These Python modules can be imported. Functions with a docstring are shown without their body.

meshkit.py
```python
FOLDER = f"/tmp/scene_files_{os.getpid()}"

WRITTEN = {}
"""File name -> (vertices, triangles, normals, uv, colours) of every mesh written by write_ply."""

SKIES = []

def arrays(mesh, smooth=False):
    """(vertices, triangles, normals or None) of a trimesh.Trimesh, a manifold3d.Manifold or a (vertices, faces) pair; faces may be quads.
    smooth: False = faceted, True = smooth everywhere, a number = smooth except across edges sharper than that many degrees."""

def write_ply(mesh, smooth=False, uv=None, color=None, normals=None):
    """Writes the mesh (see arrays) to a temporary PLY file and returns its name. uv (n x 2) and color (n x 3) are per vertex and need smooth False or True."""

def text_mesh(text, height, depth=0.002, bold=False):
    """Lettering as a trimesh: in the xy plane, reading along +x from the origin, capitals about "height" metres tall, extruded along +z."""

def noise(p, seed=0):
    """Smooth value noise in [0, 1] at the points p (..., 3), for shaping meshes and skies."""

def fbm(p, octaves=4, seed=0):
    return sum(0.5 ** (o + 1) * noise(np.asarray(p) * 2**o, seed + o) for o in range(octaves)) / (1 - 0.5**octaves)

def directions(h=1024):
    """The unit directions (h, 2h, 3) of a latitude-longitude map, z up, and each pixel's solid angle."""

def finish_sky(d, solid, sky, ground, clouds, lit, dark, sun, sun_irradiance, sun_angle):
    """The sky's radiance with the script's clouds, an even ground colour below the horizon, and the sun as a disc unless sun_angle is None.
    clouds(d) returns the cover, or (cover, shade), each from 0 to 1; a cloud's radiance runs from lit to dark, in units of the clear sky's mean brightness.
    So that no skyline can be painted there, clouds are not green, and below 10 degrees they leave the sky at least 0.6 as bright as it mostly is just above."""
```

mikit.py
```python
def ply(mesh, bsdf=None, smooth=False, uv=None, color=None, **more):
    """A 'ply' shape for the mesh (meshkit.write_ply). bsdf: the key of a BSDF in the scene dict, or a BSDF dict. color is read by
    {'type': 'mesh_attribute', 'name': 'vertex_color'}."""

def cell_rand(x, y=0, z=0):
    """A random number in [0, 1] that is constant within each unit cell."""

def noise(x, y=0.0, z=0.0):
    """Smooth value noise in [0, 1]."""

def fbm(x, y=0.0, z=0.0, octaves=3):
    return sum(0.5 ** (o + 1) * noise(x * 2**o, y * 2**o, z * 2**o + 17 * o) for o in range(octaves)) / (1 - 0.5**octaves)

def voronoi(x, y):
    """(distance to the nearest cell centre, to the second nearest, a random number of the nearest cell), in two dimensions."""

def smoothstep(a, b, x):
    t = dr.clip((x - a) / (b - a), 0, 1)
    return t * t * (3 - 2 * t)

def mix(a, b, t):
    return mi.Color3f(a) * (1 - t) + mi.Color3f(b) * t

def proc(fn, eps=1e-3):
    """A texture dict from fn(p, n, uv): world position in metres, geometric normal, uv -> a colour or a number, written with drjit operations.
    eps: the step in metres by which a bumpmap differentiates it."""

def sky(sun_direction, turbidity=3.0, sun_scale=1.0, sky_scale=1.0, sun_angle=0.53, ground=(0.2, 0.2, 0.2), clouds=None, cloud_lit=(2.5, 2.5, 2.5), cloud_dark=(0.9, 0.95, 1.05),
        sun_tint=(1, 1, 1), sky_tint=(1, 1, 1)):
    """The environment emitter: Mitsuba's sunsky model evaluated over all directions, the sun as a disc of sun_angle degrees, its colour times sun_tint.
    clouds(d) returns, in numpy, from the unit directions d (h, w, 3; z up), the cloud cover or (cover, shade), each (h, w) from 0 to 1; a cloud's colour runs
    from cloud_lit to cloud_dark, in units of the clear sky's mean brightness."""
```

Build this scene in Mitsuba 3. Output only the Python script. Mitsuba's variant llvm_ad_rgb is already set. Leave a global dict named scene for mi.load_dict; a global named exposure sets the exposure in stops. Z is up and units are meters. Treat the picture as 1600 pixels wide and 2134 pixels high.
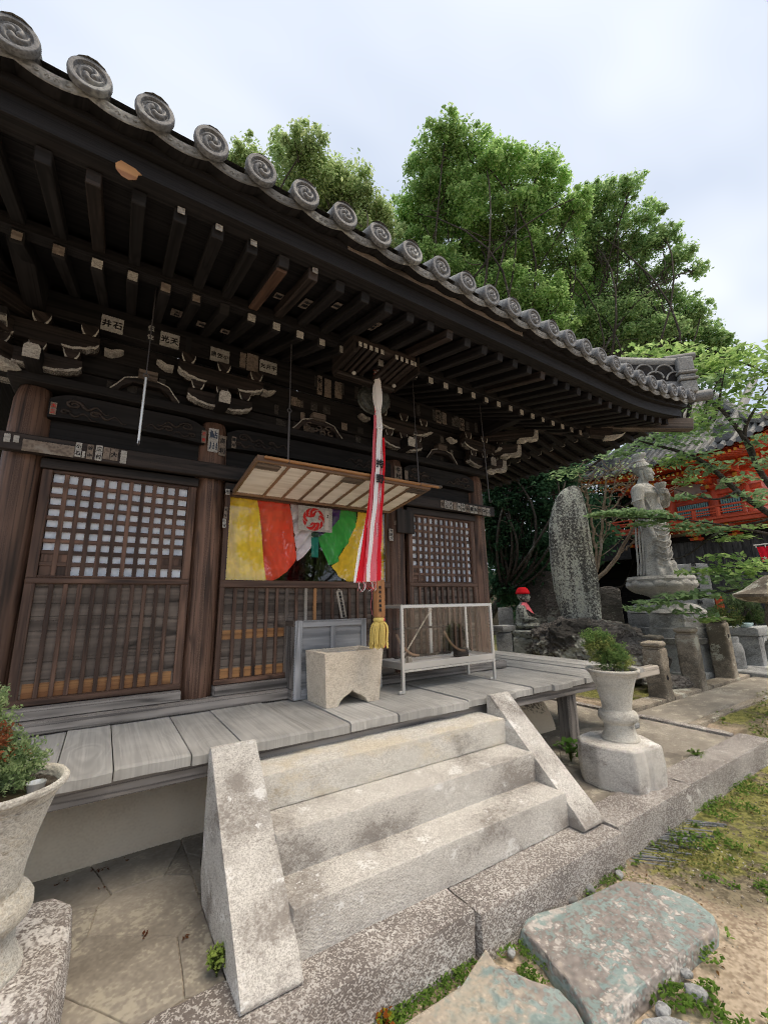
"""A wooden temple hall with stone steps, bell rope, stone figures and a red gate, under an overcast sky.  x along the hall front, y into the hall, z up, metres."""
import math, random
import numpy as np, trimesh, shapely, drjit as dr, mitsuba as mi, mikit, meshkit
import manifold3d as m3
from shapely.geometry import Polygon, Point
from scipy.spatial import Delaunay
from mikit import noise, fbm, voronoi, cell_rand, smoothstep, mix, proc

T = mi.ScalarTransform4f
rng = np.random.default_rng(11)
scene, labels = {}, {}

# ------------------------------------------------------------------ camera, sky, exposure
scene['camera'] = {'type': 'perspective', 'fov': 85.27, 'fov_axis': 'x', 'near_clip': 0.05, 'far_clip': 900.0,
                   'to_world': T().look_at(origin=[0, 0, 1.70], target=(0.538,0.816,1.912), up=(-0.102,-0.186,0.977))}


def cloud_cover(d):
    q = d / np.maximum(d[..., 2:3], 0.08) * np.array([0.55, 1.5, 1.0])
    n = meshkit.fbm(np.concatenate([q[..., :2] * 1.3, d[..., 2:3] * 2], -1), 4, 3)
    return np.ones(d.shape[:2]), np.clip(0.45 + 3.6 * (n - 0.5), 0, 1)


scene['sky'] = mikit.sky([0.20, -0.42, 1.0], turbidity=3, sun_scale=0.30, sun_angle=38, clouds=cloud_cover,
                         cloud_lit=(1.36, 1.44, 1.57), cloud_dark=(0.92, 1.05, 1.29), ground=(0.2, 0.19, 0.17))
exposure = 2.85

# ------------------------------------------------------------------ materials
def rgb(*c): return {'type': 'rgb', 'value': list(c)}


def mat(name, fn=None, rough=0.7, spec=0.3, color=None, two=True, bump=None, bump_scale=0.01, eps=2e-3, **kw):
    base = proc(fn) if fn else (rgb(*color) if color else {'type': 'mesh_attribute', 'name': 'vertex_color'})
    b = {'type': 'principled', 'base_color': base, 'roughness': rough, 'specular': spec, **kw}
    if bump:
        b = {'type': 'bumpmap', 'arbitrary': proc(bump, eps=eps), 'scale': bump_scale, 'bsdf': b}
    scene['mat_' + name] = {'type': 'twosided', 'bsdf': b} if two else b
    return name


def wood(c0, c1, grain=42.0, crack=0.55, tone=0.5):
    def fn(p, n, uv):
        t = cell_rand(dr.floor(uv.y / 10 + 0.5), 3)
        w = noise(uv.x * 1.4, uv.y * 7)
        g = noise(uv.x * 1.7 + 3 * w, uv.y * grain)
        h = noise(uv.x * 6, uv.y * grain * 2.6)
        k = 0.5 * g + 0.25 * h + 0.35 * (fbm(p.x * 3.1, p.y * 3.1, p.z * 3.1) - 0.1)
        line = 1 - crack * (1 - smoothstep(0.0, 0.10, dr.abs(noise(uv.x * 0.9 + w, uv.y * grain * 0.8) - 0.5)))
        return mix(c0, c1, smoothstep(0.2, 0.85, k)) * ((1 - tone / 2 + tone * t) * line)
    return fn


def wood_rings(c0, c1):          # weathered planks with cathedral figure
    def fn(p, n, uv):
        i = dr.floor(uv.y / 10 + 0.5)
        t = cell_rand(i, 3)
        v = uv.y - i * 10
        bend = noise(uv.x * 1.6, i * 3.7) * 0.34 + 0.10 * noise(uv.x * 5.1, v * 6)
        r = dr.sqrt(dr.square(v * 1.5) + dr.square(bend)) * 85
        ring = smoothstep(0.1, 1.0, noise(r * 0.8, i * 1.7))
        h = 0.5 * noise(uv.x * 4, uv.y * 150) + 0.5 * noise(uv.x * 1.5, uv.y * 60)
        st = fbm(p.x * 4, p.y * 4, p.z * 4)
        k = 0.15 * ring + 0.36 * h + 0.6 * st - 0.04
        return mix(c0, c1, smoothstep(0.1, 0.9, k)) * (0.84 + 0.3 * t)
    return fn


def granite(lo, hi, dark, lich, stain=0.55, lichen=0.60, sc=1.0, yellow=0.0, fleck=0.0, pepper=0.55):
    def fn(p, n, uv):
        q = p * sc
        s = noise(q.x * 130, q.y * 130, q.z * 130)
        s2 = noise(q.x * 74, q.y * 74, q.z * 74 + 9)
        s3 = noise(q.x * 27, q.y * 27, q.z * 27 + 4)
        f = fbm(q.x * 2.6, q.y * 2.6, q.z * 2.6, octaves=4)
        f2 = fbm(q.x * 5.1 + 5, q.y * 5.1, q.z * 5.1 + 2, octaves=4)
        c = mix(lo, hi, smoothstep(0.30, 0.66, 0.50 * s + 0.35 * s2 + 0.15 * s3))
        c = mix(c, mi.Color3f(dark), pepper * smoothstep(0.60, 0.72, 0.5 * s + 0.5 * s2))
        k = f * 0.66 + s2 * 0.18 + s3 * 0.16
        c = mix(c, mi.Color3f(dark), smoothstep(stain - 0.06, stain + 0.16, k) * 0.85)
        if yellow:
            c = mix(c, mi.Color3f(0.55, 0.44, 0.24), yellow * smoothstep(0.50, 0.64, fbm(q.x * 3 + 31, q.y * 3, q.z * 6) * 0.7 + 0.3 * s2))
        if fleck:
            c = mix(c, mi.Color3f(lich), fleck * smoothstep(0.50, 0.62, 0.45 * s + 0.40 * s2 + 0.15 * s3))
        return mix(c, mi.Color3f(lich), smoothstep(lichen - 0.02, lichen + 0.08, f2 * 0.70 + s2 * 0.18 + s3 * 0.12) * (0.5 + 0.5 * s))
    return fn


def pits(f1, f2):
    return lambda p, n, uv: 0.6 * noise(p.x * f1, p.y * f1, p.z * f1) + 0.4 * noise(p.x * f2, p.y * f2, p.z * f2)


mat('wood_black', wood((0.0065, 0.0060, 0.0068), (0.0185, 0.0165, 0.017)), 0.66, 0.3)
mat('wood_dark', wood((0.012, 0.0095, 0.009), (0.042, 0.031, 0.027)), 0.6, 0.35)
mat('wood_brown', wood((0.040, 0.021, 0.015), (0.170, 0.097, 0.067), 36), 0.55, 0.4)
mat('wood_panel', wood((0.075, 0.060, 0.052), (0.20, 0.165, 0.14), 30, 0.6), 0.65, 0.3)
mat('wood_orange', wood((0.28, 0.12, 0.045), (0.52, 0.27, 0.11), 40, 0.3), 0.5, 0.4)
mat('wood_sill', wood((0.10, 0.092, 0.088), (0.32, 0.295, 0.275), 30, 0.5), 0.65, 0.3)
mat('wood_deck', wood_rings((0.25, 0.248, 0.238), (0.45, 0.445, 0.425)), 0.72, 0.25)
mat('wood_frame', wood((0.13, 0.075, 0.045), (0.30, 0.19, 0.12), 40, 0.4), 0.5, 0.4)
mat('wood_silver', wood((0.20, 0.21, 0.225), (0.43, 0.44, 0.46), 30, 0.35), 0.7, 0.25)
mat('wood_tablet', wood((0.30, 0.27, 0.23), (0.55, 0.51, 0.45), 40, 0.35), 0.7, 0.25)
mat('white_paint', granite((0.30, 0.29, 0.265), (0.56, 0.545, 0.51), (0.12, 0.105, 0.095), (0.62, 0.60, 0.57), 0.54, 0.66, 0.9), 0.8, 0.2)
mat('granite_step', granite((0.43, 0.41, 0.365), (0.68, 0.665, 0.62), (0.24, 0.22, 0.195), (0.70, 0.70, 0.68), 0.62, 0.68, 1.7, 0.30, 0, 0.6), 0.85, 0.2, bump=pits(150, 80), bump_scale=0.005)
mat('granite_worn', granite((0.38, 0.365, 0.335), (0.635, 0.62, 0.585), (0.20, 0.18, 0.163), (0.72, 0.725, 0.71), 0.53, 0.62, 1.7, 0.0, 0, 0.6), 0.85, 0.2, bump=pits(150, 80), bump_scale=0.005)
mat('granite_kerb', granite((0.17, 0.150, 0.138), (0.37, 0.345, 0.32), (0.135, 0.117, 0.108), (0.60, 0.585, 0.56), 0.47, 0.64, 1.5, 0, 0.55), 0.85, 0.2, bump=pits(150, 80), bump_scale=0.005)
mat('granite_pot', granite((0.36, 0.35, 0.315), (0.58, 0.57, 0.525), (0.20, 0.187, 0.165), (0.60, 0.595, 0.56), 0.56, 0.66, 1.8, 0.12, 0, 0.6), 0.85, 0.2, bump=pits(150, 80), bump_scale=0.005)
mat('granite_box', granite((0.50, 0.435, 0.34), (0.74, 0.67, 0.565), (0.33, 0.27, 0.20), (0.70, 0.64, 0.55), 0.64, 0.74, 1.1), 0.85, 0.2, bump=pits(120, 55), bump_scale=0.006)
mat('granite_grey', granite((0.22, 0.228, 0.232), (0.40, 0.41, 0.41), (0.10, 0.10, 0.097), (0.46, 0.47, 0.45), 0.52, 0.64, 0.8), 0.85, 0.2)
mat('granite_post', granite((0.20, 0.172, 0.138), (0.40, 0.355, 0.29), (0.095, 0.083, 0.066), (0.46, 0.465, 0.40), 0.49, 0.59, 0.8), 0.88, 0.2)
mat('statue_stone', granite((0.31, 0.305, 0.29), (0.50, 0.495, 0.475), (0.13, 0.13, 0.125), (0.54, 0.54, 0.51), 0.55, 0.68, 0.6), 0.8, 0.2)
mat('boulder', granite((0.065, 0.058, 0.052), (0.19, 0.175, 0.16), (0.03, 0.03, 0.028), (0.40, 0.41, 0.36), 0.46, 0.555, 0.33), 0.9, 0.15, bump=pits(28, 9), bump_scale=0.05, eps=8e-3)
mat('roof_tile', granite((0.088, 0.093, 0.100), (0.165, 0.174, 0.186), (0.055, 0.058, 0.063), (0.25, 0.265, 0.265), 0.58, 0.64, 0.9), 0.55, 0.4)
mat('roof_tile_pale', granite((0.14, 0.145, 0.145), (0.27, 0.275, 0.272), (0.08, 0.082, 0.083), (0.37, 0.385, 0.37), 0.55, 0.60, 0.8), 0.6, 0.35)


def stele_fn(p, n, uv):
    s = noise(p.x * 95, p.y * 95, p.z * 70)
    s2 = noise(p.x * 44, p.y * 44, p.z * 26)
    a = fbm(p.x * 15 + 0.6 * p.z, p.y * 15, p.z * 1.0, octaves=4)
    b = fbm(p.x * 3, p.y * 3, p.z * 1.3, octaves=3)
    k = a * 0.40 + s2 * 0.24 + s * 0.24 + b * 0.14
    c = mix((0.07, 0.07, 0.064), (0.35, 0.36, 0.325), smoothstep(0.42, 0.60, k))
    return mix(c, mi.Color3f(0.46, 0.49, 0.40), smoothstep(0.53, 0.63, a * 0.42 + s * 0.33 + s2 * 0.25) * 0.7)


def slate_fn(p, n, uv):
    f = fbm(p.x * 3.2, p.y * 3.2, p.z * 4, octaves=4)
    g = fbm(p.x * 7 + 5 * f, p.y * 18, p.z * 9, octaves=4)
    s = noise(p.x * 95, p.y * 95, p.z * 95)
    s2 = noise(p.x * 34, p.y * 34, p.z * 34)
    c = mix((0.205, 0.265, 0.255), (0.35, 0.425, 0.405), smoothstep(0.25, 0.75, g * 0.5 + s * 0.25 + s2 * 0.25))
    e = fbm(p.x * 2.6 + 7, p.y * 2.6, p.z * 7 + 3, octaves=4)
    c = mix(c, mi.Color3f(0.235, 0.20, 0.185) * (0.55 + 0.9 * s2), smoothstep(0.46, 0.56, e * 0.60 + 0.20 * s + 0.20 * s2) * 0.9)
    c = mix(c, mi.Color3f(0.56, 0.535, 0.50) * (0.6 + 0.5 * s), smoothstep(0.53, 0.61, g * 0.25 + 0.40 * fbm(p.x * 5, p.y * 5 + 9, p.z * 6) + 0.2 * s2 + 0.15 * s) * 0.8)
    c = mix(c, mi.Color3f(0.42, 0.37, 0.295) * (0.8 + 0.4 * s), smoothstep(0.50, 0.68, fbm(p.x * 2.1 + 2.3, p.y * 2.1 + 1.1, 0.3, octaves=4) * 0.75 + 0.25 * s2) * 0.8)
    return c


def ground_fn(p, n, uv):
    s = noise(p.x * 85, p.y * 85, 1)
    s2 = noise(p.x * 30, p.y * 30, 5)
    f = fbm(p.x * 2.1, p.y * 2.1, 2.0, octaves=4)
    dirt = mix((0.25, 0.195, 0.14), (0.47, 0.39, 0.295), smoothstep(0.25, 0.75, 0.4 * s + 0.3 * s2 + 0.3 * f))
    moss = mix((0.085, 0.092, 0.030), (0.22, 0.21, 0.075), smoothstep(0.2, 0.8, 0.6 * s2 + 0.4 * s))
    damp = mix((0.10, 0.085, 0.06), (0.22, 0.19, 0.13), smoothstep(0.2, 0.8, 0.5 * s2 + 0.5 * s))
    near = smoothstep(0.95, 0.1, dr.abs(p.y - 1.62)) * smoothstep(2.6, 3.4, p.x) * smoothstep(30, 8, p.x)     # moss and damp earth along the kerb
    near = dr.maximum(near, smoothstep(6.2, 6.8, p.x) * smoothstep(1.8, 2.4, p.y))
    c = mix(dirt, damp, smoothstep(0.36, 0.56, near * 0.55 + f * 0.30 + s2 * 0.10))
    return mix(c, moss, smoothstep(0.60, 0.70, near * 0.42 + fbm(p.x * 3.7, p.y * 3.7, 7, octaves=4) * 0.46 + s2 * 0.14))


def paving_fn(p, n, uv):
    s = noise(p.x * 90, p.y * 90, p.z * 90)
    s2 = noise(p.x * 36, p.y * 36, p.z * 36)
    f = fbm(p.x * 2.3, p.y * 2.3, p.z, octaves=4)
    g = fbm(p.x * 6.1, p.y * 9.1, 4, octaves=4)
    t = cell_rand(dr.floor(uv.y / 10 + 0.5), 3)
    c = mix((0.165, 0.148, 0.125), (0.335, 0.308, 0.265), smoothstep(0.2, 0.8, 0.45 * f + 0.3 * g + 0.15 * s + 0.1 * s2)) * (0.85 + 0.3 * t)
    return mix(c, mi.Color3f(0.42, 0.39, 0.31), smoothstep(0.54, 0.70, g * 0.55 + s * 0.25 + 0.20 * s2) * 0.6)


def plaster_fn(p, n, uv):
    s = noise(p.x * 110, p.y * 110, p.z * 110)
    s2 = noise(p.x * 46, p.y * 46, p.z * 46)
    f = fbm(p.x * 2.4, p.y * 2.4, p.z * 2.4, octaves=4)
    c = mix((0.64, 0.535, 0.40), (0.82, 0.72, 0.57), smoothstep(0.25, 0.75, f * 0.8 + s * 0.2))
    m = smoothstep(0.56, 0.72, fbm(p.x * 1.3 + 0.62, p.y, p.z * 1.3, octaves=3))
    return mix(c, mi.Color3f(0.06, 0.052, 0.045), smoothstep(0.58, 0.76, 0.5 * s2 + 0.3 * s + 0.34 * m) * (0.10 + 0.85 * m))


mat('stele_stone', stele_fn, 0.9, 0.15, bump=pits(40, 12), bump_scale=0.03, eps=6e-3)
mat('slate', slate_fn, 0.62, 0.35, bump=pits(70, 30), bump_scale=0.011, eps=4e-3)
mat('dirt', ground_fn, 0.95, 0.1, bump=pits(110, 48), bump_scale=0.009, eps=4e-3)
mat('paving', paving_fn, 0.9, 0.15)
mat('plaster', plaster_fn, 0.9, 0.15)
mat('white_wall', color=(0.55, 0.53, 0.50), rough=0.9)
mat('board_grey', wood((0.030, 0.032, 0.036), (0.085, 0.088, 0.095), 16, 0.4), 0.75, 0.25)
mat('red_lacquer', wood((0.40, 0.050, 0.016), (0.62, 0.095, 0.032), 12, 0.2, 0.3), 0.5, 0.4)
mat('teal_paint', color=(0.17, 0.36, 0.36), rough=0.5)
mat('ochre_paint', color=(0.60, 0.28, 0.035), rough=0.6)
mat('dirt_bank', granite((0.035, 0.03, 0.022), (0.09, 0.08, 0.055), (0.015, 0.014, 0.01), (0.06, 0.075, 0.03), 0.55, 0.60, 0.2), 0.95, 0.1)
mat('bark', granite((0.030, 0.026, 0.022), (0.085, 0.075, 0.064), (0.018, 0.016, 0.014), (0.17, 0.18, 0.16), 0.55, 0.62, 0.4), 0.9, 0.15)
mat('bark_pale', granite((0.16, 0.12, 0.085), (0.34, 0.27, 0.20), (0.07, 0.05, 0.04), (0.38, 0.36, 0.32), 0.60, 0.64, 0.4), 0.85, 0.15)
mat('cloth', None, 0.85, 0.15, sheen=0.3)
mat('colour', None, 0.8, 0.2)
mat('aluminium', color=(0.70, 0.70, 0.68), rough=0.38, metallic=0.75)
mat('iron', color=(0.085, 0.08, 0.082), rough=0.5, metallic=0.4)
mat('bronze', granite((0.055, 0.060, 0.055), (0.13, 0.135, 0.12), (0.03, 0.03, 0.028), (0.16, 0.175, 0.15), 0.6, 0.66, 0.4), 0.42, 0.5, metallic=0.6)
mat('paper_white', granite((0.33, 0.325, 0.31), (0.48, 0.475, 0.455), (0.20, 0.19, 0.17), (0.54, 0.53, 0.51), 0.58, 0.68, 0.7), 0.9, 0.1)
mat('paper_dark', granite((0.035, 0.033, 0.032), (0.085, 0.08, 0.076), (0.02, 0.019, 0.019), (0.14, 0.135, 0.13), 0.52, 0.60, 0.6), 0.9, 0.1)
mat('paper_faded', granite((0.16, 0.13, 0.11), (0.27, 0.23, 0.195), (0.09, 0.075, 0.065), (0.33, 0.30, 0.27), 0.6, 0.68, 0.5), 0.9, 0.1)
mat('ink', color=(0.016, 0.016, 0.018), rough=0.8)
mat('ink_blue', color=(0.05, 0.07, 0.11), rough=0.8)
mat('ink_red', color=(0.48, 0.022, 0.02), rough=0.8)
mat('frosted', lambda p, n, uv: mix((0.58, 0.66, 0.78), (0.80, 0.86, 0.94), smoothstep(0.25, 0.75, 0.45 * fbm(p.x * 14, p.z * 14, 1) + 0.3 * noise(p.x * 60, p.z * 60) + 0.35 * cell_rand(dr.floor(uv.y / 10 + 0.5), 3))), 0.22, 0.5)  # white-blue base includes the sky mirrored in the glass
mat('awning_cloth', lambda p, n, uv: mix((0.74, 0.71, 0.65), (0.88, 0.86, 0.81), smoothstep(0.3, 0.7, fbm(p.x * 5, p.y * 9, p.z * 5) * 0.6 + 0.4 * noise(p.x * 4, p.y * 40))), 0.9, 0.1)
mat('soil', color=(0.045, 0.032, 0.022), rough=0.9)
scene['mat_leaf'] = {'type': 'principledthin', 'base_color': {'type': 'mesh_attribute', 'name': 'vertex_color'}, 'roughness': 0.5, 'diff_trans': 1.25, 'eta': 1.4, 'spec_trans': 0.0}
scene['mat_window_glass'] = {'type': 'thindielectric', 'int_ior': 1.52}
scene['mat_water'] = {'type': 'twosided', 'bsdf': {'type': 'principled', 'base_color': rgb(0.03, 0.022, 0.016), 'roughness': 0.12, 'specular': 0.5}}


# ------------------------------------------------------------------ helpers
def key_for(base):
    if base not in scene and base not in labels:
        return base
    k = 1
    while f'{base}_{k:03d}' in scene or f'{base}_{k:03d}' in labels:
        k += 1
    return f'{base}_{k:03d}'


_count = {}
def nk(base):                                  # the next free numbered key, quick for long runs
    k = _count.get(base, -1) + 1
    _count[base] = k
    return base if k == 0 else f'{base}_{k:03d}'


def thing(name, label, cat, group=None, kind=None):
    k = nk(name)
    labels[k] = {'label': label, 'category': cat}
    if group: labels[k]['group'] = group
    return k


def put(key, mesh, bsdf, smooth=False, color=None, tw=None):
    """mesh: (v, f), (v, f, uv) or a trimesh / manifold; color: one colour, or one per vertex"""
    uv = None
    if isinstance(mesh, tuple) and len(mesh) > 2: mesh, uv = mesh[:2], mesh[2]
    if not isinstance(mesh, tuple):
        v, f, _ = meshkit.arrays(mesh, False)
        mesh = (v, f)
    v, f = np.asarray(mesh[0], float), np.asarray(mesh[1], int)
    if bsdf in ('cloth', 'colour', 'leaf') and color is None: color = (0.5, 0.5, 0.5)
    if color is not None:
        color = np.broadcast_to(np.asarray(color, float), (len(v), 3))
    if uv is None and bsdf.startswith(('wood', 'board', 'red_', 'paving')):
        uv = uv_for(v, int(np.argmax(np.ptp(v, axis=0))))
    if (uv is not None or color is not None) and smooth is not False: smooth = True
    d = mikit.ply((v, f), 'mat_' + bsdf, smooth=smooth, uv=uv, color=color)
    if tw is not None: d['to_world'] = tw
    scene[key] = d
    return d


def again(key, d, tw):
    scene[key] = {**d, 'to_world': tw}


def part(parent, name, mesh, bsdf, smooth=False, color=None, tw=None, label=None):
    k = nk(f'{parent}__{name}')
    d = put(k, mesh, bsdf, smooth, color, tw)
    if label: labels[k] = {'label': label}
    return k


def uv_for(v, ax):
    i = int(rng.integers(97))
    o = [a for a in (0, 1, 2) if a != ax]
    c = v.mean(0)
    return np.stack([v[:, ax] + i * 7.3, (v[:, o[0]] - c[o[0]]) * 0.8 + (v[:, o[1]] - c[o[1]]) + i * 10], 1)


def _topology():
    vid, faces = {}, []
    for a in range(3):
        for s in (-1, 1):
            for p in (-1, 1):
                for q in (-1, 1):
                    vid[(a, s, p, q)] = len(vid)
    def V(a, sg): return vid[(a, sg[a], *[sg[b] for b in range(3) if b != a])]
    for a in range(3):
        b, c = [x for x in range(3) if x != a]
        for s in (-1, 1):
            q = []
            for sb, sc in ((-1, -1), (1, -1), (1, 1), (-1, 1)):
                sg = [0, 0, 0]; sg[a], sg[b], sg[c] = s, sb, sc
                q.append(V(a, sg))
            faces += [[q[0], q[1], q[2]], [q[0], q[2], q[3]]]
    for c in range(3):
        a, b = [x for x in range(3) if x != c]
        for sa in (-1, 1):
            for sb in (-1, 1):
                lo, hi = [0, 0, 0], [0, 0, 0]
                lo[a] = hi[a] = sa; lo[b] = hi[b] = sb; lo[c], hi[c] = -1, 1
                q = [V(a, lo), V(a, hi), V(b, hi), V(b, lo)]
                faces += [[q[0], q[1], q[2]], [q[0], q[2], q[3]]]
    for sg in np.ndindex(2, 2, 2):
        g = [2 * x - 1 for x in sg]
        faces.append([V(0, g), V(1, g), V(2, g)])
    unit = np.zeros((24, 3)); inset = np.zeros((24, 3)); fax = np.zeros(24, int)
    for (a, s, p, q), i in vid.items():
        o = [x for x in range(3) if x != a]
        unit[i, a] = s; unit[i, o[0]] = p; unit[i, o[1]] = q
        inset[i, o[0]] = -p; inset[i, o[1]] = -q
        fax[i] = a
    faces = np.array(faces)
    v = unit + 0.1 * inset
    n = np.cross(v[faces[:, 1]] - v[faces[:, 0]], v[faces[:, 2]] - v[faces[:, 0]])
    flip = (n * v[faces].mean(1)).sum(1) < 0
    faces[flip] = faces[flip][:, ::-1]
    return unit, inset, fax, faces
_U, _I, _A, _F = _topology()


def bx(x0, x1, y0, y1, z0, z1, ax=None, c=0.004):
    """a box with chamfered edges and wood-grain uv along the axis ax"""
    lo, hi = np.array([x0, y0, z0], float), np.array([x1, y1, z1], float)
    size = hi - lo
    if ax is None: ax = int(np.argmax(size))
    c = min(c, 0.3 * size.min())
    v = (lo + hi) / 2 + _U * size / 2 + _I * c
    i = int(rng.integers(97))
    r = v - (lo + hi) / 2
    uv = np.zeros((24, 2))
    for k in range(24):
        a = _A[k]
        o = [b for b in range(3) if b != a]
        if a == ax: uv[k] = r[k, o[0]] * 0.3, r[k, o[1]]
        else:
            w = [b for b in o if b != ax][0]
            uv[k] = r[k, ax], r[k, w] + 0.9 * (a - 1)
    uv[:, 0] += i * 7.3; uv[:, 1] += i * 10
    return v, _F, uv


def join(*ms):
    ms = [m if isinstance(m, tuple) else meshkit.arrays(m, False)[:2] for m in ms]
    n, V, F, U = 0, [], [], []
    for m in ms:
        V.append(np.asarray(m[0])); F.append(np.asarray(m[1]) + n); n += len(m[0])
        U.append(m[2] if len(m) > 2 else np.zeros((len(m[0]), 2)))
    return np.vstack(V), np.vstack(F), np.vstack(U)


def move(m, M):
    v = np.asarray(m[0]) @ M[:3, :3].T + M[:3, 3]
    return (v, *m[1:])


def rot(axis, deg, at=(0, 0, 0)): return trimesh.transformations.rotation_matrix(math.radians(deg), axis, at)
def shift(x, y, z): return trimesh.transformations.translation_matrix((x, y, z))


def tube(pts, rad, sides=8, cap=True):
    p = np.asarray(pts, float); n = len(p)
    r = np.broadcast_to(np.asarray(rad, float), (n,))
    t = np.gradient(p, axis=0); t /= np.linalg.norm(t, axis=1, keepdims=True) + 1e-12
    ref = np.array([0, 0, 1.0]) if abs(t[0, 2]) < 0.9 else np.array([1.0, 0, 0])
    a = np.zeros_like(p); u = np.cross(t[0], ref); u /= np.linalg.norm(u)
    for i in range(n):
        u = u - t[i] * (u @ t[i]); u /= np.linalg.norm(u) + 1e-12; a[i] = u
    b = np.cross(t, a)
    ang = np.arange(sides) * 2 * np.pi / sides
    v = (p[:, None] + r[:, None, None] * (np.cos(ang)[None, :, None] * a[:, None] + np.sin(ang)[None, :, None] * b[:, None])).reshape(-1, 3)
    i, j = np.meshgrid(np.arange(n - 1), np.arange(sides), indexing='ij')
    q = np.stack([i * sides + j, i * sides + (j + 1) % sides, (i + 1) * sides + (j + 1) % sides, (i + 1) * sides + j], -1).reshape(-1, 4)
    f = np.vstack([q[:, [0, 1, 2]], q[:, [0, 2, 3]]])
    if cap:
        v = np.vstack([v, p[0], p[-1]]); k = np.arange(sides); e = (n - 1) * sides
        f = np.vstack([f, np.stack([(k + 1) % sides, k, k * 0 + n * sides], 1), np.stack([e + k, e + (k + 1) % sides, k * 0 + n * sides + 1], 1)])
    return v, f


def spline(pts, n):
    p = np.asarray(pts, float)
    if len(p) < 3:
        return np.linspace(p[0], p[-1], n)
    from scipy.interpolate import CubicSpline
    s = np.r_[0, np.cumsum(np.linalg.norm(np.diff(p, axis=0), axis=1))]
    return CubicSpline(s, p)(np.linspace(0, s[-1], n))


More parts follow.
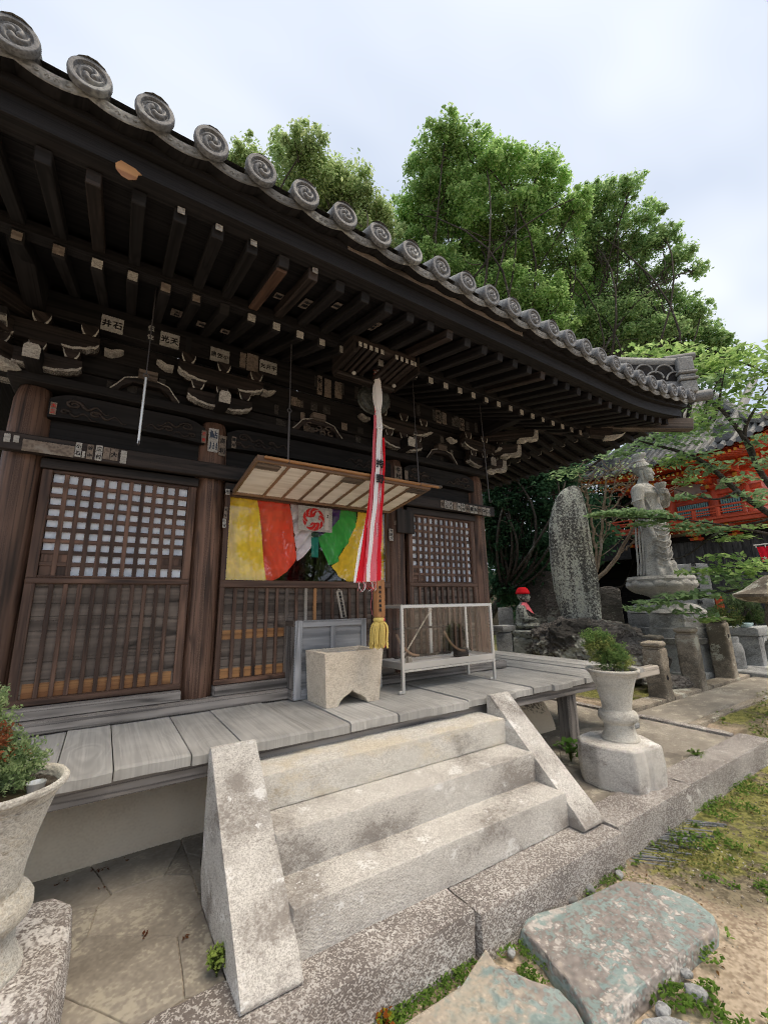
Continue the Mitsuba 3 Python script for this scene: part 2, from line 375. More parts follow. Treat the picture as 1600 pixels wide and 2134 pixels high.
def lathe(profile, sides=32, center=(0, 0, 0), close=True, fn=None):
    """profile: (r, z) from the bottom up"""
    p = np.asarray(profile, float); n = len(p)
    ang = np.arange(sides) * 2 * np.pi / sides
    R = p[:, :1] * np.ones(sides)
    if fn is not None: R = R * fn(ang[None, :], p[:, 1:2])
    v = np.stack([R * np.cos(ang), R * np.sin(ang), np.repeat(p[:, 1:2], sides, 1)], -1).reshape(-1, 3)
    i, j = np.meshgrid(np.arange(n - 1), np.arange(sides), indexing='ij')
    q = np.stack([i * sides + j, i * sides + (j + 1) % sides, (i + 1) * sides + (j + 1) % sides, (i + 1) * sides + j], -1).reshape(-1, 4)
    f = np.vstack([q[:, [0, 1, 2]], q[:, [0, 2, 3]]])
    if close:
        v = np.vstack([v, [0, 0, p[0, 1]], [0, 0, p[-1, 1]]]); k = np.arange(sides); e = (n - 1) * sides
        f = np.vstack([f, np.stack([(k + 1) % sides, k, k * 0 + n * sides], 1), np.stack([e + k, e + (k + 1) % sides, k * 0 + n * sides + 1], 1)])
    return v + np.asarray(center, float), f


def prism(poly, y0, y1):
    """an outline in (x, z), from y0 to y1"""
    g = poly if isinstance(poly, shapely.Geometry) else Polygon(poly).buffer(0)
    ms = []
    for q in getattr(g, 'geoms', [g]):
        m = trimesh.creation.extrude_polygon(q, y1 - y0, engine='earcut')
        v = np.array(m.vertices)
        ms.append((np.stack([v[:, 0], y1 - v[:, 2], v[:, 1]], 1), np.array(m.faces)))
    v, f, _ = join(*ms)
    return v, f


def rounded(size, r, amp, step, seed=0, freq=6.0):
    """a worn block: a rounded box with uneven faces, centred on the origin"""
    h = np.asarray(size, float) / 2
    parts = []
    for a in range(3):
        o = [b for b in range(3) if b != a]
        for s in (-1, 1):
            nu, nv = [max(3, int(2 * h[b] / step)) for b in o]
            u, w = np.meshgrid(np.linspace(-1, 1, nu + 1), np.linspace(-1, 1, nv + 1), indexing='ij')
            p = np.zeros((u.size, 3)); p[:, a] = s * h[a]; p[:, o[0]] = u.ravel() * h[o[0]]; p[:, o[1]] = w.ravel() * h[o[1]]
            i, j = np.meshgrid(np.arange(nu), np.arange(nv), indexing='ij')
            k = (i * (nv + 1) + j).ravel()
            q = np.stack([k, k + nv + 1, k + nv + 2, k + 1], 1)
            f = np.vstack([q[:, [0, 1, 2]], q[:, [0, 2, 3]]])
            n = np.cross(p[f[0, 1]] - p[f[0, 0]], p[f[0, 2]] - p[f[0, 0]])
            if n[a] * s < 0: f = f[:, ::-1]
            parts.append((p, f))
    v, f, _ = join(*parts)
    m = trimesh.Trimesh(v, f, process=False); m.merge_vertices(digits_vertex=6)
    v, f = np.array(m.vertices), np.array(m.faces)
    inner = np.clip(v, -(h - r), h - r)
    d = v - inner; L = np.linalg.norm(d, axis=1, keepdims=True)
    n = d / np.maximum(L, 1e-9)
    v = inner + n * np.minimum(L, r)
    k = meshkit.fbm(v * freq + seed * 17.3, 3, seed) - 0.5
    e = meshkit.fbm(v * freq * 5 + seed * 7.1, 2, seed + 5) - 0.5
    edge = (np.abs(d) > r * 0.5).sum(1)[:, None] > 1
    return v + n * (amp * 2 * k[:, None] + amp * (0.5 + 2.2 * edge) * e[:, None]), f


def block(x0, x1, y0, y1, z0, z1, r=0.012, amp=0.004, step=0.035, seed=0):
    v, f = rounded((x1 - x0, y1 - y0, z1 - z0), r, amp, step, seed)
    return v + [(x0 + x1) / 2, (y0 + y1) / 2, (z0 + z1) / 2], f


def rr_(V, g):                 # 1 at the outline, 0 from 5 cm inside it
    d = shapely.distance(shapely.points(V[:, :2]), g.exterior) * shapely.contains_xy(g, V[:, 0], V[:, 1])
    return 1 - np.clip(d / 0.05, 0, 1)


def heap(poly, z0, z1, lip=0.03, amp=0.02, step=0.03, seed=0, dome=0.0):
    """a flat stone: an outline in (x, y) with an uneven top and rounded edge"""
    g = Polygon(poly).buffer(0.02).buffer(-0.02)
    L = g.exterior.length; n = int(L / step)
    rings, nv, F, V = [], 0, [], []
    for q, z in ((0.0, z0), (0.012, (z0 + z1) / 2), (0.0, z1 - lip), (-lip * 0.35, z1 - lip * 0.3), (-lip, z1)):
        e = g.buffer(q).exterior
        rings.append(np.array([[*e.interpolate(k / n, normalized=True).coords[0], z] for k in range(n)]))
    for k in range(1, len(rings)):      # line the rings up
        s = np.argmin(np.linalg.norm(rings[k][:, :2] - rings[k - 1][0, :2], axis=1)); rings[k] = np.roll(rings[k], -s, axis=0)
    V = np.vstack(rings)
    for k in range(len(rings) - 1):
        a = np.arange(n) + k * n; b = (np.arange(n) + 1) % n + k * n
        F += [np.stack([a, b, b + n], 1), np.stack([a, b + n, a + n], 1)]
    top = rings[-1]; gi = Polygon(top[:, :2])
    x0, y0, x1, y1 = gi.bounds
    X, Y = np.meshgrid(np.arange(x0, x1, step), np.arange(y0, y1, step))
    P = np.stack([X.ravel(), Y.ravel()], 1); P = P[shapely.contains_xy(gi.buffer(-step * 0.6), P[:, 0], P[:, 1])]
    allp = np.vstack([top[:, :2], P]); D = Delaunay(allp).simplices
    D = D[shapely.contains_xy(gi, *allp[D].mean(1).T)]
    a, b, c = allp[D[:, 0]], allp[D[:, 1]], allp[D[:, 2]]
    cr = (b[:, 0] - a[:, 0]) * (c[:, 1] - a[:, 1]) - (b[:, 1] - a[:, 1]) * (c[:, 0] - a[:, 0])
    D[cr < 0] = D[cr < 0][:, ::-1]
    base = len(V) - n
    V = np.vstack([V, np.c_[P, np.full(len(P), z1)]])
    F.append(D + base)
    F = np.vstack(F)
    up = np.clip((V[:, 2] - z0) / max(z1 - z0, 1e-6), 0, 1)
    k = meshkit.fbm(np.c_[V[:, :2] * 3.5, V[:, 2] * 3] + seed * 3.1, 4, seed) - 0.5
    cc = np.array(gi.centroid.coords[0])
    rr = np.linalg.norm(V[:, :2] - cc, axis=1) / math.sqrt(gi.area / math.pi)
    edge_in = np.clip((1 - rr_(V, gi)) , 0, 1)
    k = k + edge_in * (0.75 * (np.floor(7 * meshkit.fbm(np.c_[V[:, :2] * 2.6, V[:, 2] * 0] + seed, 4, seed + 2)) / 6 - 0.5) + 0.30 * (meshkit.fbm(np.c_[V[:, :2] * 20, V[:, 2] * 0], 2, seed) - 0.5))
    V[:, 2] += up * (amp * 2.5 * k + dome * np.clip(1 - rr ** 2, 0, 1))
    return V, F


def rock(center, size, seed, amp=0.3, freq=1.6, sub=4, rz=0):
    m = trimesh.creation.icosphere(subdivisions=sub)
    v = np.array(m.vertices)
    k = meshkit.fbm(v * freq + seed * 5.7, 4, seed) - 0.5
    r = 1 - np.abs(meshkit.fbm(v * freq * 1.7 + seed * 2.3 + 9, 3, seed + 3) - 0.5) * 1.6 + 0.3
    v = v * (0.85 + amp * (2 * k) + amp * 0.5 * (r - 0.9))[:, None]
    v = np.sign(v) * np.abs(v) ** 0.85
    c, s = math.cos(rz), math.sin(rz)
    v = v * np.asarray(size)
    v = v @ np.array([[c, s, 0], [-s, c, 0], [0, 0, 1]])
    return v + np.asarray(center), np.array(m.faces)


GLYPHS = {"石":[[[-50,-17,-50,-12,-34,3,-19,29,-21,33,-45,33,-47,35,-45,48,50,46,48,33,-3,33,-11,14,-10,12,44,10,42,-48,31,-48,28,-41,-12,-41,-15,-48,-27,-48,-28,-14,-30,-14,-39,-23,-45,-23],[-12,-2,-12,-26,29,-26,28,-3]]],"井":[[[-46,-15,-45,-2,-25,-1,-25,16,-42,16,-43,28,-25,30,-23,50,-11,48,-10,30,10,30,11,48,23,50,25,30,45,28,43,16,25,15,25,-2,46,-2,46,-15,25,-17,23,-48,11,-47,10,-17,-11,-16,-17,-32,-25,-42,-37,-50,-45,-44,-45,-38,-33,-28,-28,-17],[-11,-1,10,-2,10,16,-10,16]]],"光":[[[-49,-42,-46,-36,-36,-33,-26,-23,-21,-10,-22,-3,-45,-3,-48,0,-46,11,-27,12,-31,24,-38,36,-38,42,-30,45,-24,42,-13,20,-13,14,-16,13,-15,11,-7,12,-5,50,7,48,8,11,18,12,15,14,15,19,27,45,35,45,41,42,41,38,27,12,48,11,49,0,46,-3,20,-4,20,-35,34,-36,37,-32,37,-20,41,-19,48,-22,49,-39,43,-48,18,-50,12,-48,7,-44,4,-3,-7,-4,-10,-23,-15,-33,-26,-44,-43,-50]]],"天":[[[-50,-39,-48,-33,-44,-32,-28,-23,-13,-4,-15,1,-47,1,-48,13,-9,16,-9,32,-44,33,-45,36,-44,47,42,45,42,33,6,31,6,15,47,13,45,1,10,0,17,-13,27,-23,40,-31,50,-34,48,-40,42,-47,17,-34,0,-12,-7,-23,-28,-40,-44,-47]]],"小":[[[17,18,17,23,20,24,25,26,31,24,47,-7,50,-16,48,-26,42,-29,36,-27,30,-5]],[[-27,-40,-25,-35,-6,-34,-6,49,6,49,8,-41,5,-46,-3,-49,-22,-49]],[[-50,-23,-50,-18,-38,3,-33,24,-31,26,-20,24,-19,15,-20,9,-33,-21,-38,-27,-42,-27]]],"笠":[[[-50,11,-50,17,-44,23,-33,49,-20,46,-20,37,2,37,6,48,13,49,20,46,19,37,48,37,50,35,48,24,33,23,36,17,36,11,29,7,44,6,44,-6,33,-9,25,-34,47,-35,48,-49,-47,-49,-45,-35,-23,-35,-21,-33,-30,-9,-42,-6,-42,7],[6,17,10,6,25,7,14,24,9,22],[-13,-10,-7,-34,8,-35,17,-13,16,-8],[-15,8,-8,6,-7,10,-11,11],[-11,24,-10,21,-9,23],[-37,8,-22,7,-27,22,-29,22]]],"原":[[[-50,-41,-42,-19,-40,46,-37,49,50,48,50,35,17,35,16,31,42,30,42,-14,34,-17,48,-33,50,-41,39,-46,19,-23,20,-15,16,-16,16,-44,10,-49,-8,-49,-14,-38,-19,-44,-26,-44,-33,-40,-39,-48],[-8,-1,26,-2,27,0,-7,1],[-8,15,26,14,27,16,-7,17],[-11,-35,0,-36,3,-34,3,-16,-1,-16,-3,-25],[-31,-30,-28,-31,-16,-17,-23,-14,-23,28,-3,30,-1,35,-26,34,-26,-7]]],"平":[[[-50,-10,-48,3,-27,4,-37,27,-37,33,-44,34,-42,48,44,47,44,35,37,33,37,26,26,4,48,3,50,-10,7,-12,5,-48,-8,-47,-9,-12],[6,5,13,4,11,8,19,22,22,34,7,33],[-23,32,-13,10,-14,4,-9,3,-8,33]]],"鮎":[[[-50,-45,-42,-27,-44,8,-50,13,-50,16,-39,32,-34,48,-33,50,-22,48,-21,41,-11,41,-6,37,-9,24,0,22,0,1,13,0,14,48,27,50,28,27,50,25,48,14,28,13,29,0,45,0,45,-48,34,-50,32,-45,14,-45,11,-50,0,-50,-1,-42,-7,-42,-14,-45,-19,-43,-31,-45,-32,-39,-39,-50,-44,-50],[13,-32,31,-32,33,-30,32,-13,13,-13],[-28,25,-26,24,-24,27,-27,28]]],"川":[[[34,48,36,50,49,48,49,-48,46,-50,34,-48]],[[-1,-40,-2,42,-1,45,12,45,12,-40]],[[-49,-43,-49,-38,-41,-28,-36,-7,-36,48,-23,50,-21,-12,-23,-22,-31,-42,-38,-50,-42,-50]]],"南":[[[-47,28,-45,41,-9,41,-6,50,6,50,9,41,45,41,47,27,8,25,9,22,42,20,41,-45,33,-50,16,-50,11,-39,27,-37,28,-30,7,-30,6,-47,-6,-48,-8,-30,-27,-30,-28,-48,-41,-50,-42,20,-9,22,-8,25],[6,-16,27,-17,28,-15,8,-14],[19,0,28,-1,28,7,22,9],[-6,6,-3,-1,2,-2,8,8,-5,9],[-27,-12,-27,-17,-8,-16,-9,-14],[-28,-2,-17,-1,-23,9,-28,7]]],"無":[[[-45,-48,-48,-42,-38,-27,-38,-23,-47,-23,-47,-11,-34,-10,-35,1,-45,3,-44,15,-48,17,-48,22,-36,33,-27,50,-14,47,-15,38,44,37,44,25,35,25,34,15,44,14,45,3,35,1,34,-10,47,-11,47,-23,37,-25,48,-41,48,-47,36,-50,21,-23,16,-25,22,-42,19,-48,8,-48,0,-23,-6,-24,-3,-34,-5,-48,-17,-47,-20,-23,-23,-24,-23,-31,-36,-50],[16,-10,20,-10,19,2,16,1],[19,14,20,24,17,25,16,15],[-3,-10,2,-10,1,2,-3,1],[-3,15,1,15,1,25,-3,24],[-20,-10,-18,-11,-16,-8,-16,-1,-18,2,-20,1],[-20,15,-16,15,-16,25,-20,24]]],"大":[[[-48,-42,-48,-38,-35,-31,-21,-17,-11,4,-12,6,-45,6,-47,19,-8,21,-6,50,8,48,7,20,47,20,47,6,11,5,22,-17,36,-31,48,-38,48,-42,42,-50,23,-41,11,-27,0,-9,-14,-33,-25,-42,-38,-50,-42,-50]]],"師":[[[-47,33,-38,35,-33,50,-20,48,-21,34,-13,35,-12,44,47,44,45,31,23,30,24,25,44,25,44,-30,38,-34,24,-35,22,-50,11,-48,11,10,6,12,5,-33,-9,-34,-11,-39,-32,-39,-36,-47,-45,-47],[25,11,23,-21,30,-22,31,10,29,12],[-9,26,10,25,11,30,-8,31],[-11,-3,-10,0,-33,-1,-32,-3],[-33,-25,-22,-26,-22,-18,-24,-16,-32,-16],[-32,22,-33,13,-24,13,-24,21]]],"遍":[[[-50,-42,-50,-36,-36,-24,-36,1,-48,3,-48,16,-23,16,-22,7,-19,7,-19,23,-31,20,-45,39,-42,45,-34,47,-21,30,-19,31,-19,39,2,41,3,47,9,50,16,50,20,41,44,39,42,12,45,9,44,-32,50,-34,47,-47,-6,-48,-17,-45,-30,-37,-41,-50,-44,-50],[31,-17,30,-22,32,-23,33,-18],[32,-5,31,-2,30,-4],[-6,26,28,25,30,27,-5,28],[14,-33,15,-34,19,-33,16,-31],[5,-32,2,-33,4,-34],[-14,-30,-11,-31,-12,-25,-14,-26]]],"照":[[[-50,-40,-39,-24,-40,-22,-45,-22,-44,49,47,49,47,31,42,17,44,-20,39,-21,50,-40,50,-44,47,-48,37,-49,24,-27,24,-21,17,-20,16,-22,21,-33,23,-46,11,-49,8,-46,2,-25,3,-21,-5,-20,-3,-46,-16,-49,-19,-22,-9,-20,-9,-17,-29,-17,-28,-20,-23,-22,-23,-25,-37,-49,-50,-46],[22,36,19,27,30,27,32,29,32,35],[6,-6,28,-7,29,2,7,2],[10,17,17,15,18,21,14,22],[-8,26,0,27,5,36,-8,36],[-31,-3,-23,-3,-23,10,-30,10],[-31,25,-23,24,-23,36,-30,36]]],"金":[[[-50,9,-48,16,-41,17,-19,30,-3,48,8,47,10,38,19,30,50,16,50,11,44,3,39,3,32,8,28,7,28,5,6,4,7,-3,42,-5,42,-14,33,-18,25,-35,45,-36,47,-47,-45,-48,-47,-47,-45,-36,-25,-35,-33,-18,-42,-14,-42,-5,-9,-3,-8,4,-32,6,-44,3],[6,-33,8,-34,11,-32,18,-16,9,-16,6,-18],[-9,20,-8,19,9,20,0,28],[-19,-18,-11,-35,-8,-36,-8,-16,-18,-16]]],"剛":[[[17,39,30,40,33,37,35,50,46,48,46,-42,40,-48,21,-48,17,-42,19,-36,33,-35,33,-21,17,-23]],[[-46,44,-44,47,13,47,14,-39,10,-47,6,-48,-13,-47,-14,-36,-1,-36,-1,-31,-31,-29,-32,-48,-44,-50],[-18,34,-19,30,-15,23,-11,33],[-30,25,-32,19,-30,18,-29,23]]],"持":[[[-48,-17,-49,-5,-35,1,-35,15,-48,16,-48,28,-35,30,-34,50,-23,48,-23,30,-14,28,-10,36,10,36,10,48,13,50,21,50,24,47,25,36,45,36,45,23,24,22,25,17,49,17,49,5,39,5,37,2,37,-1,49,-3,49,-14,39,-14,37,-16,37,-44,32,-48,13,-50,10,-41,2,-36,-5,-23,-7,-15,-15,-14,-16,-9,-23,-12,-23,-44,-27,-48,-43,-48,-46,-36,-35,-35,-35,-17],[-12,0,22,-2,23,4,-11,5],[7,-16,16,-30,15,-35,22,-36,22,-15,8,-14],[-10,23,-11,17,10,18,9,23],[-21,16,-23,5,-17,5,-17,15]]],"野":[[[-50,-35,-48,-30,-28,-26,-29,-18,-45,-18,-47,-15,-45,-5,-28,-4,-29,-1,-45,-1,-45,48,42,48,48,43,48,38,34,21,40,15,50,12,48,1,39,-18,30,-17,30,-40,25,-46,5,-48,-1,-38,-45,-45,-48,-43],[30,-3,33,-3,32,0,30,0],[17,32,22,29,25,32,18,34],[3,16,14,15,16,16,4,24],[-14,-25,6,-24,7,-33,15,-33,15,0,-14,-1,-13,-5,3,-5,3,-18,-14,-19],[3,30,6,29,8,33,4,33],[-13,35,-14,31,-10,31,-10,35],[-9,17,-14,18,-14,12,-10,12],[-33,32,-29,31,-28,35,-32,35],[-28,17,-32,18,-32,12,-28,12]]],"田":[[[-47,-48,-47,48,46,50,47,-50,34,-50,31,-43,-31,-43,-34,-50],[7,-27,32,-28,32,-5,7,-5],[7,12,32,11,32,34,7,34],[-32,-27,-9,-28,-9,-5,-32,-5],[-32,12,-9,11,-9,34,-32,34]]],"三":[[[-50,-42,-48,-29,50,-31,48,-44]],[[-43,42,42,44,43,29,-42,29]],[[-37,-6,-35,7,35,7,33,-7]]],"卍":[[[-48,6,-10,9,-10,34,-48,34,-46,50,4,50,8,8,30,8,31,50,45,50,46,-4,43,-8,7,-8,6,-33,46,-34,48,-48,-8,-50,-10,-9,-31,-8,-32,-50,-46,-50]]],"伍":[[[-50,2,-48,11,-36,26,-23,50,-16,48,-11,42,44,42,47,37,45,28,16,28,14,12,36,11,41,8,37,-30,47,-31,50,-34,50,-42,48,-45,-21,-45,-23,-50,-34,-50,-36,-1,-39,0,-41,-5,-45,-5],[11,-4,7,-31,21,-31,23,-29,24,-3],[-22,-30,-8,-30,-3,-4,-17,-3,-19,8,-16,11,0,11,1,28,-18,28,-22,24]]],"佐":[[[-44,-5,-50,8,-35,25,-22,49,-12,46,-12,40,-16,33,-15,29,-3,29,1,46,13,48,14,29,47,29,50,26,48,15,9,15,7,8,8,3,47,2,45,-11,27,-11,27,-31,47,-32,50,-35,50,-43,48,-46,-10,-46,-14,-37,-21,-41,-22,-49,-33,-49,-35,-1],[-8,-31,13,-32,13,-11,1,-11],[-21,-17,-18,-18,-13,-10,-5,12,-6,15,-21,15]]],"利":[[[16,-40,17,-36,35,-35,35,48,46,50,48,-44,38,-50,21,-50]],[[-48,-28,-48,-23,-35,-8,-29,5,-30,7,-44,7,-46,20,-25,23,-26,31,-41,28,-46,34,-46,40,2,50,8,44,8,40,5,37,-11,34,-11,22,8,20,10,39,24,37,22,-25,11,-25,8,-17,3,-23,-2,-23,-11,-15,-13,-50,-24,-50,-25,-47,-26,-20,-28,-20,-38,-36,-43,-36],[-10,4,7,-12,9,-12,9,7,-10,7]]],"吉":[[[-46,24,-46,35,-43,36,-8,36,-6,50,6,50,7,36,46,35,45,22,6,21,7,15,38,15,42,12,40,1,-38,1,-40,2,-38,15,-9,15,-8,21]],[[-35,-47,-34,-5,35,-5,34,-50,25,-50,22,-48,20,-44,-19,-44,-23,-50,-32,-50],[-20,-18,-21,-31,21,-31,21,-18]]],"水":[[[-49,-34,-49,-28,-45,-26,-32,-12,-24,6,-25,9,-46,9,-48,13,-46,23,-9,22,-9,45,-5,50,7,48,7,20,11,13,14,13,29,30,37,28,41,23,40,19,21,-1,21,-4,39,-22,49,-27,49,-33,43,-39,38,-39,30,-34,8,-11,5,-45,-2,-50,-18,-50,-23,-38,-9,-35,-10,3,-20,-19,-37,-39,-41,-41]]],"谷":[[[-50,-7,-47,-2,-30,4,-19,12,-8,23,-3,32,3,32,9,26,10,20,15,15,32,2,48,-4,50,-9,42,-18,31,-16,30,-49,19,-49,16,-45,-16,-45,-19,-49,-30,-49,-31,-14,-44,-16],[-17,-31,16,-32,17,-16,-16,-15],[-13,-1,-11,-2,11,-1,0,10]],[[6,38,6,45,16,49,33,37,45,24,45,20,39,15,33,15,18,30]],[[-45,21,-42,27,-35,31,-19,48,-6,45,-9,35,-34,13,-37,13]]],"講":[[[-49,20,-49,33,-35,34,-40,47,-35,50,-29,50,-24,45,-18,33,-15,33,-15,39,-12,42,-3,43,-1,50,10,50,13,42,19,43,21,50,32,50,34,42,46,41,44,18,48,16,48,5,43,4,43,-19,49,-23,49,-30,48,-33,43,-33,41,-45,35,-50,20,-50,16,-45,16,-38,28,-37,29,-33,5,-33,2,-50,-9,-50,-11,-41,-13,-44,-33,-44,-35,-48,-45,-48,-46,17,-44,19],[-15,-6,-13,-11,-11,-11,-11,5,-13,4],[-13,20,-14,17,-12,18],[-32,-20,-33,-31,-25,-31,-24,-21]]],"中":[[[-44,-22,-42,31,-9,31,-8,48,5,50,7,31,44,30,44,-20,30,-22,29,-17,7,-17,6,-50,-8,-48,-8,-17,-29,-17,-31,-23],[6,-2,29,-3,29,17,7,17],[-30,-2,-8,-3,-8,17,-29,17]]],"村":[[[-50,-23,-50,-19,-44,-12,-33,12,-34,14,-45,14,-48,17,-48,27,-30,29,-28,50,-17,48,-16,28,24,28,25,48,27,50,39,48,39,29,50,27,50,16,39,13,39,-42,36,-47,30,-50,11,-50,8,-36,25,-36,25,-20,11,-23,-3,3,-2,8,8,11,24,-16,24,14,-17,14,-15,8,-2,-6,-2,-11,-8,-19,-11,-19,-15,-13,-17,-13,-17,-50,-30,-50,-30,-17,-33,-18,-41,-31,-45,-31]]]}


def lettering(text, cx, cz, size, y, vertical=True, pitch=1.08, depth=0.0012, squeeze=1.0, lean=0.0):
    """characters as thin raised shapes on a wall facing -y, centred on (cx, cz)"""
    gs, n = [], len(text)
    for i, ch in enumerate(text):
        o = (i - (n - 1) / 2) * size * pitch
        px, pz = (cx, cz - o) if vertical else (cx + o * squeeze, cz)
        for rings in GLYPHS[ch]:
            a = [np.array(r, float).reshape(-1, 2) / 100 * size * 0.92 * np.array([squeeze, 1]) + [px, pz] for r in rings]
            g = Polygon(a[0], a[1:])
            g = g if g.is_valid else g.buffer(0)
            if g.area > 1e-9: gs.append(g)
    return prism(shapely.GeometryCollection([q for g in gs for q in getattr(g, 'geoms', [g])]), y - depth, y)


# ================================================================== THE GROUND AND THE STONE PLATFORM
def struct(key, label=None, kind='structure'):
    labels[key] = {'kind': kind}
    if label: labels[key]['label'] = label
    _count[key] = 0
    return key


def ground_height(x, y):
    h = 0.16 * np.clip((x - 6.12) / 0.25, 0, 1) * np.clip((y - 1.95) / 0.15, 0, 1)
    return h


gx = np.r_[np.linspace(-160, -7, 12), np.linspace(-5.5, 12.5, 300), np.linspace(14, 300, 20)]
gy = np.r_[np.linspace(-160, -4, 12), np.linspace(-3, 6, 170), np.linspace(7, 300, 20)]
GX, GY = np.meshgrid(gx, gy, indexing='ij')
gp = np.stack([GX, GY, 0 * GX], -1).reshape(-1, 3)
gz = ground_height(gp[:, 0], gp[:, 1]) + 0.05 * (meshkit.fbm(gp * 1.3, 4, 2) - 0.5) + 0.012 * (meshkit.fbm(gp * 14, 2, 4) - 0.5)
inside = (gp[:, 0] > -9) & (gp[:, 0] < 6.05) & (gp[:, 1] > 1.9) & (gp[:, 1] < 14)
gz = np.where(inside, -0.12, gz)
gi, gj = np.meshgrid(np.arange(len(gx) - 1), np.arange(len(gy) - 1), indexing='ij')
k0 = (gi * len(gy) + gj).ravel()
gq = np.stack([k0, k0 + len(gy), k0 + len(gy) + 1, k0 + 1], 1)
struct('ground')
put('ground', (np.c_[gp[:, :2], gz], np.vstack([gq[:, [0, 1, 2]], gq[:, [0, 2, 3]]])), 'dirt', smooth=True)

struct('platform_paving')
put('platform_paving', bx(-9, 5.86, 2.07, 14, -0.1, 0.190, c=0.01), 'granite_post')


def flags(x0, x1, y0, y1, step, seed, jit=0.36):
    """irregular paving stones with open joints"""
    from scipy.spatial import Voronoi
    R = np.random.default_rng(seed)
    nx, ny = max(2, int((x1 - x0) / step)), max(2, int((y1 - y0) / step))
    X, Y = np.meshgrid((np.arange(-2, nx + 2) + 0.5) / nx * (x1 - x0) + x0, (np.arange(-2, ny + 2) + 0.5) / ny * (y1 - y0) + y0)
    pts = np.stack([X.ravel(), Y.ravel()], 1) + R.uniform(-jit, jit, (X.size, 2)) * step
    vo = Voronoi(pts); frame = shapely.box(x0, y0, x1, y1)
    for r in vo.point_region:
        reg = vo.regions[r]
        if not reg or -1 in reg: continue
        g = Polygon(vo.vertices[reg]).intersection(frame).buffer(-0.0018 - R.uniform(0, 0.0018))
        if g.is_empty or g.area < 0.002: continue
        g = g.segmentize(0.07); c = np.array(g.exterior.coords)[:-1]
        c = c + 0.007 * (meshkit.noise(np.c_[c * 9, c[:, :1] * 0 + seed])[:, None] - 0.5)
        n = len(c); z = 0.198 + R.uniform(-0.0025, 0.0025); tl = R.uniform(-0.004, 0.004, 2); m = c.mean(0)
        inn = m + (c - m) * 0.985
        zt = z + (inn - m) @ tl
        V = np.vstack([np.c_[c, np.full(n, 0.17)], np.c_[c, zt - 0.004], np.c_[inn, zt], [[*m, z]]])
        a = np.arange(n); bb = (a + 1) % n
        F = np.vstack([np.stack([a, bb, bb + n], 1), np.stack([a, bb + n, a + n], 1), np.stack([a + n, bb + n, bb + 2 * n], 1), np.stack([a + n, bb + 2 * n, a + 2 * n], 1), np.stack([a + 2 * n, bb + 2 * n, a * 0 + 3 * n], 1)])
        part('platform_paving', 'paving_stone', (V, F), 'paving', False)


flags(-1.6, 0.575, 2.095, 3.40, 0.42, 5)
flags(0.58, 2.98, 2.75, 3.40, 0.6, 6, 0.2)
flags(2.985, 5.86, 2.095, 4.6, 0.72, 8)
# kerb stones round the platform: each stone is a piece of the platform
kerb = ((-2.6, -0.55, 1.80), (-0.54, 1.68, 1.795), (1.69, 3.0, 1.765), (3.01, 4.13, 1.80), (4.14, 6.1, 1.815))
for s, (x0, x1, y0) in enumerate(kerb):
    part('platform_paving', 'kerb_stone', block(x0, x1, y0, 2.09, -0.12, 0.212 - 0.01 * (s == 2), 0.016, 0.006, 0.028, s + 3), 'granite_kerb', 40)
for s, (y0, y1) in enumerate(((2.10, 3.05), (3.06, 4.4), (4.41, 6.2))):
    part('platform_paving', 'edge_stone', block(5.87, 5.99, y0, y1, -0.1, 0.225, 0.015, 0.005, 0.04, s + 13), 'granite_kerb', 40)
struct('side_paving', 'low concrete slab beside the platform, edged with stone')
put('side_paving', bx(6.0, 13.5, 2.62, 3.22, -0.1, 0.205, c=0.02), 'paving', False)
for s, (x0, x1) in enumerate(((6.0, 7.3), (7.32, 8.7), (8.72, 10.4))):
    part('side_paving', 'edge_stone', block(x0, x1, 3.23, 3.50, -0.1, 0.245, 0.02, 0.006, 0.05, s + 23), 'granite_post', 40)
part('side_paving', 'front_kerb', block(6.1, 11.5, 2.5, 2.615, -0.1, 0.20, 0.02, 0.008, 0.06, 31), 'granite_post', 40)
part('side_paving', 'concrete_apron', bx(9.3, 14, 3.6, 4.1, -0.1, 0.30, c=0.02), 'granite_grey')
part('side_paving', 'concrete_apron', bx(10.45, 15, 2.9, 3.58, -0.1, 0.28, c=0.02), 'granite_grey')

# ================================================================== STONE STEPS
steps = thing('stone_steps', 'granite steps with sloping side stones, patched with lichen, leading up to the wooden deck', 'steps')
for s, (y0, y1, z0, z1) in enumerate(((2.49, 2.80, 0.60, 0.782), (2.235, 2.62, 0.405, 0.598), (1.995, 2.40, 0.205, 0.412))):
    part(steps, 'step', block(0.815, 2.765, y0, y1, z0, z1, 0.010, 0.0035, 0.026, s + 41), 'granite_worn' if s else 'granite_step', 40)


def stringer(x0, x1, seed):
    prof = np.array([(2.68, 0.925), (2.635, 0.93), (2.3, 0.622), (1.955, 0.315), (1.885, 0.24), (1.865, 0.212), (2.62, 0.205), (2.685, 0.30)])
    g = Polygon(prof).buffer(-0.018).buffer(0.018)
    m = trimesh.creation.extrude_polygon(g, x1 - x0, engine='earcut')
    m = m.subdivide_to_size(0.05)
    v = np.array(m.vertices)
    v = np.stack([x0 + v[:, 2], v[:, 0], v[:, 1]], 1)
    c = v.mean(0); c[0] = (x0 + x1) / 2
    n = (v - c) / np.linalg.norm(v - c, axis=1, keepdims=True)
    v = v + n * 0.009 * (meshkit.fbm(v * 7 + seed, 3, seed)[:, None] - 0.5)
    f = np.array(m.faces)
    e = np.cross(v[f[:, 1]] - v[f[:, 0]], v[f[:, 2]] - v[f[:, 0]])
    if (e * (v[f].mean(1) - c)).sum() < 0: f = f[:, ::-1]
    return v, f


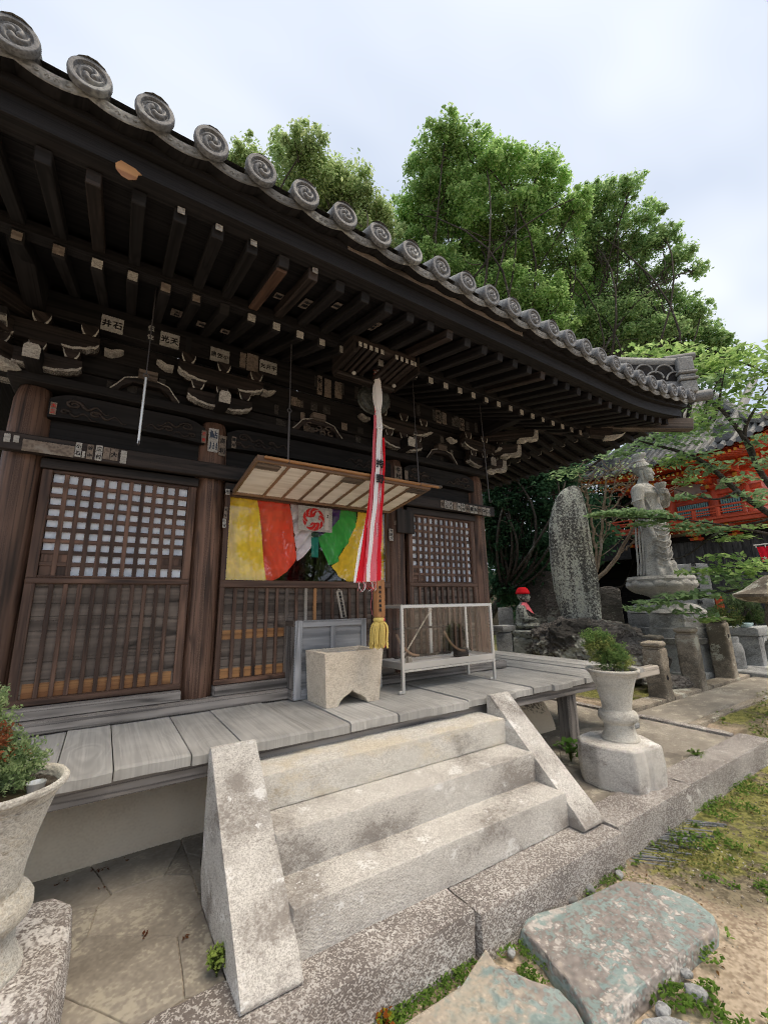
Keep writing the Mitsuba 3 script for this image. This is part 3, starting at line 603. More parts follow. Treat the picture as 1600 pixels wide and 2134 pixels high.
part(steps, 'side_stone', stringer(0.572, 0.818, 51), 'granite_worn', 40)
part(steps, 'side_stone', stringer(2.762, 2.985, 52), 'granite_worn', 40)

# ================================================================== THE HALL
hall = thing('temple_hall', 'old dark wooden temple hall with lattice doors, bracketed deep eaves and a grey tiled roof', 'temple')
H = 'temple_hall'
L_COL, M1, M2, R_COL, YC = -0.60, 0.68, 2.67, 3.98, 3.87        # column centres
X_MID = (L_COL + R_COL) / 2
BACK = YC + 4.6


def P(name, mesh, m, smooth=False, color=None, tw=None, label=None): return part(H, name, mesh, m, smooth, color, tw, label)


# base under the deck
base = [(3.38, 0.19), (3.385, 0.24), (3.42, 0.36), (3.50, 0.47), (3.62, 0.55), (3.80, 0.59)]
bv, bf = [], []
for k, xx in enumerate(np.linspace(-6, 4.6, 60)):
    for (y, z) in base: bv.append((xx, y + 0.02 * (meshkit.noise(np.array([[xx * 2, z * 5, 1]]))[0] - 0.5), z))
n = len(base)
for k in range(59):
    for j in range(n - 1):
        a = k * n + j; bf += [[a, a + n, a + n + 1], [a, a + n + 1, a + 1]]
P('plaster_base', (np.array(bv), np.array(bf)), 'plaster', True)
P('base_board', bx(-6, 4.5, 3.82, 3.88, 0.19, 0.9), 'wood_black')

# columns: round, slightly worn, flared grain
for cx in (L_COL, M1, M2, R_COL):
    prof = [(0.128, 0.905), (0.130, 1.2), (0.131, 2.2), (0.127, 3.0), (0.121, 3.22), (0.100, 3.32)]
    v, f = lathe(prof, 28, (cx, YC, 0))
    i = int(rng.integers(97)); ang = np.arctan2(v[:, 1] - YC, v[:, 0] - cx)
    uv = np.stack([v[:, 2] + i * 7.3, (ang + math.pi / 2) % (2 * math.pi) * 0.13 + i * 10], 1)
    P('column', (v, f, uv), 'wood_brown', True)
for cy in (YC + 2.3, BACK):
    for cx in (L_COL, R_COL):
        v, f = lathe([(0.13, 0.905), (0.13, 3.3)], 20, (cx, cy, 0)); P('column', (v, f), 'wood_brown', True)
# closed side and back walls, inner floor and ceiling (dark room behind the front)
P('side_wall', bx(R_COL - 0.05, R_COL + 0.03, YC, BACK, 0.9, 3.9), 'wood_dark')
P('side_wall', bx(L_COL - 0.03, L_COL + 0.05, YC, BACK, 0.9, 3.9), 'wood_dark')
P('back_wall', bx(L_COL, R_COL, BACK - 0.04, BACK + 0.04, 0.9, 3.9), 'wood_dark')
P('inner_floor', bx(L_COL, R_COL, 3.99, BACK, 0.95, 1.0), 'wood_dark')
P('ceiling', bx(L_COL, R_COL, 3.95, BACK, 3.32, 3.36), 'wood_black')

# sills (two steps), long rail, lintel boards
P('sill', bx(-2.2, 4.16, 3.655, 3.78, 0.905, 0.985, c=0.008), 'wood_sill')
for a, b in ((L_COL + .12, M1 - .12), (M1 + .12, M2 - .12), (M2 + .12, R_COL - .12)):
    P('sill', bx(a, b, 3.71, 3.90, 0.987, 1.062, c=0.006), 'wood_sill')
    P('lintel', bx(a - .01, b + .01, 3.74, 3.90, 2.695, 2.768), 'wood_dark')
    P('frieze_board', bx(a - .02, b + .02, 3.83, 3.86, 2.90, 3.10), 'wood_black')
P('long_rail', bx(-0.76, 4.15, 3.665, 3.735, 2.775, 2.903, c=0.006), 'wood_dark')


def tie_beam(x0, x1, waves):
    """slightly arched beam with carved swirls near its ends"""
    n = 40
    xs = np.linspace(x0, x1, n)
    t = (xs - x0) / (x1 - x0)
    e = np.minimum(t, 1 - t) * (x1 - x0)
    lo = 3.088 + 0.022 * np.clip(e / 0.3, 0, 1) ** 0.5
    hi = 3.30 - 0.06 * (1 - np.clip(e / 0.18, 0, 1)) ** 2
    g = Polygon(np.r_[np.c_[xs, lo], np.c_[xs[::-1], hi[::-1]]])
    k = P('tie_beam', prism(g, 3.755, 3.90), 'wood_black')
    for s, cx in ((1, x0 + 0.05), (-1, x1 - 0.05)):
        ms = []
        for q, (dx, dz, r, turns) in enumerate(waves):
            a = np.linspace(0, turns * 2 * np.pi, 34)
            rr = r * (1 - a / a[-1] * 0.8)
            pts = np.c_[cx + s * (dx + rr * np.cos(a)), 0 * a + 3.752, 3.19 + dz + rr * 0.62 * np.sin(a)]
            ms.append(tube(pts, np.linspace(0.013, 0.005, 34), 6))
            tail = np.linspace(0, 1, 14)
            pts = np.c_[cx + s * (dx + r + tail * 0.17), 0 * tail + 3.752, 3.19 + dz - 0.02 * np.sin(tail * 9) - 0.02 * tail]
            ms.append(tube(pts, np.linspace(0.012, 0.004, 14), 6))
        v, f, _ = join(*ms)
        part(k, 'carved_swirl', (v, f), 'wood_dark', True)  # paler wood than the beam stands in for light on the relief


waves = ((0.10, 0.03, 0.055, 1.6), (0.24, -0.02, 0.04, 1.4), (0.05, -0.04, 0.03, 1.3), (0.36, 0.02, 0.028, 1.2))
tie_beam(L_COL + 0.10, M1 - 0.09, waves[:3])
tie_beam(M1 + 0.10, M2 - 0.09, waves)
tie_beam(M2 + 0.10, R_COL - 0.09, waves[:3])
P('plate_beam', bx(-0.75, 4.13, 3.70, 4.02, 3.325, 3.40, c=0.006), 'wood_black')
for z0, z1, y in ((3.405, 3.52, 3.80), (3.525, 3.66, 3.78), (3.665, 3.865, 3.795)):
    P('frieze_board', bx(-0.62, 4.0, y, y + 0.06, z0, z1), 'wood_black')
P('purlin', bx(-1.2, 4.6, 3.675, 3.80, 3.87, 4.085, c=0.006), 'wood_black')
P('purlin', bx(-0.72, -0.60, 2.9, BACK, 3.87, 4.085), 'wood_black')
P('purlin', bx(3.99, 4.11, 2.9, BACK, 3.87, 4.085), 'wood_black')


# bracket sets: block, arms with white painted undersides, small bearing blocks
def arm_outline(h, d):
    """half length h, depth d: an arm whose ends sweep up in two waves"""
    right = [(h, d), (h, d * 0.50), (h - 0.02, d * 0.30), (h - 0.05, d * 0.26), (h - 0.075, d * 0.12), (h - 0.11, d * 0.10), (h - 0.15, 0.0)]
    return right + [(-x, z) for x, z in right[::-1]]


def underside(h, d, t=0.014):
    r = [(h, d * 0.62), (h, d * 0.50), (h - 0.02, d * 0.30), (h - 0.05, d * 0.26), (h - 0.075, d * 0.12), (h - 0.11, d * 0.10), (h - 0.15, 0.0), (h - 0.22, 0.0)]
    up = [(x - 0.008 * (i > 1), z + t * (1.2 if i else 0.2)) for i, (x, z) in enumerate(r)]
    return Polygon(r + up[::-1]).buffer(0)


def bearing(parent, c, w, h, M):
    m = np.array([(-w / 2, h), (w / 2, h), (w / 2, h * 0.55), (w * 0.36, 0), (-w * 0.36, 0), (-w / 2, h * 0.55)]) + [c[0], c[2]]
    v, f = prism(m, c[1] - w / 2, c[1] + w / 2)
    k = part(parent, 'bearing_block', move((v, f), M), 'wood_dark')
    for s in (-1, 1):
        q = [(c[0] + s * w / 2, c[2] + h * 0.85), (c[0] + s * w / 2, c[2] + h * 0.5), (c[0] + s * w * 0.36, c[2] - 0.002), (c[0] + s * w * 0.20, c[2] - 0.002), (c[0] + s * w * 0.36, c[2] + h * 0.3)]
        part(parent, 'painted_edge', move(prism(Polygon(q).buffer(0), c[1] - w / 2 - 0.003, c[1] - w / 2), M), 'white_paint')


def bracket(cx, M=None, diag=0):
    M = np.eye(4) if M is None else M
    B = nk(H + '__bracket_set')
    v, f = prism(np.array([(-0.13, 0.13), (0.13, 0.13), (0.13, 0.06), (0.095, 0), (-0.095, 0), (-0.13, 0.06)]) + [cx, 3.40], 3.68, 4.0)
    put(B, move((v, f), M), 'wood_black')
    for (h, z, d, y) in ((0.27, 3.40, 0.125, 3.62), (0.36, 3.60, 0.14, 3.60)):
        part(B, 'arm', move(prism(np.array(arm_outline(h, d)) + [cx, z], y, y + 0.10), M), 'wood_dark')
        for s in (1, -1):
            u = underside(h, d)
            u = shapely.affinity.scale(u, s, 1, origin=(0, 0))
            part(B, 'painted_edge', move(prism(shapely.affinity.translate(u, cx, z), y - 0.003, y + 0.07), M), 'white_paint')
    # arms that come forward
    part(B, 'nose_arm', move(bx(cx - 0.05, cx + 0.05, 3.47, 3.9, 3.385, 3.50), M), 'wood_black')
    g = Polygon([(cx - 0.046, 3.388), (cx + 0.046, 3.388), (cx + 0.048, 3.47), (cx + 0.03, 3.496), (cx - 0.03, 3.496), (cx - 0.048, 3.47)])
    part(B, 'painted_nose', move(prism(g, 3.465, 3.47), M), 'white_paint')
    for s, z in ((-0.20, 3.53), (0.0, 3.53), (0.20, 3.53)):
        bearing(B, (cx + s, 3.66, z), 0.10, 0.075, M)
    for s in (-0.29, 0.0, 0.29):
        bearing(B, (cx + s, 3.65, 3.745), 0.11, 0.085, M)
    for s in (-0.5, 0.5):
        g = [(0, 0), (0.05, -0.006), (0.10, 0.02), (0.13, 0.05), (0.10, 0.055), (0.05, 0.03), (0, 0.035)]
        g = shapely.affinity.translate(shapely.affinity.scale(Polygon(g), s * 2, 1, origin=(0, 0)), cx + s * 0.78, 3.70)
        part(B, 'painted_edge', move(prism(g, 3.70, 3.78), M), 'white_paint')
    return B


for cx in (M1, M2): bracket(cx)


def corner_bracket(cx, s):
    """s = 1 at the right corner, -1 at the left: the arms also run out along the diagonal"""
    B = bracket(cx)
    ms, ws = [], []
    for (z, L, w) in ((3.40, 0.42, 0.12), (3.60, 0.62, 0.14), (3.80, 0.85, 0.16)):
        a = bx(-0.055, 0.055, -L, 0.1, z, z + 0.12, ax=1)
        R = shift(cx, YC - 0.05, 0) @ rot((0, 0, 1), 45 * s)
        part(B, 'corner_arm', move(a, R), 'wood_dark')
        g = [(0.0, 0.0), (0.16, 0.0), (0.20, -0.03), (0.11, -0.045), (0.06, -0.02), (0.0, -0.035), (-0.07, -0.02), (-0.07, 0.10), (-0.03, 0.11), (-0.02, 0.03)]
        v, f = prism(Polygon(g).buffer(0), -0.06, 0.06)
        v = np.stack([v[:, 1], v[:, 0] - L + 0.065, v[:, 2] + z], 1)
        part(B, 'painted_edge', move((v, f[:, ::-1]), R), 'white_paint')
        part(B, 'painted_edge', move(bx(-0.052, 0.052, -L - 0.004, -L, z + 0.005, z + 0.115), R), 'white_paint')
    # side-facing arms
    for (h, z, d) in ((0.27, 3.40, 0.125), (0.36, 3.60, 0.14)):
        R = shift(cx, YC, 0) @ rot((0, 0, 1), 90 * s)
        part(B, 'arm', move(prism(np.array(arm_outline(h, d)) + [0, z], -0.27, -0.17), R), 'wood_black')
        for q in (1, -1):
            u = shapely.affinity.scale(underside(h, d), q, 1, origin=(0, 0))
            part(B, 'painted_edge', move(prism(shapely.affinity.translate(u, 0, z), -0.273, -0.167), R), 'white_paint')
        part(B, 'arm', move(bx(-0.05, 0.05, -0.40, 0.0, z, z + d * 0.9, ax=1), R), 'wood_black')
    return B


corner_bracket(R_COL, 1)
corner_bracket(L_COL, -1)


def frog_leg(cx, s=1.0):
    """strut between the bracket sets"""
    K = nk(H + '__frog_leg_strut')
    o = [(-0.26, 0), (-0.20, 0.0), (-0.17, 0.05), (-0.10, 0.10), (0.10, 0.10), (0.17, 0.05), (0.20, 0), (0.26, 0), (0.25, 0.03), (0.20, 0.06), (0.15, 0.13), (0.07, 0.155), (-0.07, 0.155), (-0.15, 0.13), (-0.20, 0.06), (-0.25, 0.03)]
    o = np.array(o) * [s, 1] + [cx, 3.402]
    put(K, prism(o, 3.715, 3.78), 'wood_dark')
    part(K, 'bearing_block', bx(cx - 0.07, cx + 0.07, 3.69, 3.80, 3.545, 3.625), 'wood_panel')
    a = np.linspace(0, 1, 20)
    for sg in (-1, 1):
        pts = np.c_[cx + sg * s * np.interp(a, [0, .3, .6, 1], [0.05, 0.16, 0.205, 0.25]), 0 * a + 3.712, 3.402 + np.interp(a, [0, .3, .6, 1], [0.157, 0.125, 0.06, 0.005])]
        part(K, 'painted_edge', tube(pts, 0.005, 5), 'white_paint', True)


frog_leg(0.11)
frog_leg(1.66, 1.1)
frog_leg(3.33)
K = 'temple_hall__frog_leg_strut_001'
ms = []
for q in range(9):                                      # the carving in the middle strut
    a = np.linspace(0, 4.5, 22); r = 0.045 * (1 - a / 6)
    c = (1.66 + (q - 4) * 0.035, 3.45 + 0.03 * math.sin(q * 2.1))
    ms.append(tube(np.c_[c[0] + r * np.cos(a + q), 0 * a + 3.71, c[1] + 0.7 * r * np.sin(a + q)], 0.008, 5))
v, f, _ = join(*ms); part(K, 'carving', (v, f), 'wood_panel', True)

# ------------------------------------------------------------------ deck
seams = [-2.2, -1.86, -1.47, -1.12, -0.80, -0.46, -0.121, 0.123, 0.488, 0.767, 1.169, 1.487, 1.885, 2.192, 2.585, 2.87, 3.15, 3.42, 3.70, 3.99, 4.25, 4.52, 4.78, 5.02, 5.25, 5.45]
D = nk(H + '__deck')
put(D, bx(-2.2, 5.4, 2.765, 2.875, 0.745, 0.838, c=0.006), 'wood_sill')


def plank(x0, x1, y0, y1, z, seed):
    """a board with a worn, uneven front edge"""
    g = 0.0035
    n, mth = 9, 12
    xs = np.linspace(x0 + g, x1 - g, n)
    ys = y0 + (y1 - y0) * np.linspace(0, 1, mth) ** 1.6
    R = np.random.default_rng(seed)
    V = []
    cup, tilt = R.uniform(-0.004, 0.004), R.uniform(-0.004, 0.004)
    fr = 0.014 * (meshkit.noise(np.c_[xs * 14, xs * 0 + seed, xs * 0]) - 0.5) + R.uniform(-0.012, 0.012)
    top = []
    for j, y in enumerate(ys):
        t = (xs - x0) / (x1 - x0) - 0.5
        yy = y + fr * (1 - j / (mth - 1))
        drop = 0.010 * math.exp(-((y - y0) / 0.012) ** 2)
        zz = z + cup * (4 * t * t - 1) + tilt * t + 0.003 * (meshkit.noise(np.c_[xs * 6, yy * 4, xs * 0 + seed]) - 0.5) - drop
        top.append(np.c_[xs, yy, zz])
    top = np.array(top).reshape(-1, 3)
    bot = top.copy(); bot[:, 2] = z - 0.058
    V = np.vstack([top, bot]); N = len(top)
    i, j = np.meshgrid(np.arange(mth - 1), np.arange(n - 1), indexing='ij'); k = (i * n + j).ravel()
    q = np.stack([k, k + 1, k + n + 1, k + n], 1)
    F = [q[:, [0, 1, 2]], q[:, [0, 2, 3]]]
    ring = list(range(n)) + [r * n + n - 1 for r in range(1, mth)] + [(mth - 1) * n + c for c in range(n - 2, -1, -1)] + [r * n for r in range(mth - 2, 0, -1)]
    a = np.array(ring); b = np.roll(a, -1)
    F += [np.stack([a, a + N, b + N], 1), np.stack([a, b + N, b], 1)]
    F = np.vstack(F)
    idd = seed % 97
    uv = np.stack([V[:, 1] + (V[:, 2] - z) + idd * 7.3, V[:, 0] - (x0 + x1) / 2 + R.uniform(-0.05, 0.05) + idd * 10], 1)
    return V, F, uv


for s, (a, b) in enumerate(zip(seams[:-1], seams[1:])):
    y1 = 3.70 if b < 4.3 else 8.6
    part(D, 'plank', plank(a, b, 2.69 + (0.02 if s % 3 else 0.0), y1, 0.90 + 0.004 * math.sin(s * 2.3), 100 + s), 'wood_deck', False)
part(D, 'post', bx(4.05, 4.20, 2.80, 2.94, 0.19, 0.745, c=0.012), 'wood_sill')
part(D, 'post', bx(5.22, 5.34, 2.92, 3.05, 0.26, 0.745, c=0.012), 'wood_sill')
part(D, 'post', bx(5.22, 5.34, 4.72, 4.85, 0.26, 0.745, c=0.012), 'wood_sill')
part(D, 'post', bx(-1.30, -1.16, 2.80, 2.94, 0.19, 0.745, c=0.012), 'wood_sill')
part(D, 'side_beam', bx(5.24, 5.36, 2.9, 8.6, 0.75, 0.838, c=0.006), 'wood_sill')
part(D, 'beam_end', bx(5.30, 5.93, 2.755, 2.86, 0.755, 0.865, c=0.012), 'wood_tablet', label='pale weathered beam end sticking out past the deck corner')
part(D, 'post_stone', block(5.14, 5.46, 2.84, 3.12, 0.18, 0.262, 0.03, 0.01, 0.04, 71), 'granite_grey', 40)


# ------------------------------------------------------------------ doors
def lattice_door(x0, x1, z0, z1, nx, nz, brown, slats_z, parent_label, orange):
    """upper lattice x0..x1, z0..z1 over frosted panes, lower boarded panel with slats"""
    K = nk(H + '__lattice_door')
    labels[K] = {'label': parent_label}
    y = 3.775
    bw = 0.030
    put(K, bx(x0 - 0.065, x0 - 0.005, y - 0.012, y + 0.045, 1.067, z1 + 0.022), 'wood_brown')
    part(K, 'stile', bx(x1 + 0.005, x1 + 0.065, y - 0.012, y + 0.045, 1.067, z1 + 0.022), 'wood_brown')
    part(K, 'top_rail', bx(x0 - 0.005, x1 + 0.005, y - 0.010, y + 0.04, z1 + 0.001, z1 + 0.022), 'wood_brown')
    part(K, 'middle_rail', bx(x0 - 0.064, x1 + 0.064, y - 0.020, y + 0.045, 1.868, 1.913, c=0.006), 'wood_brown')
    part(K, 'bottom_rail', bx(x0 - 0.064, x1 + 0.064, y - 0.018, y + 0.045, 1.069, 1.112, c=0.006), 'wood_brown')
    px, pz = (x1 - x0) / nx, (z1 - z0) / nz
    vd = hd = None
    for i in range(1, nx):
        x = x0 + i * px
        k = nk(K + '__lattice_bar')
        put(k, bx(x - bw / 2, x + bw / 2, y, y + 0.026, z0 - 0.012, z1 + 0.001, c=0.003), 'wood_brown')
    for j in range(0, nz):
        z = z0 + j * pz
        if j == 0:
            part(K, 'lattice_bar', bx(x0 - 0.005, x1 + 0.005, y - 0.008, y + 0.034, z0 - 0.011, z0 + 0.002, c=0.003), 'wood_brown')
        else:
            part(K, 'lattice_bar', bx(x0 - 0.005, x1 + 0.005, y + 0.004, y + 0.031, z - bw / 2, z + bw / 2, c=0.003), 'wood_brown')
    Rp = np.random.default_rng(int(x0 * 100) + 200)
    for i in range(nx):
        for j in range(nz):
            v, f, uv = bx(-px / 2 + .001, px / 2 - .001, -0.0015, 0.0015, -pz / 2 + .001, pz / 2 - .001, ax=0, c=0.0005)
            part(K, 'frosted_pane', move((v, f, uv), shift(x0 + (i + .5) * px, y + 0.034, z0 + (j + .5) * pz) @ rot((1, 0, 0), Rp.normal() * 0.9) @ rot((0, 0, 1), Rp.normal() * 0.7)), 'frosted')
    part(K, 'backing', bx(x0 - 0.01, x1 + 0.01, y + 0.0375, y + 0.042, z0 - 0.005, z1 + 0.005, c=0.001), 'wood_dark')
    for (i, j) in brown:
        part(K, 'patch_board', bx(x0 + i * px, x0 + (i + 1) * px, y + 0.012, y + 0.024, z0 + j * pz, z0 + (j + 1) * pz, c=0.001), 'wood_brown')
    # boarded panel below
    nb = 3
    zb = np.linspace(1.11, 1.87, nb + 1)
    for a, b in zip(zb[:-1], zb[1:]):
        part(K, 'panel_board', bx(x0 - 0.01, x1 + 0.01, y + 0.022, y + 0.034, a + 0.0004, b - 0.0004, ax=0, c=0.0008), 'wood_panel')
    for (a, b, c, d) in orange:
        part(K, 'new_board', bx(a, b, y + 0.0195, y + 0.0235, c, d, ax=0, c=0.001), 'wood_orange', label='strip of new orange wood low on the door')
    for x in slats_z:
        part(K, 'slat', bx(x - 0.014, x + 0.014, y - 0.006, y + 0.0185, 1.111, 1.869, c=0.003), 'wood_brown')
    return K


sl = [x0 for x0 in np.linspace(-0.41, 0.495, 12)[1:-1]]
lattice_door(-0.411, 0.496, 1.924, 2.672, 11, 9, ((0, 0), (1, 0), (0, 1), (1, 1), (9, 1), (10, 1)), sl, 'left lattice door, frosted panes above and slatted boards below', ((-0.405, 0.49, 1.113, 1.205),))
lattice_door(2.872, 3.792, 1.924, 2.675, 11, 9, ((0, 0), (1, 0), (0, 1)), np.linspace(2.872, 3.792, 12)[1:-1], 'right lattice door behind the glass showcase', ())
for a, b in ((L_COL + .13, -0.477), (0.562, M1 - .13), (M2 + .13, 2.806), (3.858, R_COL - .12)):
    if b - a > 0.02: P('door_jamb', bx(a - 0.03, b, 3.755, 3.86, 1.063, 2.694, c=0.005), 'wood_dark')

# middle bay: window with curtain above, slatted boards below
K = nk(H + '__middle_screen')
y = 3.775
put(K, bx(M1 + .12, M2 - .12, y - 0.02, y + 0.06, 1.846, 1.912, c=0.006), 'wood_brown')
part(K, 'bottom_rail', bx(M1 + .12, M2 - .12, y - 0.018, y + 0.05, 1.064, 1.104, c=0.006), 'wood_brown')
part(K, 'stile', bx(M1 + .122, M1 + .165, y - 0.015, y + 0.05, 1.105, 2.69, c=0.005), 'wood_brown')
part(K, 'stile', bx(M2 - .165, M2 - .122, y - 0.015, y + 0.05, 1.105, 2.69, c=0.005), 'wood_brown')
part(K, 'top_rail', bx(M1 + .165, M2 - .165, y - 0.01, y + 0.05, 2.655, 2.692, c=0.005), 'wood_brown')
zb = np.linspace(1.104, 1.846, 4)
for a, b in zip(zb[:-1], zb[1:]):
    part(K, 'panel_board', bx(M1 + .13, M2 - .13, y + 0.022, y + 0.034, a + 0.0004, b - 0.0004, ax=0, c=0.0008), 'wood_panel')
for (c, d) in ((1.416, 1.492), (1.106, 1.184)):
    part(K, 'new_board', bx(M1 + .165, 1.62, y + 0.0195, y + 0.0235, c, d, ax=0, c=0.001), 'wood_orange', label='strip of new orange wood across the middle panel')
for i in range(16):
    x = 0.934 + i * 0.0935
    if x < M2 - 0.2:
        part(K, 'slat', bx(x - 0.014, x + 0.014, y - 0.006, y + 0.0185, 1.105, 1.845, c=0.003), 'wood_orange' if i == 8 else 'wood_tablet' if i == 7 else 'wood_panel' if i == 5 else 'wood_brown')
xa, xb = M1 + .166, M2 - .166
put(K + '__window_pane', (np.array([[xa, y + 0.004, 1.912], [xb, y + 0.004, 1.912], [xb, y + 0.004, 2.655], [xa, y + 0.004, 2.655]]), np.array([[0, 1, 2], [0, 2, 3]])), 'window_glass')
labels[K + '__window_pane'] = {'label': 'sheet of window glass in front of the coloured curtain'}
P('cover_plate', bx(2.615, 2.852, 3.70, 3.728, 2.45, 2.72, ax=2), 'wood_dark')


# ------------------------------------------------------------------ eaves
def lift(x):                    # the eaves sweep up towards both corners
    a = np.abs(np.asarray(x, float) - X_MID) - 2.75
    return 0.20 * np.clip(a / 1.58, 0, 1.15) ** 1.7


RAF = 0.19
phase = 0.126
xs_all = phase + RAF * np.arange(-14, 31)


def slope_bar(x, y0, z0, y1, z1, w, h):
    """a square bar from (y0, z0) to (y1, z1), the points being the middle of its ends"""
    L = math.hypot(y1 - y0, z1 - z0)
    v, f, uv = bx(-w / 2, w / 2, 0, L, -h / 2, h / 2, ax=1, c=0.004)
    R = shift(x, y0, z0) @ rot((1, 0, 0), math.degrees(math.atan2(z1 - z0, y1 - y0)))
    return v @ R[:3, :3].T + R[:3, 3], f, uv


tips_w = set(range(-14, 31)) - {2}
dull = {-4, -3, 0, 1}


def mirror_r(m): return (np.stack([R_COL + YC - m[0][:, 1], YC + R_COL - m[0][:, 0], m[0][:, 2]], 1), m[1][:, ::-1], *m[2:])
def mirror_l(m): return (np.stack([L_COL - YC + m[0][:, 1], YC + L_COL * -1 + m[0][:, 0], m[0][:, 2]], 1), m[1], *m[2:])


for side in (0, 1):
    for q, x in enumerate(xs_all):
        out = max(0, x - R_COL, L_COL - x)           # past the corner columns the rafters end on the hip beam
        z = float(lift(x))
        ya = YC + 0.12 - out if out else YC + 0.12
        if side == 1 and x < 1.0: continue
        tr = mirror_r if side else (lambda m: m)
        if ya > 2.9:
            t = 0.0 if not out else 0
            zr = 3.783 + (ya - 2.8) * 0.385
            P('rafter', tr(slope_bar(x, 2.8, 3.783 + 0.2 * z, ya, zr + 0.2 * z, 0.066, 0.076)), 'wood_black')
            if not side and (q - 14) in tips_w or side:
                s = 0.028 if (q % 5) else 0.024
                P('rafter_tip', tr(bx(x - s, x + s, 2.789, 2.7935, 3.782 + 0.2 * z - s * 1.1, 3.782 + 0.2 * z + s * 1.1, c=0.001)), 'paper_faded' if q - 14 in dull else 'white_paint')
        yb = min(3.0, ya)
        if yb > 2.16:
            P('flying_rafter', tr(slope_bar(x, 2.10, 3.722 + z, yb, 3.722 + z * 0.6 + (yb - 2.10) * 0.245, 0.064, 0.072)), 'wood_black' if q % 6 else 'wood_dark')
            if not side and x > 0 and x < 0.95 and q % 4 != 1:
                P('rafter_tip', bx(x - 0.018, x + 0.018, 2.074, 2.079, 3.715 + z, 3.752 + z, c=0.001), 'white_paint')
P('flying_rafter', slope_bar(xs_all[17] + 0.0005, 2.13, 3.714, 2.85, 3.895, 0.063, 0.074), 'wood_brown', label='flying rafter whose side shows fresh brown wood')


def long_beam(y0, y1, zlo, zhi, k, mtl, name, x0, x1, n=44):
    xs = np.linspace(x0, x1, n)
    for side in (0, 1):
        V, F, U = [], [], []
        i = int(rng.integers(97))
        for x in xs:
            z = float(lift(x)) * k
            V += [(x, y0, zlo + z), (x, y1, zlo + z), (x, y1, zhi + z), (x, y0, zhi + z)]
            U += [(x + i * 7.3, i * 10 + w) for w in (0, 0.3, 0.6, 0.9)]
        for a in range(n - 1):
            for b in range(4):
                p, q = a * 4 + b, a * 4 + (b + 1) % 4
                F += [[p, p + 4, q + 4], [p, q + 4, q]]
        e = (n - 1) * 4
        F += [[0, 1, 2], [0, 2, 3], [e, e + 2, e + 1], [e, e + 3, e + 2]]
        m = (np.array(V), np.array(F)[:, ::-1], np.array(U))
        P(name, mirror_r(m) if side else m, mtl)


XL, XR = L_COL - (YC - 1.86), R_COL + (YC - 1.86)
long_beam(2.775, 2.865, 3.825, 3.90, 0.3, 'wood_black', 'kioi_beam', L_COL - 1.09, R_COL + 1.09)
long_beam(2.005, 2.115, 3.762, 3.868, 1.0, 'wood_black', 'eave_beam', L_COL - 1.86, R_COL + 1.86)
long_beam(1.955, 2.06, 3.87, 3.915, 1.0, 'wood_black', 'eave_board', L_COL - 1.9, R_COL + 1.9)
P('eave_board', bx(1.05, 2.72, 1.951, 1.954, 3.872, 3.913, ax=0, c=0.001), 'wood_panel', label='stretch of paler weathered board under the eave tiles')


def sheet(rows, x0f, x1f, n, mtl, name):
    """boards above the rafters, between rows (y, z, share of the lift)"""
    V, F, U = [], [], []
    for (y, z, k) in rows:
        for t in np.linspace(0, 1, n):
            x = x0f(y) + (x1f(y) - x0f(y)) * t
            V.append((x, y, z + k * float(lift(x)))); U.append((x, y * 2.1))
    for r in range(len(rows) - 1):
        for c in range(n - 1):
            a = r * n + c
            F += [[a, a + 1, a + n + 1], [a, a + n + 1, a + n]]
    m = (np.array(V), np.array(F), np.array(U))
    P(name, m, mtl); P(name, mirror_r(m), mtl); P(name, mirror_l(m), mtl)


lx, rx = lambda y: L_COL - (YC - y), lambda y: R_COL + (YC - y)
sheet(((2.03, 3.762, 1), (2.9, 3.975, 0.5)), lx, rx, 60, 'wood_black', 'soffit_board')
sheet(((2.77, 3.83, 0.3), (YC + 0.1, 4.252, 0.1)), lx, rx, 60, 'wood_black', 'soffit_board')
# hip beams
for s, cx in ((1, R_COL), (-1, L_COL)):
    R = shift(cx, YC, 0) @ rot((0, 0, 1), 45 * s)
    for (L0, L1, z0, z1, w, h, m) in ((-1.80, 0.1, 3.775, 4.19, 0.11, 0.13, 'wood_dark'), (-2.72, -1.2, 3.80, 3.985, 0.12, 0.15, 'wood_panel')):
        v, f, uv = bx(-w / 2, w / 2, 0, math.hypot(L1 - L0, z1 - z0), -h / 2, h / 2, ax=1, c=0.008)
        A = R @ shift(0, L0, z0) @ rot((1, 0, 0), math.degrees(math.atan2(z1 - z0, L1 - L0)))
        P('hip_beam', (v @ A[:3, :3].T + A[:3, 3], f, uv), m)
    g = [(0, -0.065), (0.13, -0.072), (0.24, -0.02), (0.30, 0.045), (0.27, 0.0), (0.20, -0.03), (0.14, -0.03), (0.0, -0.035)]
    v, f = prism(Polygon(np.array(g) * [-1, 1]).buffer(0), -0.058, 0.058)
    v = np.stack([v[:, 1], v[:, 0] - 1.70, v[:, 2] + 3.775], 1)
    P('hip_beam_nose', (v @ R[:3, :3].T + R[:3, 3], f[:, ::-1]), 'white_paint')

# ------------------------------------------------------------------ tiled roof
ROOF = nk(H + '__roof')
YE = 1.90


def roof_z(y, x):
    d = y - YE
    return 4.00 + 0.40 * d + 0.055 * d * d + lift(x) * max(0, 1 - d / 3.0)


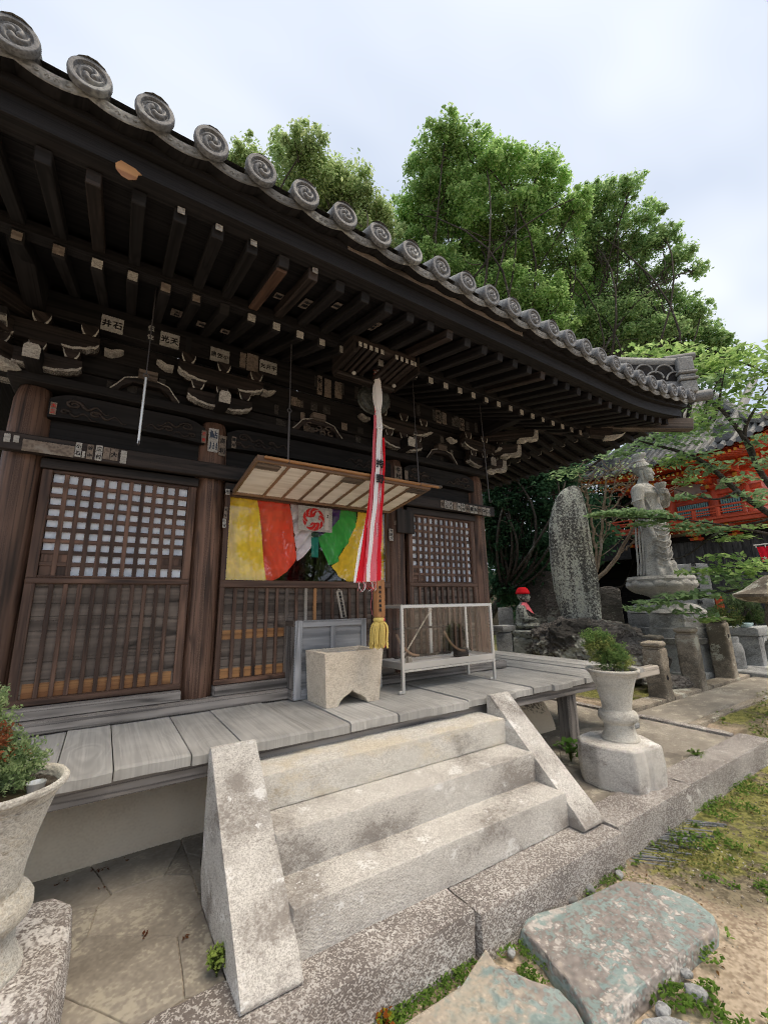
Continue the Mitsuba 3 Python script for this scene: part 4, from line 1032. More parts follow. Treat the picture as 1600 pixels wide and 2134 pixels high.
V, F = [], []
ny, nx = 26, 70
YR = YC + 2.3
for j in range(ny):
    y = YE + (YR - YE) * j / (ny - 1)
    for i in range(nx):
        x = lx(y) + (rx(y) - lx(y)) * i / (nx - 1)
        V.append((x, y, float(roof_z(y, x))))
for j in range(ny - 1):
    for i in range(nx - 1):
        a = j * nx + i
        F += [[a, a + 1, a + nx + 1], [a, a + nx + 1, a + nx]]
sur = (np.array(V), np.array(F))
back = (sur[0] * [1, -1, 1] + [0, 2 * YR, 0], sur[1][:, ::-1])
put(ROOF, join(sur, mirror_r(sur), mirror_l(sur), back)[:2], 'roof_tile')
PITCH, X0T = 0.2526, -0.543 + 0.2526 * 0


def tomoe(R=0.084):
    """an eave disc: raised rim and three swirling commas"""
    nr, na = 26, 60
    r = np.linspace(0, 1, nr); a = np.arange(na) * 2 * np.pi / na
    RR, AA = np.meshgrid(r, a, indexing='ij')
    h = np.where(RR > 0.70, 0.012, 0.0) - 0.012 * np.clip((RR - 0.93) / 0.07, 0, 1) ** 2
    X, Y = RR * np.cos(AA), RR * np.sin(AA)
    hh = np.zeros_like(X)
    for k in range(3):
        for t in np.linspace(0, 1, 30):
            ang = k * 2 * np.pi / 3 + t * 2.5
            rad = 0.21 + 0.36 * t ** 0.9
            w = 0.165 * (1 - t) ** 0.55 + 0.025
            d2 = (X - rad * math.cos(ang)) ** 2 + (Y - rad * math.sin(ang)) ** 2
            hh = np.maximum(hh, np.sqrt(np.maximum(w * w - d2, 0)) * 0.10)
    h = h + hh * (RR < 0.68)
    v = np.stack([X * R, -h, Y * R], -1).reshape(-1, 3)
    i, j = np.meshgrid(np.arange(nr - 1), np.arange(na), indexing='ij')
    q = np.stack([i * na + j, (i + 1) * na + j, (i + 1) * na + (j + 1) % na, i * na + (j + 1) % na], -1).reshape(-1, 4)
    f = np.vstack([q[:, [0, 1, 2]], q[:, [0, 2, 3]]])
    n = len(v); rim = v[-na:].copy(); rim[:, 1] = 0.016
    v = np.vstack([v, rim]); k = np.arange(na)
    f = np.vstack([f, np.stack([(nr - 1) * na + k, n + k, n + (k + 1) % na], 1), np.stack([(nr - 1) * na + k, n + (k + 1) % na, (nr - 1) * na + (k + 1) % na], 1)])
    return v, f


disc = None
tile_x = X0T + PITCH * np.arange(-8, 27)
tile_x = tile_x[(tile_x > XL - 0.05) & (tile_x < XR + 0.02)]
for q, x in enumerate(tile_x):
    z = 3.985 + float(lift(x))
    M = T().translate([float(x), 1.845, z]).rotate([0, 1, 0], float(rng.uniform(-25, 25))).rotate([1, 0, 0], float(rng.uniform(-4, 4)))
    k = nk(ROOF + '__eave_disc')
    if disc is None: disc = put(k, tomoe(), 'roof_tile', True, tw=M)
    else: again(k, disc, M)
    # the row of cover tiles behind it, up the slope
    ys = np.linspace(1.852, min(YR, YC + (R_COL - x if x > R_COL else x - L_COL if x < L_COL else 9) + 0.0), 12)
    if x > R_COL: ys = np.linspace(1.852, max(1.95, YC - (x - R_COL)), 8)
    if x < L_COL: ys = np.linspace(1.852, max(1.95, YC - (L_COL - x)), 8)
    part(ROOF, 'cover_tile_row', tube(np.array([(x, yy, float(roof_z(max(yy, YE), x)) - 0.005 + 0.0 * yy) for yy in ys]), 0.076, 14, cap=False), 'roof_tile_pale', True)
# hanging lower lips of the pan tiles, with a relief band
lips = None
for q, x in enumerate(tile_x[:-1]):
    xm = x + PITCH / 2
    dz = float(lift(x + PITCH) - lift(x))
    n = 14
    for nm, rows_, mt in (('eave_pan_tile', ((1.872, 0), (1.880, -0.040), (1.888, -0.044)), 'roof_tile_pale'), ('pan_tile_underside', ((1.889, -0.0445), (1.98, -0.030), (2.15, 0.03)), 'wood_black')):
        V, F = [], []
        for (yo, zo) in rows_:
            for t in np.linspace(-1, 1, n):
                V.append((xm + t * PITCH * 0.5, yo, 3.958 - 0.030 * (1 - t * t) + zo + float(lift(xm)) + dz * t / 2))
        for r in range(2):
            for c in range(n - 1):
                a = r * n + c; F += [[a, a + n, a + n + 1], [a, a + n + 1, a + 1]]
        part(ROOF, nm, (np.array(V), np.array(F)), mt, True)
    ms = []
    for s in (-1, 1):
        a = np.linspace(0, 7, 18); rr = 0.014 * (1 - a / 9)
        cx, cz = xm + s * 0.055, 3.958 - 0.026 - 0.020 + float(lift(xm)) + s * dz * 0.2
        ms.append(tube(np.c_[cx + s * rr * np.cos(a), 0 * a + 1.876, cz + rr * np.sin(a)], 0.003, 4))
        a = np.linspace(0, 4.5, 12); rr = 0.010 * (1 - a / 7)
        ms.append(tube(np.c_[xm + s * 0.014 + s * rr * np.cos(a), 0 * a + 1.876, cz - 0.008 + rr * np.sin(a)], 0.003, 4))
    v, f, _ = join(*ms); part(ROOF, 'tile_relief', (v, f), 'roof_tile_pale', True)

# hip ridge at the right corner: stacked tiles, interlaced arches, end block
R45 = shift(R_COL, YC, 0) @ rot((0, 0, 1), 45)
HR = nk(H + '__hip_ridge')


def hip_pt(t):                   # t metres out along the diagonal
    y = YC - t / math.sqrt(2); x = R_COL + t / math.sqrt(2)
    return x, y, float(roof_z(max(y, YE), x))


tt = np.linspace(-1.5, 2.68, 16)
low = np.array([hip_pt(t) for t in tt])
V, F, w = [], [], 0.09
nrm = np.array([math.sqrt(.5), math.sqrt(.5), 0])
for p in low:
    for sgn, h in ((-1, -0.05), (-1, 0.16), (1, 0.16), (1, -0.05)): V.append(p + nrm * w * sgn + [0, 0, h])
for a in range(len(low) - 1):
    for b in range(4):
        p, q = a * 4 + b, a * 4 + (b + 1) % 4
        F += [[p, p + 4, q + 4], [p, q + 4, q]]
put(HR, (np.array(V), np.array(F)), 'roof_tile')
part(HR, 'ridge_cap', tube(low + [0, 0, 0.46], 0.075, 12), 'roof_tile_pale', True)
part(HR, 'ridge_cap', tube(low + [0, 0, 0.17], 0.035, 8), 'roof_tile_pale', True)
ms = []
for sgn in (-1, 1):
    for q in range(26):
        t = 2.6 - 0.115 * q
        c = np.array(hip_pt(t)) + nrm * sgn * 0.085 + [0, 0, 0.20 + 0.095 * (q % 2)]
        a = np.linspace(0, np.pi, 9)
        d = np.array([math.sqrt(.5), -math.sqrt(.5), 0.0])
        ms.append(tube(c + np.outer(np.cos(a) * 0.10, d) + np.outer(np.sin(a) * 0.10, [0, 0, 1]), 0.012, 5))
v, f, _ = join(*ms); k = part(HR, 'interlaced_arches', (v, f), 'roof_tile_pale', True)
core = low[:, None] + np.array([[0, 0, 0.15], [0, 0, 0.44]])[None]
V, F = [], []
for p in low:
    for sgn, h in ((-1, 0.15), (-1, 0.44), (1, 0.44), (1, 0.15)): V.append(p + nrm * 0.055 * sgn + [0, 0, h])
for a in range(len(low) - 1):
    for b in range(4):
        p, q = a * 4 + b, a * 4 + (b + 1) % 4
        F += [[p, p + 4, q + 4], [p, q + 4, q]]
part(HR, 'ridge_core', (np.array(V), np.array(F)), 'wood_black')
ex, ey, ez = hip_pt(2.72)
for (w0, h0, h1, dd) in ((0.13, 0.0, 0.16, 0.09), (0.155, 0.165, 0.20, 0.11), (0.13, 0.205, 0.25, 0.09), (0.155, 0.255, 0.29, 0.11), (0.13, 0.295, 0.49, 0.09)):
    part(HR, 'end_block', move(bx(-w0, w0, -dd, dd, h0, h1, c=0.012), shift(ex, ey, ez) @ rot((0, 0, 1), 45)), 'roof_tile_pale')
part(HR, 'end_cap', move(tube([(0, 0.18, 0.53), (0, -0.17, 0.545)], 0.052, 14), shift(ex, ey, ez) @ rot((0, 0, 1), 45)), 'roof_tile_pale', 40)
part(HR, 'corner_tile', tube([(ex - 0.12, ey + 0.12, 4.16), (6.10, 1.76, 4.19)], [0.06, 0.072], 16, cap=False), 'roof_tile', True)


# ================================================================== PAPER TAGS pasted on the hall (parts of it, with raised print)
def tag(x0, x1, z0, z1, y, text='', vertical=True, paper='paper_white', ink='ink', border=False, size=None, lean=0):
    k = nk(H + '__paper_tag')
    put(k, bx(x0, x1, y - 0.003, y, z0, z1, c=0.0006), paper)
    w, h = x1 - x0, z1 - z0
    ms = []
    if text:
        n = len(text)
        s = size or (min(w * 0.92, h / n * 0.9) if vertical else min(h * 0.86, w / n * 0.96))
        ms.append(lettering(text, (x0 + x1) / 2, (z0 + z1) / 2, s, y - 0.003, vertical, (h / n / s if vertical else w / n / s) * 0.98))
    if border:
        g = Polygon([(x0, z0), (x1, z0), (x1, z1), (x0, z1)]); ms.append(prism(g.buffer(-0.003).difference(g.buffer(-0.008)), y - 0.0042, y - 0.003))
    if ms:
        v, f, _ = join(*ms)
        part(k, 'lettering', (v, f), ink)
    return k


YP, YN, YCOL = 3.675, 3.665, 3.735
for (x0, x1, z0, z1, txt) in ((-0.254,-0.103,3.869,4.005,'井石'),(0.164,0.312,3.877,4.012,'光天'),(0.569,0.734,3.869,4.004,'原笠小'),(1.017,1.185,3.902,4.025,'光井平')):
    tag(x0, x1, z0, z1, YP, txt, False)
for (x0, x1, z0, z1, y, txt, p, i) in ((0.064,0.122,3.881,4.049,3.675,'伍佐','ink','paper_white'),(0.364,0.409,3.882,4.030,3.675,'','ink','paper_white'),(0.830,0.883,3.882,4.035,3.675,'','paper_faded','ink'),(0.893,1.001,3.870,4.050,3.675,'','paper_faded','ink'),(1.618,1.672,3.823,4.037,3.675,'吉水','paper_faded','ink'),(1.700,1.778,3.816,4.026,3.675,'','paper_faded','ink'),(1.823,1.904,3.839,4.030,3.675,'','paper_faded','ink'),(2.461,2.528,3.901,4.016,3.675,'大谷','paper_faded','ink'),(3.229,3.301,3.884,4.055,3.675,'水谷','paper_faded','ink'),(3.332,3.397,3.887,4.047,3.675,'','paper_faded','ink'),(3.626,3.704,3.869,4.040,3.675,'中村','paper_faded','ink'),(0.618,0.702,3.026,3.245,3.738,'鮎川','paper_white','ink_blue'),(0.709,0.770,3.005,3.194,3.738,'吉利','paper_faded','ink'),(0.821,0.859,3.100,3.211,3.750,'講中','paper_faded','ink'),(0.563,0.602,3.099,3.215,3.750,'三吉','paper_faded','ink_red'),(-0.490,-0.451,3.110,3.208,3.750,'大三','paper_faded','ink_red'),(2.615,2.716,3.067,3.229,3.735,'中村','paper_faded','ink'),(2.757,2.805,3.090,3.201,3.735,'','paper_faded','ink'),(0.792,0.828,2.654,2.706,3.735,'卍','paper_white','ink'),(0.791,0.819,2.441,2.544,3.735,'吉水','paper_faded','ink'),(0.785,0.813,2.356,2.436,3.735,'三吉','paper_white','ink'),(2.525,2.576,2.357,2.490,3.735,'大田三','paper_white','ink'),(2.592,2.631,2.538,2.587,3.735,'','paper_faded','ink'),(-0.695,-0.661,2.821,2.882,3.662,'','paper_white','ink'),(-0.645,-0.615,2.827,2.878,3.662,'','paper_white','ink_red'),(-0.594,-0.301,2.776,2.861,3.662,'','paper_faded','ink'),(-0.297,-0.260,2.786,2.896,3.662,'小石','paper_white','ink'),(-0.253,-0.236,2.784,2.836,3.662,'','paper_white','ink'),(-0.227,-0.189,2.780,2.895,3.662,'谷中','paper_faded','ink'),(-0.174,-0.132,2.779,2.899,3.662,'三村','paper_white','ink'),(-0.126,-0.084,2.798,2.893,3.662,'','paper_faded','ink'),(-0.080,-0.031,2.796,2.891,3.662,'大','paper_faded','ink'),(-0.014,0.027,2.783,2.887,3.662,'','paper_white','ink'),(3.222,3.276,2.790,2.885,3.662,'吉','paper_faded','ink'),(3.287,3.342,2.788,2.884,3.662,'三石','paper_white','ink'),(3.353,3.409,2.786,2.882,3.662,'水谷','paper_white','ink'),(3.420,3.477,2.783,2.881,3.662,'','paper_faded','ink'),(3.489,3.546,2.781,2.880,3.662,'大','paper_white','ink'),(3.558,3.616,2.779,2.879,3.662,'中村','paper_white','ink'),(3.628,3.687,2.776,2.877,3.662,'石','paper_faded','ink'),(3.699,3.760,2.774,2.876,3.662,'講','paper_white','ink'),(3.771,3.833,2.772,2.874,3.662,'利','paper_white','ink'),(3.845,3.907,2.769,2.873,3.662,'井','paper_faded','ink'),(3.919,3.982,2.767,2.872,3.662,'平','paper_white','ink'),(3.995,4.059,2.764,2.870,3.662,'川','paper_white','ink')):
    tag(x0, x1, z0, z1, y, txt, True, p, i)
for (x, y, z, w, l) in ((0.25, 3.35, 3.99, 0.09, 0.14), (0.45, 3.45, 4.03, 0.08, 0.12), (1.02, 2.55, 3.86, 0.07, 0.16), (1.20, 2.40, 3.82, 0.05, 0.10), (1.58, 2.5, 3.86, 0.06, 0.17), (0.63, 3.4, 4.0, 0.07, 0.10), (0.83, 2.6, 3.88, 0.06, 0.09)):
    k = nk(H + '__paper_tag')       # pasted on the boards between the rafters
    v, f, uv = bx(-w / 2, w / 2, -l / 2, l / 2, -0.0015, 0.0015, c=0.0005)
    A = shift(x, y, z + 0.012) @ rot((1, 0, 0), 14)
    put(k, move((v, f), A), 'paper_faded')
    g = lettering('講水'[:2 if l > .13 else 1], 0, 0, 0.05, 0.0, True)
    v, f = g; v = np.stack([v[:, 0], v[:, 2], -0.0018 + v[:, 1]], 1)
    part(k, 'lettering', move((v, f), A), 'ink')
P('bare_patch', move(prism(Polygon([(-.05, .02), (-.03, .05), (.0, .045), (.03, .04), (.06, .02), (.045, .01), (.04, -.02), (.01, -.04), (-.02, -.035), (-.045, -.01)]), -0.002, 0), shift(*(-0.121,2,3.737))), 'wood_orange', label='pale torn patch on the eave beam')

R = np.random.default_rng(8)
for q in range(46):                 # old slips, darkened like the boards they are pasted on
    z0 = (3.425, 3.545, 3.69)[q % 3]; yb_ = (3.80, 3.78, 3.795)[q % 3]
    x = R.uniform(-0.45, 3.85); w = R.uniform(0.035, 0.075); h = R.uniform(0.07, 0.105)
    if min(abs(x - cc) for cc in (L_COL, M1, M2, R_COL)) < 0.42: continue
    k = nk(H + '__paper_tag')
    put(k, bx(x, x + w, yb_ - 0.002, yb_, z0, z0 + h, c=0.0004), 'paper_dark' if q % 4 else 'paper_faded')
for q in range(16):
    x = R.uniform(0.7, 3.9); w = R.uniform(0.04, 0.08)
    k = nk(H + '__paper_tag'); put(k, bx(x, x + w, 3.672, 3.675, 3.90, 4.05 - R.uniform(0, .04), c=0.0004), 'paper_dark')

# ================================================================== RAISED SHUTTER over the window
A = nk(H + '__raised_shutter')
labels[A] = {'label': 'hinged shutter lifted like an awning, pale cloth between brown bars'}
y0, y1, z0, z1 = 3.70, 3.00, 2.668, 2.768
ang = math.degrees(math.atan2(z1 - z0, y0 - y1)); Ls = math.hypot(y0 - y1, z1 - z0)
RS = shift(0, y0, z0) @ rot((1, 0, 0), -ang)
def S(m): return (m[0] @ RS[:3, :3].T + RS[:3, 3], *m[1:])
xl, xr = 0.845, 2.515
put(A, S(bx(xl, xr, -Ls, 0, 0.012, 0.030, ax=0)), 'wood_dark')
part(A, 'cloth_lining', S(bx(xl + .01, xr - .01, -Ls + .01, -.01, 0.004, 0.0115, c=0.001)), 'awning_cloth')
for x in (1.108, 1.286, 1.457, 1.63, 1.805, 1.975, 2.148, 2.315):
    part(A, 'bar', S(bx(x - 0.010, x + 0.010, -Ls + 0.02, -0.022, -0.014, 0.0038, ax=1, c=0.002)), 'wood_frame')
for (a, b, c, d) in ((xl, xr, -0.021, 0.002), (xl, xr, -Ls - 0.012, -Ls + 0.019)):
    part(A, 'rail', S(bx(a, b, c, d, -0.016, 0.034, ax=0, c=0.003)), 'wood_frame')
for (a, b) in ((xl - .002, xl + 0.020), (xr - 0.020, xr + .002)):
    part(A, 'end_bar', S(bx(a, b, -Ls + .02, -.022, -0.0155, 0.033, ax=1, c=0.003)), 'wood_frame')
for (a, b) in ((xl + 0.015, xl + 0.20), (1.60, 1.80), (xr - .22, xr - 0.02)):
    part(A, 'corner_plate', S(bx(a, b, -Ls + 0.02, -Ls + 0.12, -0.022, -0.0165, c=0.001)), 'wood_panel')
part(A, 'front_lath', S(bx(xl + .05, xr + 0.09, -Ls - 0.035, -Ls - 0.013, 0.005, 0.026, ax=0)), 'wood_orange')
part(A, 'hinge_lath', S(bx(xr - .1, xr + 0.17, -Ls + 0.0, -Ls + 0.05, 0.035, 0.055, ax=0)), 'wood_panel')

# ================================================================== IRON RODS hanging from the eaves
for q, (x, zt, zj, lab) in enumerate(((0.077, 3.92, 3.22, 'iron hook rod hanging free in front of the left lattice door'), (1.083, 3.95, 3.222, 'iron rod holding up the left end of the raised shutter'),
                                      (2.345, 3.95, 3.31, 'iron rod holding up the right end of the raised shutter, right of the ribbons'), (3.285, 3.95, 3.31, 'iron hook rod hanging free above the right lattice door'))):
    r = thing('hanging_rod', lab, 'iron rod', 'iron rods hanging from the eaves')
    zb = 2.735 if q in (0, 3) else 2.785
    xb = x + (0.0, 0.004, 0.035, 0.047)[q]
    part(r, 'upper_rod', tube([(x, 3.0, zt), (x + (xb - x) * 0.5, 3.0, zj + 0.012)], 0.0045, 6), 'iron', True)
    part(r, 'lower_rod', tube([(x + (xb - x) * 0.5, 3.0, zj - 0.012), (xb, 3.0, zb)], 0.0085 if q < 2 else 0.006, 8), 'aluminium' if q == 0 else 'iron', True)
    a = np.linspace(0, 2 * np.pi, 15)
    part(r, 'ring', tube(np.c_[x + (xb - x) * 0.5 + 0.016 * np.cos(a), 0 * a + 3.0, zj + 0.016 * np.sin(a)], 0.004, 6, cap=False), 'iron', True)
    a = np.linspace(0, 4.2, 12)
    part(r, 'hook', tube(np.c_[0 * a + xb, 2.985 + 0.015 * np.cos(a), zb - 0.012 * np.sin(a)], 0.005, 6), 'iron', True)

# ================================================================== CURTAIN behind the window
cur = thing('temple_curtain', 'festive curtain of yellow, red, white, purple and green silk tied up behind the window', 'curtain')
def silk(outline, colour, fold, seed, y=3.83, freq=20, amp=0.012, label=None):
    """a draped piece: outline in (x, z); folds run along the direction fold"""
    g = Polygon(outline).buffer(0)
    x0, z0, x1, z1 = g.bounds
    st = 0.016
    X, Z = np.meshgrid(np.arange(x0, x1, st), np.arange(z0, z1, st)); pts = np.stack([X.ravel(), Z.ravel()], 1)
    pts = pts[shapely.contains_xy(g.buffer(-st * .5), pts[:, 0], pts[:, 1])]
    b = g.exterior; nb = int(b.length / st); bd = np.array([b.interpolate(k / nb, normalized=True).coords[0] for k in range(nb)])
    al = np.vstack([bd, pts]); Dl = Delaunay(al).simplices; Dl = Dl[shapely.contains_xy(g, *al[Dl].mean(1).T)]
    f = np.array(fold, float); f /= np.linalg.norm(f); n = np.array([-f[1], f[0]])
    s = al @ n * freq + 1.6 * meshkit.noise(np.c_[al * 2.2, al[:, :1] * 0 + seed])
    dy = amp * 1.5 * np.sin(s * 2.1) + amp * 0.9 * np.sin(s * 4.3 + seed) + 0.012 * (meshkit.fbm(np.c_[al * 7, al[:, :1] * 0 + seed], 3) - 0.5)
    V = np.c_[al[:, 0], y + dy, al[:, 1]]
    c = np.array(colour) * (0.88 + 0.24 * (meshkit.fbm(np.c_[al * 26, al[:, :1] * 0 + seed], 2) > 0.52)[:, None] * 0.5 + 0.06)
    return part(cur, 'silk_panel', (V, Dl), 'cloth', True, c, label=label)
silk([(0.83,2.664),(1.095,2.698),(1.122,2.551),(1.148,2.374),(1.165,2.229),(1.176,2.117),(1.193,2.015),(1.219,1.907),(0.848,1.902),(0.847,2.152),(0.843,2.45)], (0.80, 0.59, 0.05), (-0.1, 1), 1, freq=16, label='yellow silk panel at the left of the curtain')
silk([(1.095,2.698),(1.41,2.71),(1.434,2.561),(1.457,2.42),(1.484,2.27),(1.499,2.141),(1.47,2.065),(1.417,2.001),(1.353,1.958),(1.301,1.921),(1.219,1.907),(1.193,2.015),(1.176,2.117),(1.148,2.374),(1.122,2.551)], (0.78, 0.085, 0.045), (-0.15, 1), 2, freq=14, label='red silk panel of the curtain')
silk([(1.414,2.712),(1.892,2.741),(1.893,2.634),(1.697,2.396),(1.681,2.328),(1.63,2.225),(1.562,2.145),(1.506,2.099),(1.488,2.271),(1.46,2.422),(1.438,2.564)], (0.76, 0.74, 0.78), (0.75, 1), 3, freq=30, amp=0.016, label='white silk panel of the curtain gathered to a knot')
silk([(1.892,2.741),(1.989,2.74),(1.958,2.557),(1.882,2.468),(1.759,2.355),(1.698,2.385),(1.793,2.495)], (0.085, 0.035, 0.20), (0.6, 1), 4, label='purple silk panel of the curtain')
silk([(1.984,2.738),(2.193,2.737),(2.172,2.576),(2.124,2.427),(2.032,2.268),(1.949,2.155),(1.962,2.122),(1.862,2.073),(1.818,2.155),(1.756,2.264),(1.736,2.352),(1.877,2.466),(1.953,2.555)], (0.05, 0.40, 0.075), (-0.55, 1), 5, freq=15, amp=0.012, label='green silk panel of the curtain')
silk([(2.193,2.737),(2.661,2.751),(2.639,1.904),(2.072,1.906),(1.995,1.948),(1.931,2.002),(1.869,2.068),(1.962,2.122),(1.949,2.155),(2.032,2.268),(2.124,2.427),(2.172,2.576)], (0.80, 0.55, 0.045), (0.5, 1), 6, freq=14, amp=0.011, label='yellow silk panel at the right of the curtain')
p = [(1.645,2.342),(1.722,2.347),(1.722,2.146),(1.649,2.147)]
part(cur, 'tie_ribbon', prism(Polygon(p), 3.805, 3.812), 'cloth', color=(0.015, 0.19, 0.15), label='dark green ribbon hanging from the curtain knot')
kx, kz = (1.692,2.373)
part(cur, 'knot', (lambda m: (np.array(m.vertices) * [0.045, 0.02, 0.03] + [kx, 3.815, kz], np.array(m.faces)))(trimesh.creation.icosphere(2)), 'cloth', True, (0.02, 0.05, 0.04))
# the square notice with a red round paper-cut
pst = thing('paper_cut_notice', 'white square notice with a red round paper-cut, at the top of the window', 'notice')
q0 = [(1.48,2.643),(1.843,2.64),(1.843,2.394),(1.485,2.397)]
put(pst, prism(Polygon(q0), 3.752, 3.762), 'paper_white')
cx, cz = (1.641,2.514)
R0 = 0.114
gset = Point(cx, cz).buffer(R0, 24)
horse = Polygon([(-.62, .05), (-.45, .12), (-.30, .05), (-.1, .12), (.08, .18), (.18, .42), (.30, .62), (.40, .55), (.52, .38), (.40, .32), (.36, .18), (.34, -.02), (.62, -.05), (.55, -.2), (.30, -.18), (.18, -.24), (-.05, -.2), (-.22, -.25), (-.35, -.48), (-.62, -.62), (-.60, -.42), (-.45, -.2), (-.5, -.05)])
horse = shapely.affinity.translate(shapely.affinity.scale(horse, R0 * 1.12, R0 * 1.12, origin=(0, 0)), cx, cz)
cut = horse.buffer(0.005)
R = np.random.default_rng(5)
for q in range(9):
    a = q / 9 * 2 * math.pi + 0.2; b = a + 0.75
    sw = [(cx + R0 * rr * math.cos(a + (b - a) * t), cz + R0 * rr * math.sin(a + (b - a) * t)) for t, rr in ((0, 1.1), (.3, .92), (.6, .80), (1, .62), (1.2, .5))]
    cut = cut.union(shapely.LineString(sw).buffer(0.0022 + 0.0012 * (q % 3)))
    cut = cut.union(Point(sw[3]).buffer(0.006))
part(pst, 'red_paper_cut', prism(gset.difference(cut), 3.7505, 3.752), 'ink_red')
part(pst, 'paper_slip', bx(cx + 0.123, cx + 0.163, 3.7495, 3.752, cz - 0.095, cz + 0.10, c=0.0004), 'white_wall')
part(pst, 'lettering', lettering('吉水', cx + 0.15, cz + 0.04, 0.018, 3.7495), 'ink')

# ================================================================== GONG, CANOPY, BELL ROPE
can = thing('gong_canopy', 'small wooden canopy with white rafter ends, hung under the eaves above the gong', 'canopy')
c0, c1 = (1.49, 2.62, 3.765), (2.10, 2.62, 3.765)
put(can, bx(1.485, 2.095, 2.62, 2.72, 3.77, 3.835, c=0.005), 'wood_dark')
for q, x in enumerate((1.512, 1.558, 1.612, 1.666, 1.722, 1.868, 1.922, 1.975, 2.03, 2.066)):
    part(can, 'small_rafter', slope_bar(x, 2.60, 3.742, 3.02, 3.72, 0.034, 0.04), 'wood_dark')
    part(can, 'white_tip', bx(x - 0.0145, x + 0.0145, 2.592, 2.5965, 3.722, 3.762, c=0.001), 'white_paint')
part(can, 'end_board', bx(2.10, 2.125, 2.60, 3.0, 3.66, 3.835, c=0.01), 'wood_dark')
part(can, 'end_board', bx(1.455, 1.48, 2.60, 3.0, 3.66, 3.835, c=0.01), 'wood_dark')
part(can, 'back_beam', bx(1.48, 2.10, 2.95, 3.04, 3.66, 3.70, c=0.01), 'wood_dark')
part(can, 'roof_board', bx(1.46, 2.12, 2.66, 3.05, 3.836, 3.85, c=0.003), 'wood_black')
for (x, z) in ((1.60, 3.645), (2.02, 3.645)):
    part(can, 'white_knob', (lambda m: (np.array(m.vertices) * 0.018 + [x, 2.86, z], np.array(m.faces)))(trimesh.creation.icosphere(2)), 'white_paint', True)
gong = thing('bronze_gong', 'round flat bronze gong hanging behind the white and red ribbons', 'gong')
gp_ = [(0.0, -0.05), (0.05, -0.052), (0.055, -0.045), (0.10, -0.046), (0.105, -0.04), (0.135, -0.038), (0.148, -0.02), (0.150, 0.0), (0.148, 0.02), (0.135, 0.038), (0.10, 0.046), (0.0, 0.05)]
v, f = lathe(gp_, 40, close=False)
v = np.stack([v[:, 0], v[:, 2], v[:, 1]], 1)
A = shift(*(1.95,3.1,3.596)) @ rot((0, 0, 1), -18)
put(gong, move((v, f[:, ::-1]), A), 'bronze', 40)
a = np.linspace(0.05, 2 * np.pi, 40)
part(gong, 'rim', move(tube(np.c_[0.150 * np.cos(a), 0 * a, 0.150 * np.sin(a)], 0.011, 8, cap=False), A), 'bronze', True)
for s in (-1, 1):
    part(gong, 'ear', move(tube(np.c_[s * 0.09 + 0.02 * np.cos(a), 0 * a, 0.135 + 0.022 * np.sin(a)], 0.007, 6, cap=False), A), 'bronze', True)
    e = (A @ np.array([s * 0.09, 0, 0.155, 1]))[:3]
    top = np.array([e[0] + s * 0.10 - 0.04, 3.0, 3.90])
    for q in range(11):
        t = (q + 0.5) / 11; c = e + (top - e) * t; w = (top - e) / np.linalg.norm(top - e)
        uu = np.cross(w, [0, 1, 0] if q % 2 else [1, 0, 0.2]); uu /= np.linalg.norm(uu)
        part(gong, 'chain_link', tube(c + np.outer(np.cos(a[::3]) * 0.021, w) + np.outer(np.sin(a[::3]) * 0.009, uu), 0.003, 5, cap=False), 'iron', True)

bell = thing('bell_rope', 'bell rope with red and white ribbons and yellow tassel, hanging by the stone offering box', 'bell rope')
RY = 2.95
# wrapped white cloth at the top, then ribbons that fan out below
def strip(path, w0, w1, colour, seed, name='ribbon', wave=0.006, ya=None):
    """path: (x, z) from the top down; a cloth strip of growing width"""
    c = spline(np.array([(x, RY if ya is None else ya, z) for x, z in path]), 46)
    t = np.linspace(0, 1, 46); w = w0 + (w1 - w0) * t ** 1.2
    V, F = [], []
    for k in range(46):
        for j, u in enumerate(np.linspace(-0.5, 0.5, 7)):
            V.append((c[k, 0] + u * w[k], c[k, 1] + wave * math.sin(u * 8 + seed * 2.1 + t[k] * 3) + 0.004 * math.sin(t[k] * 25 + seed), c[k, 2] - 0.008 * abs(u) * (k == 45)))
    for k in range(45):
        for j in range(6):
            a = k * 7 + j; F += [[a, a + 7, a + 8], [a, a + 8, a + 1]]
    return part(bell, name, (np.array(V), np.array(F)), 'cloth', True, colour)


RED, WHT, PNK = (0.62, 0.018, 0.032), (0.80, 0.79, 0.80), (0.66, 0.15, 0.19)
zc = np.array([3.93, 3.90, 3.86, 3.80, 3.72, 3.64, 3.56, 3.49, 3.44, 3.40, 3.33, 3.22])
rr = np.array([0.022, 0.034, 0.028, 0.024, 0.032, 0.040, 0.046, 0.043, 0.034, 0.026, 0.031, 0.036])
rr = np.interp(np.linspace(3.93, 3.22, 40), zc[::-1], rr[::-1]); zc = np.linspace(3.93, 3.22, 40)
a = np.arange(28) * 2 * np.pi / 28
V = np.array([(1.892 + 0.016 * (3.93 - z) + r * (1 + 0.10 * math.sin(5 * q + 9 * z) + 0.07 * math.sin(9 * q - 17 * z)) * math.cos(q), RY + 0.8 * r * (1 + 0.10 * math.sin(5 * q + 9 * z)) * math.sin(q), z) for z, r in zip(zc, rr) for q in a])
i, j = np.meshgrid(np.arange(39), np.arange(28), indexing='ij')
q4 = np.stack([i * 28 + j, i * 28 + (j + 1) % 28, (i + 1) * 28 + (j + 1) % 28, (i + 1) * 28 + j], -1).reshape(-1, 4)
part(bell, 'cloth_wrap', (V, np.vstack([q4[:, [0, 1, 2]], q4[:, [0, 2, 3]]])), 'cloth', True, WHT)
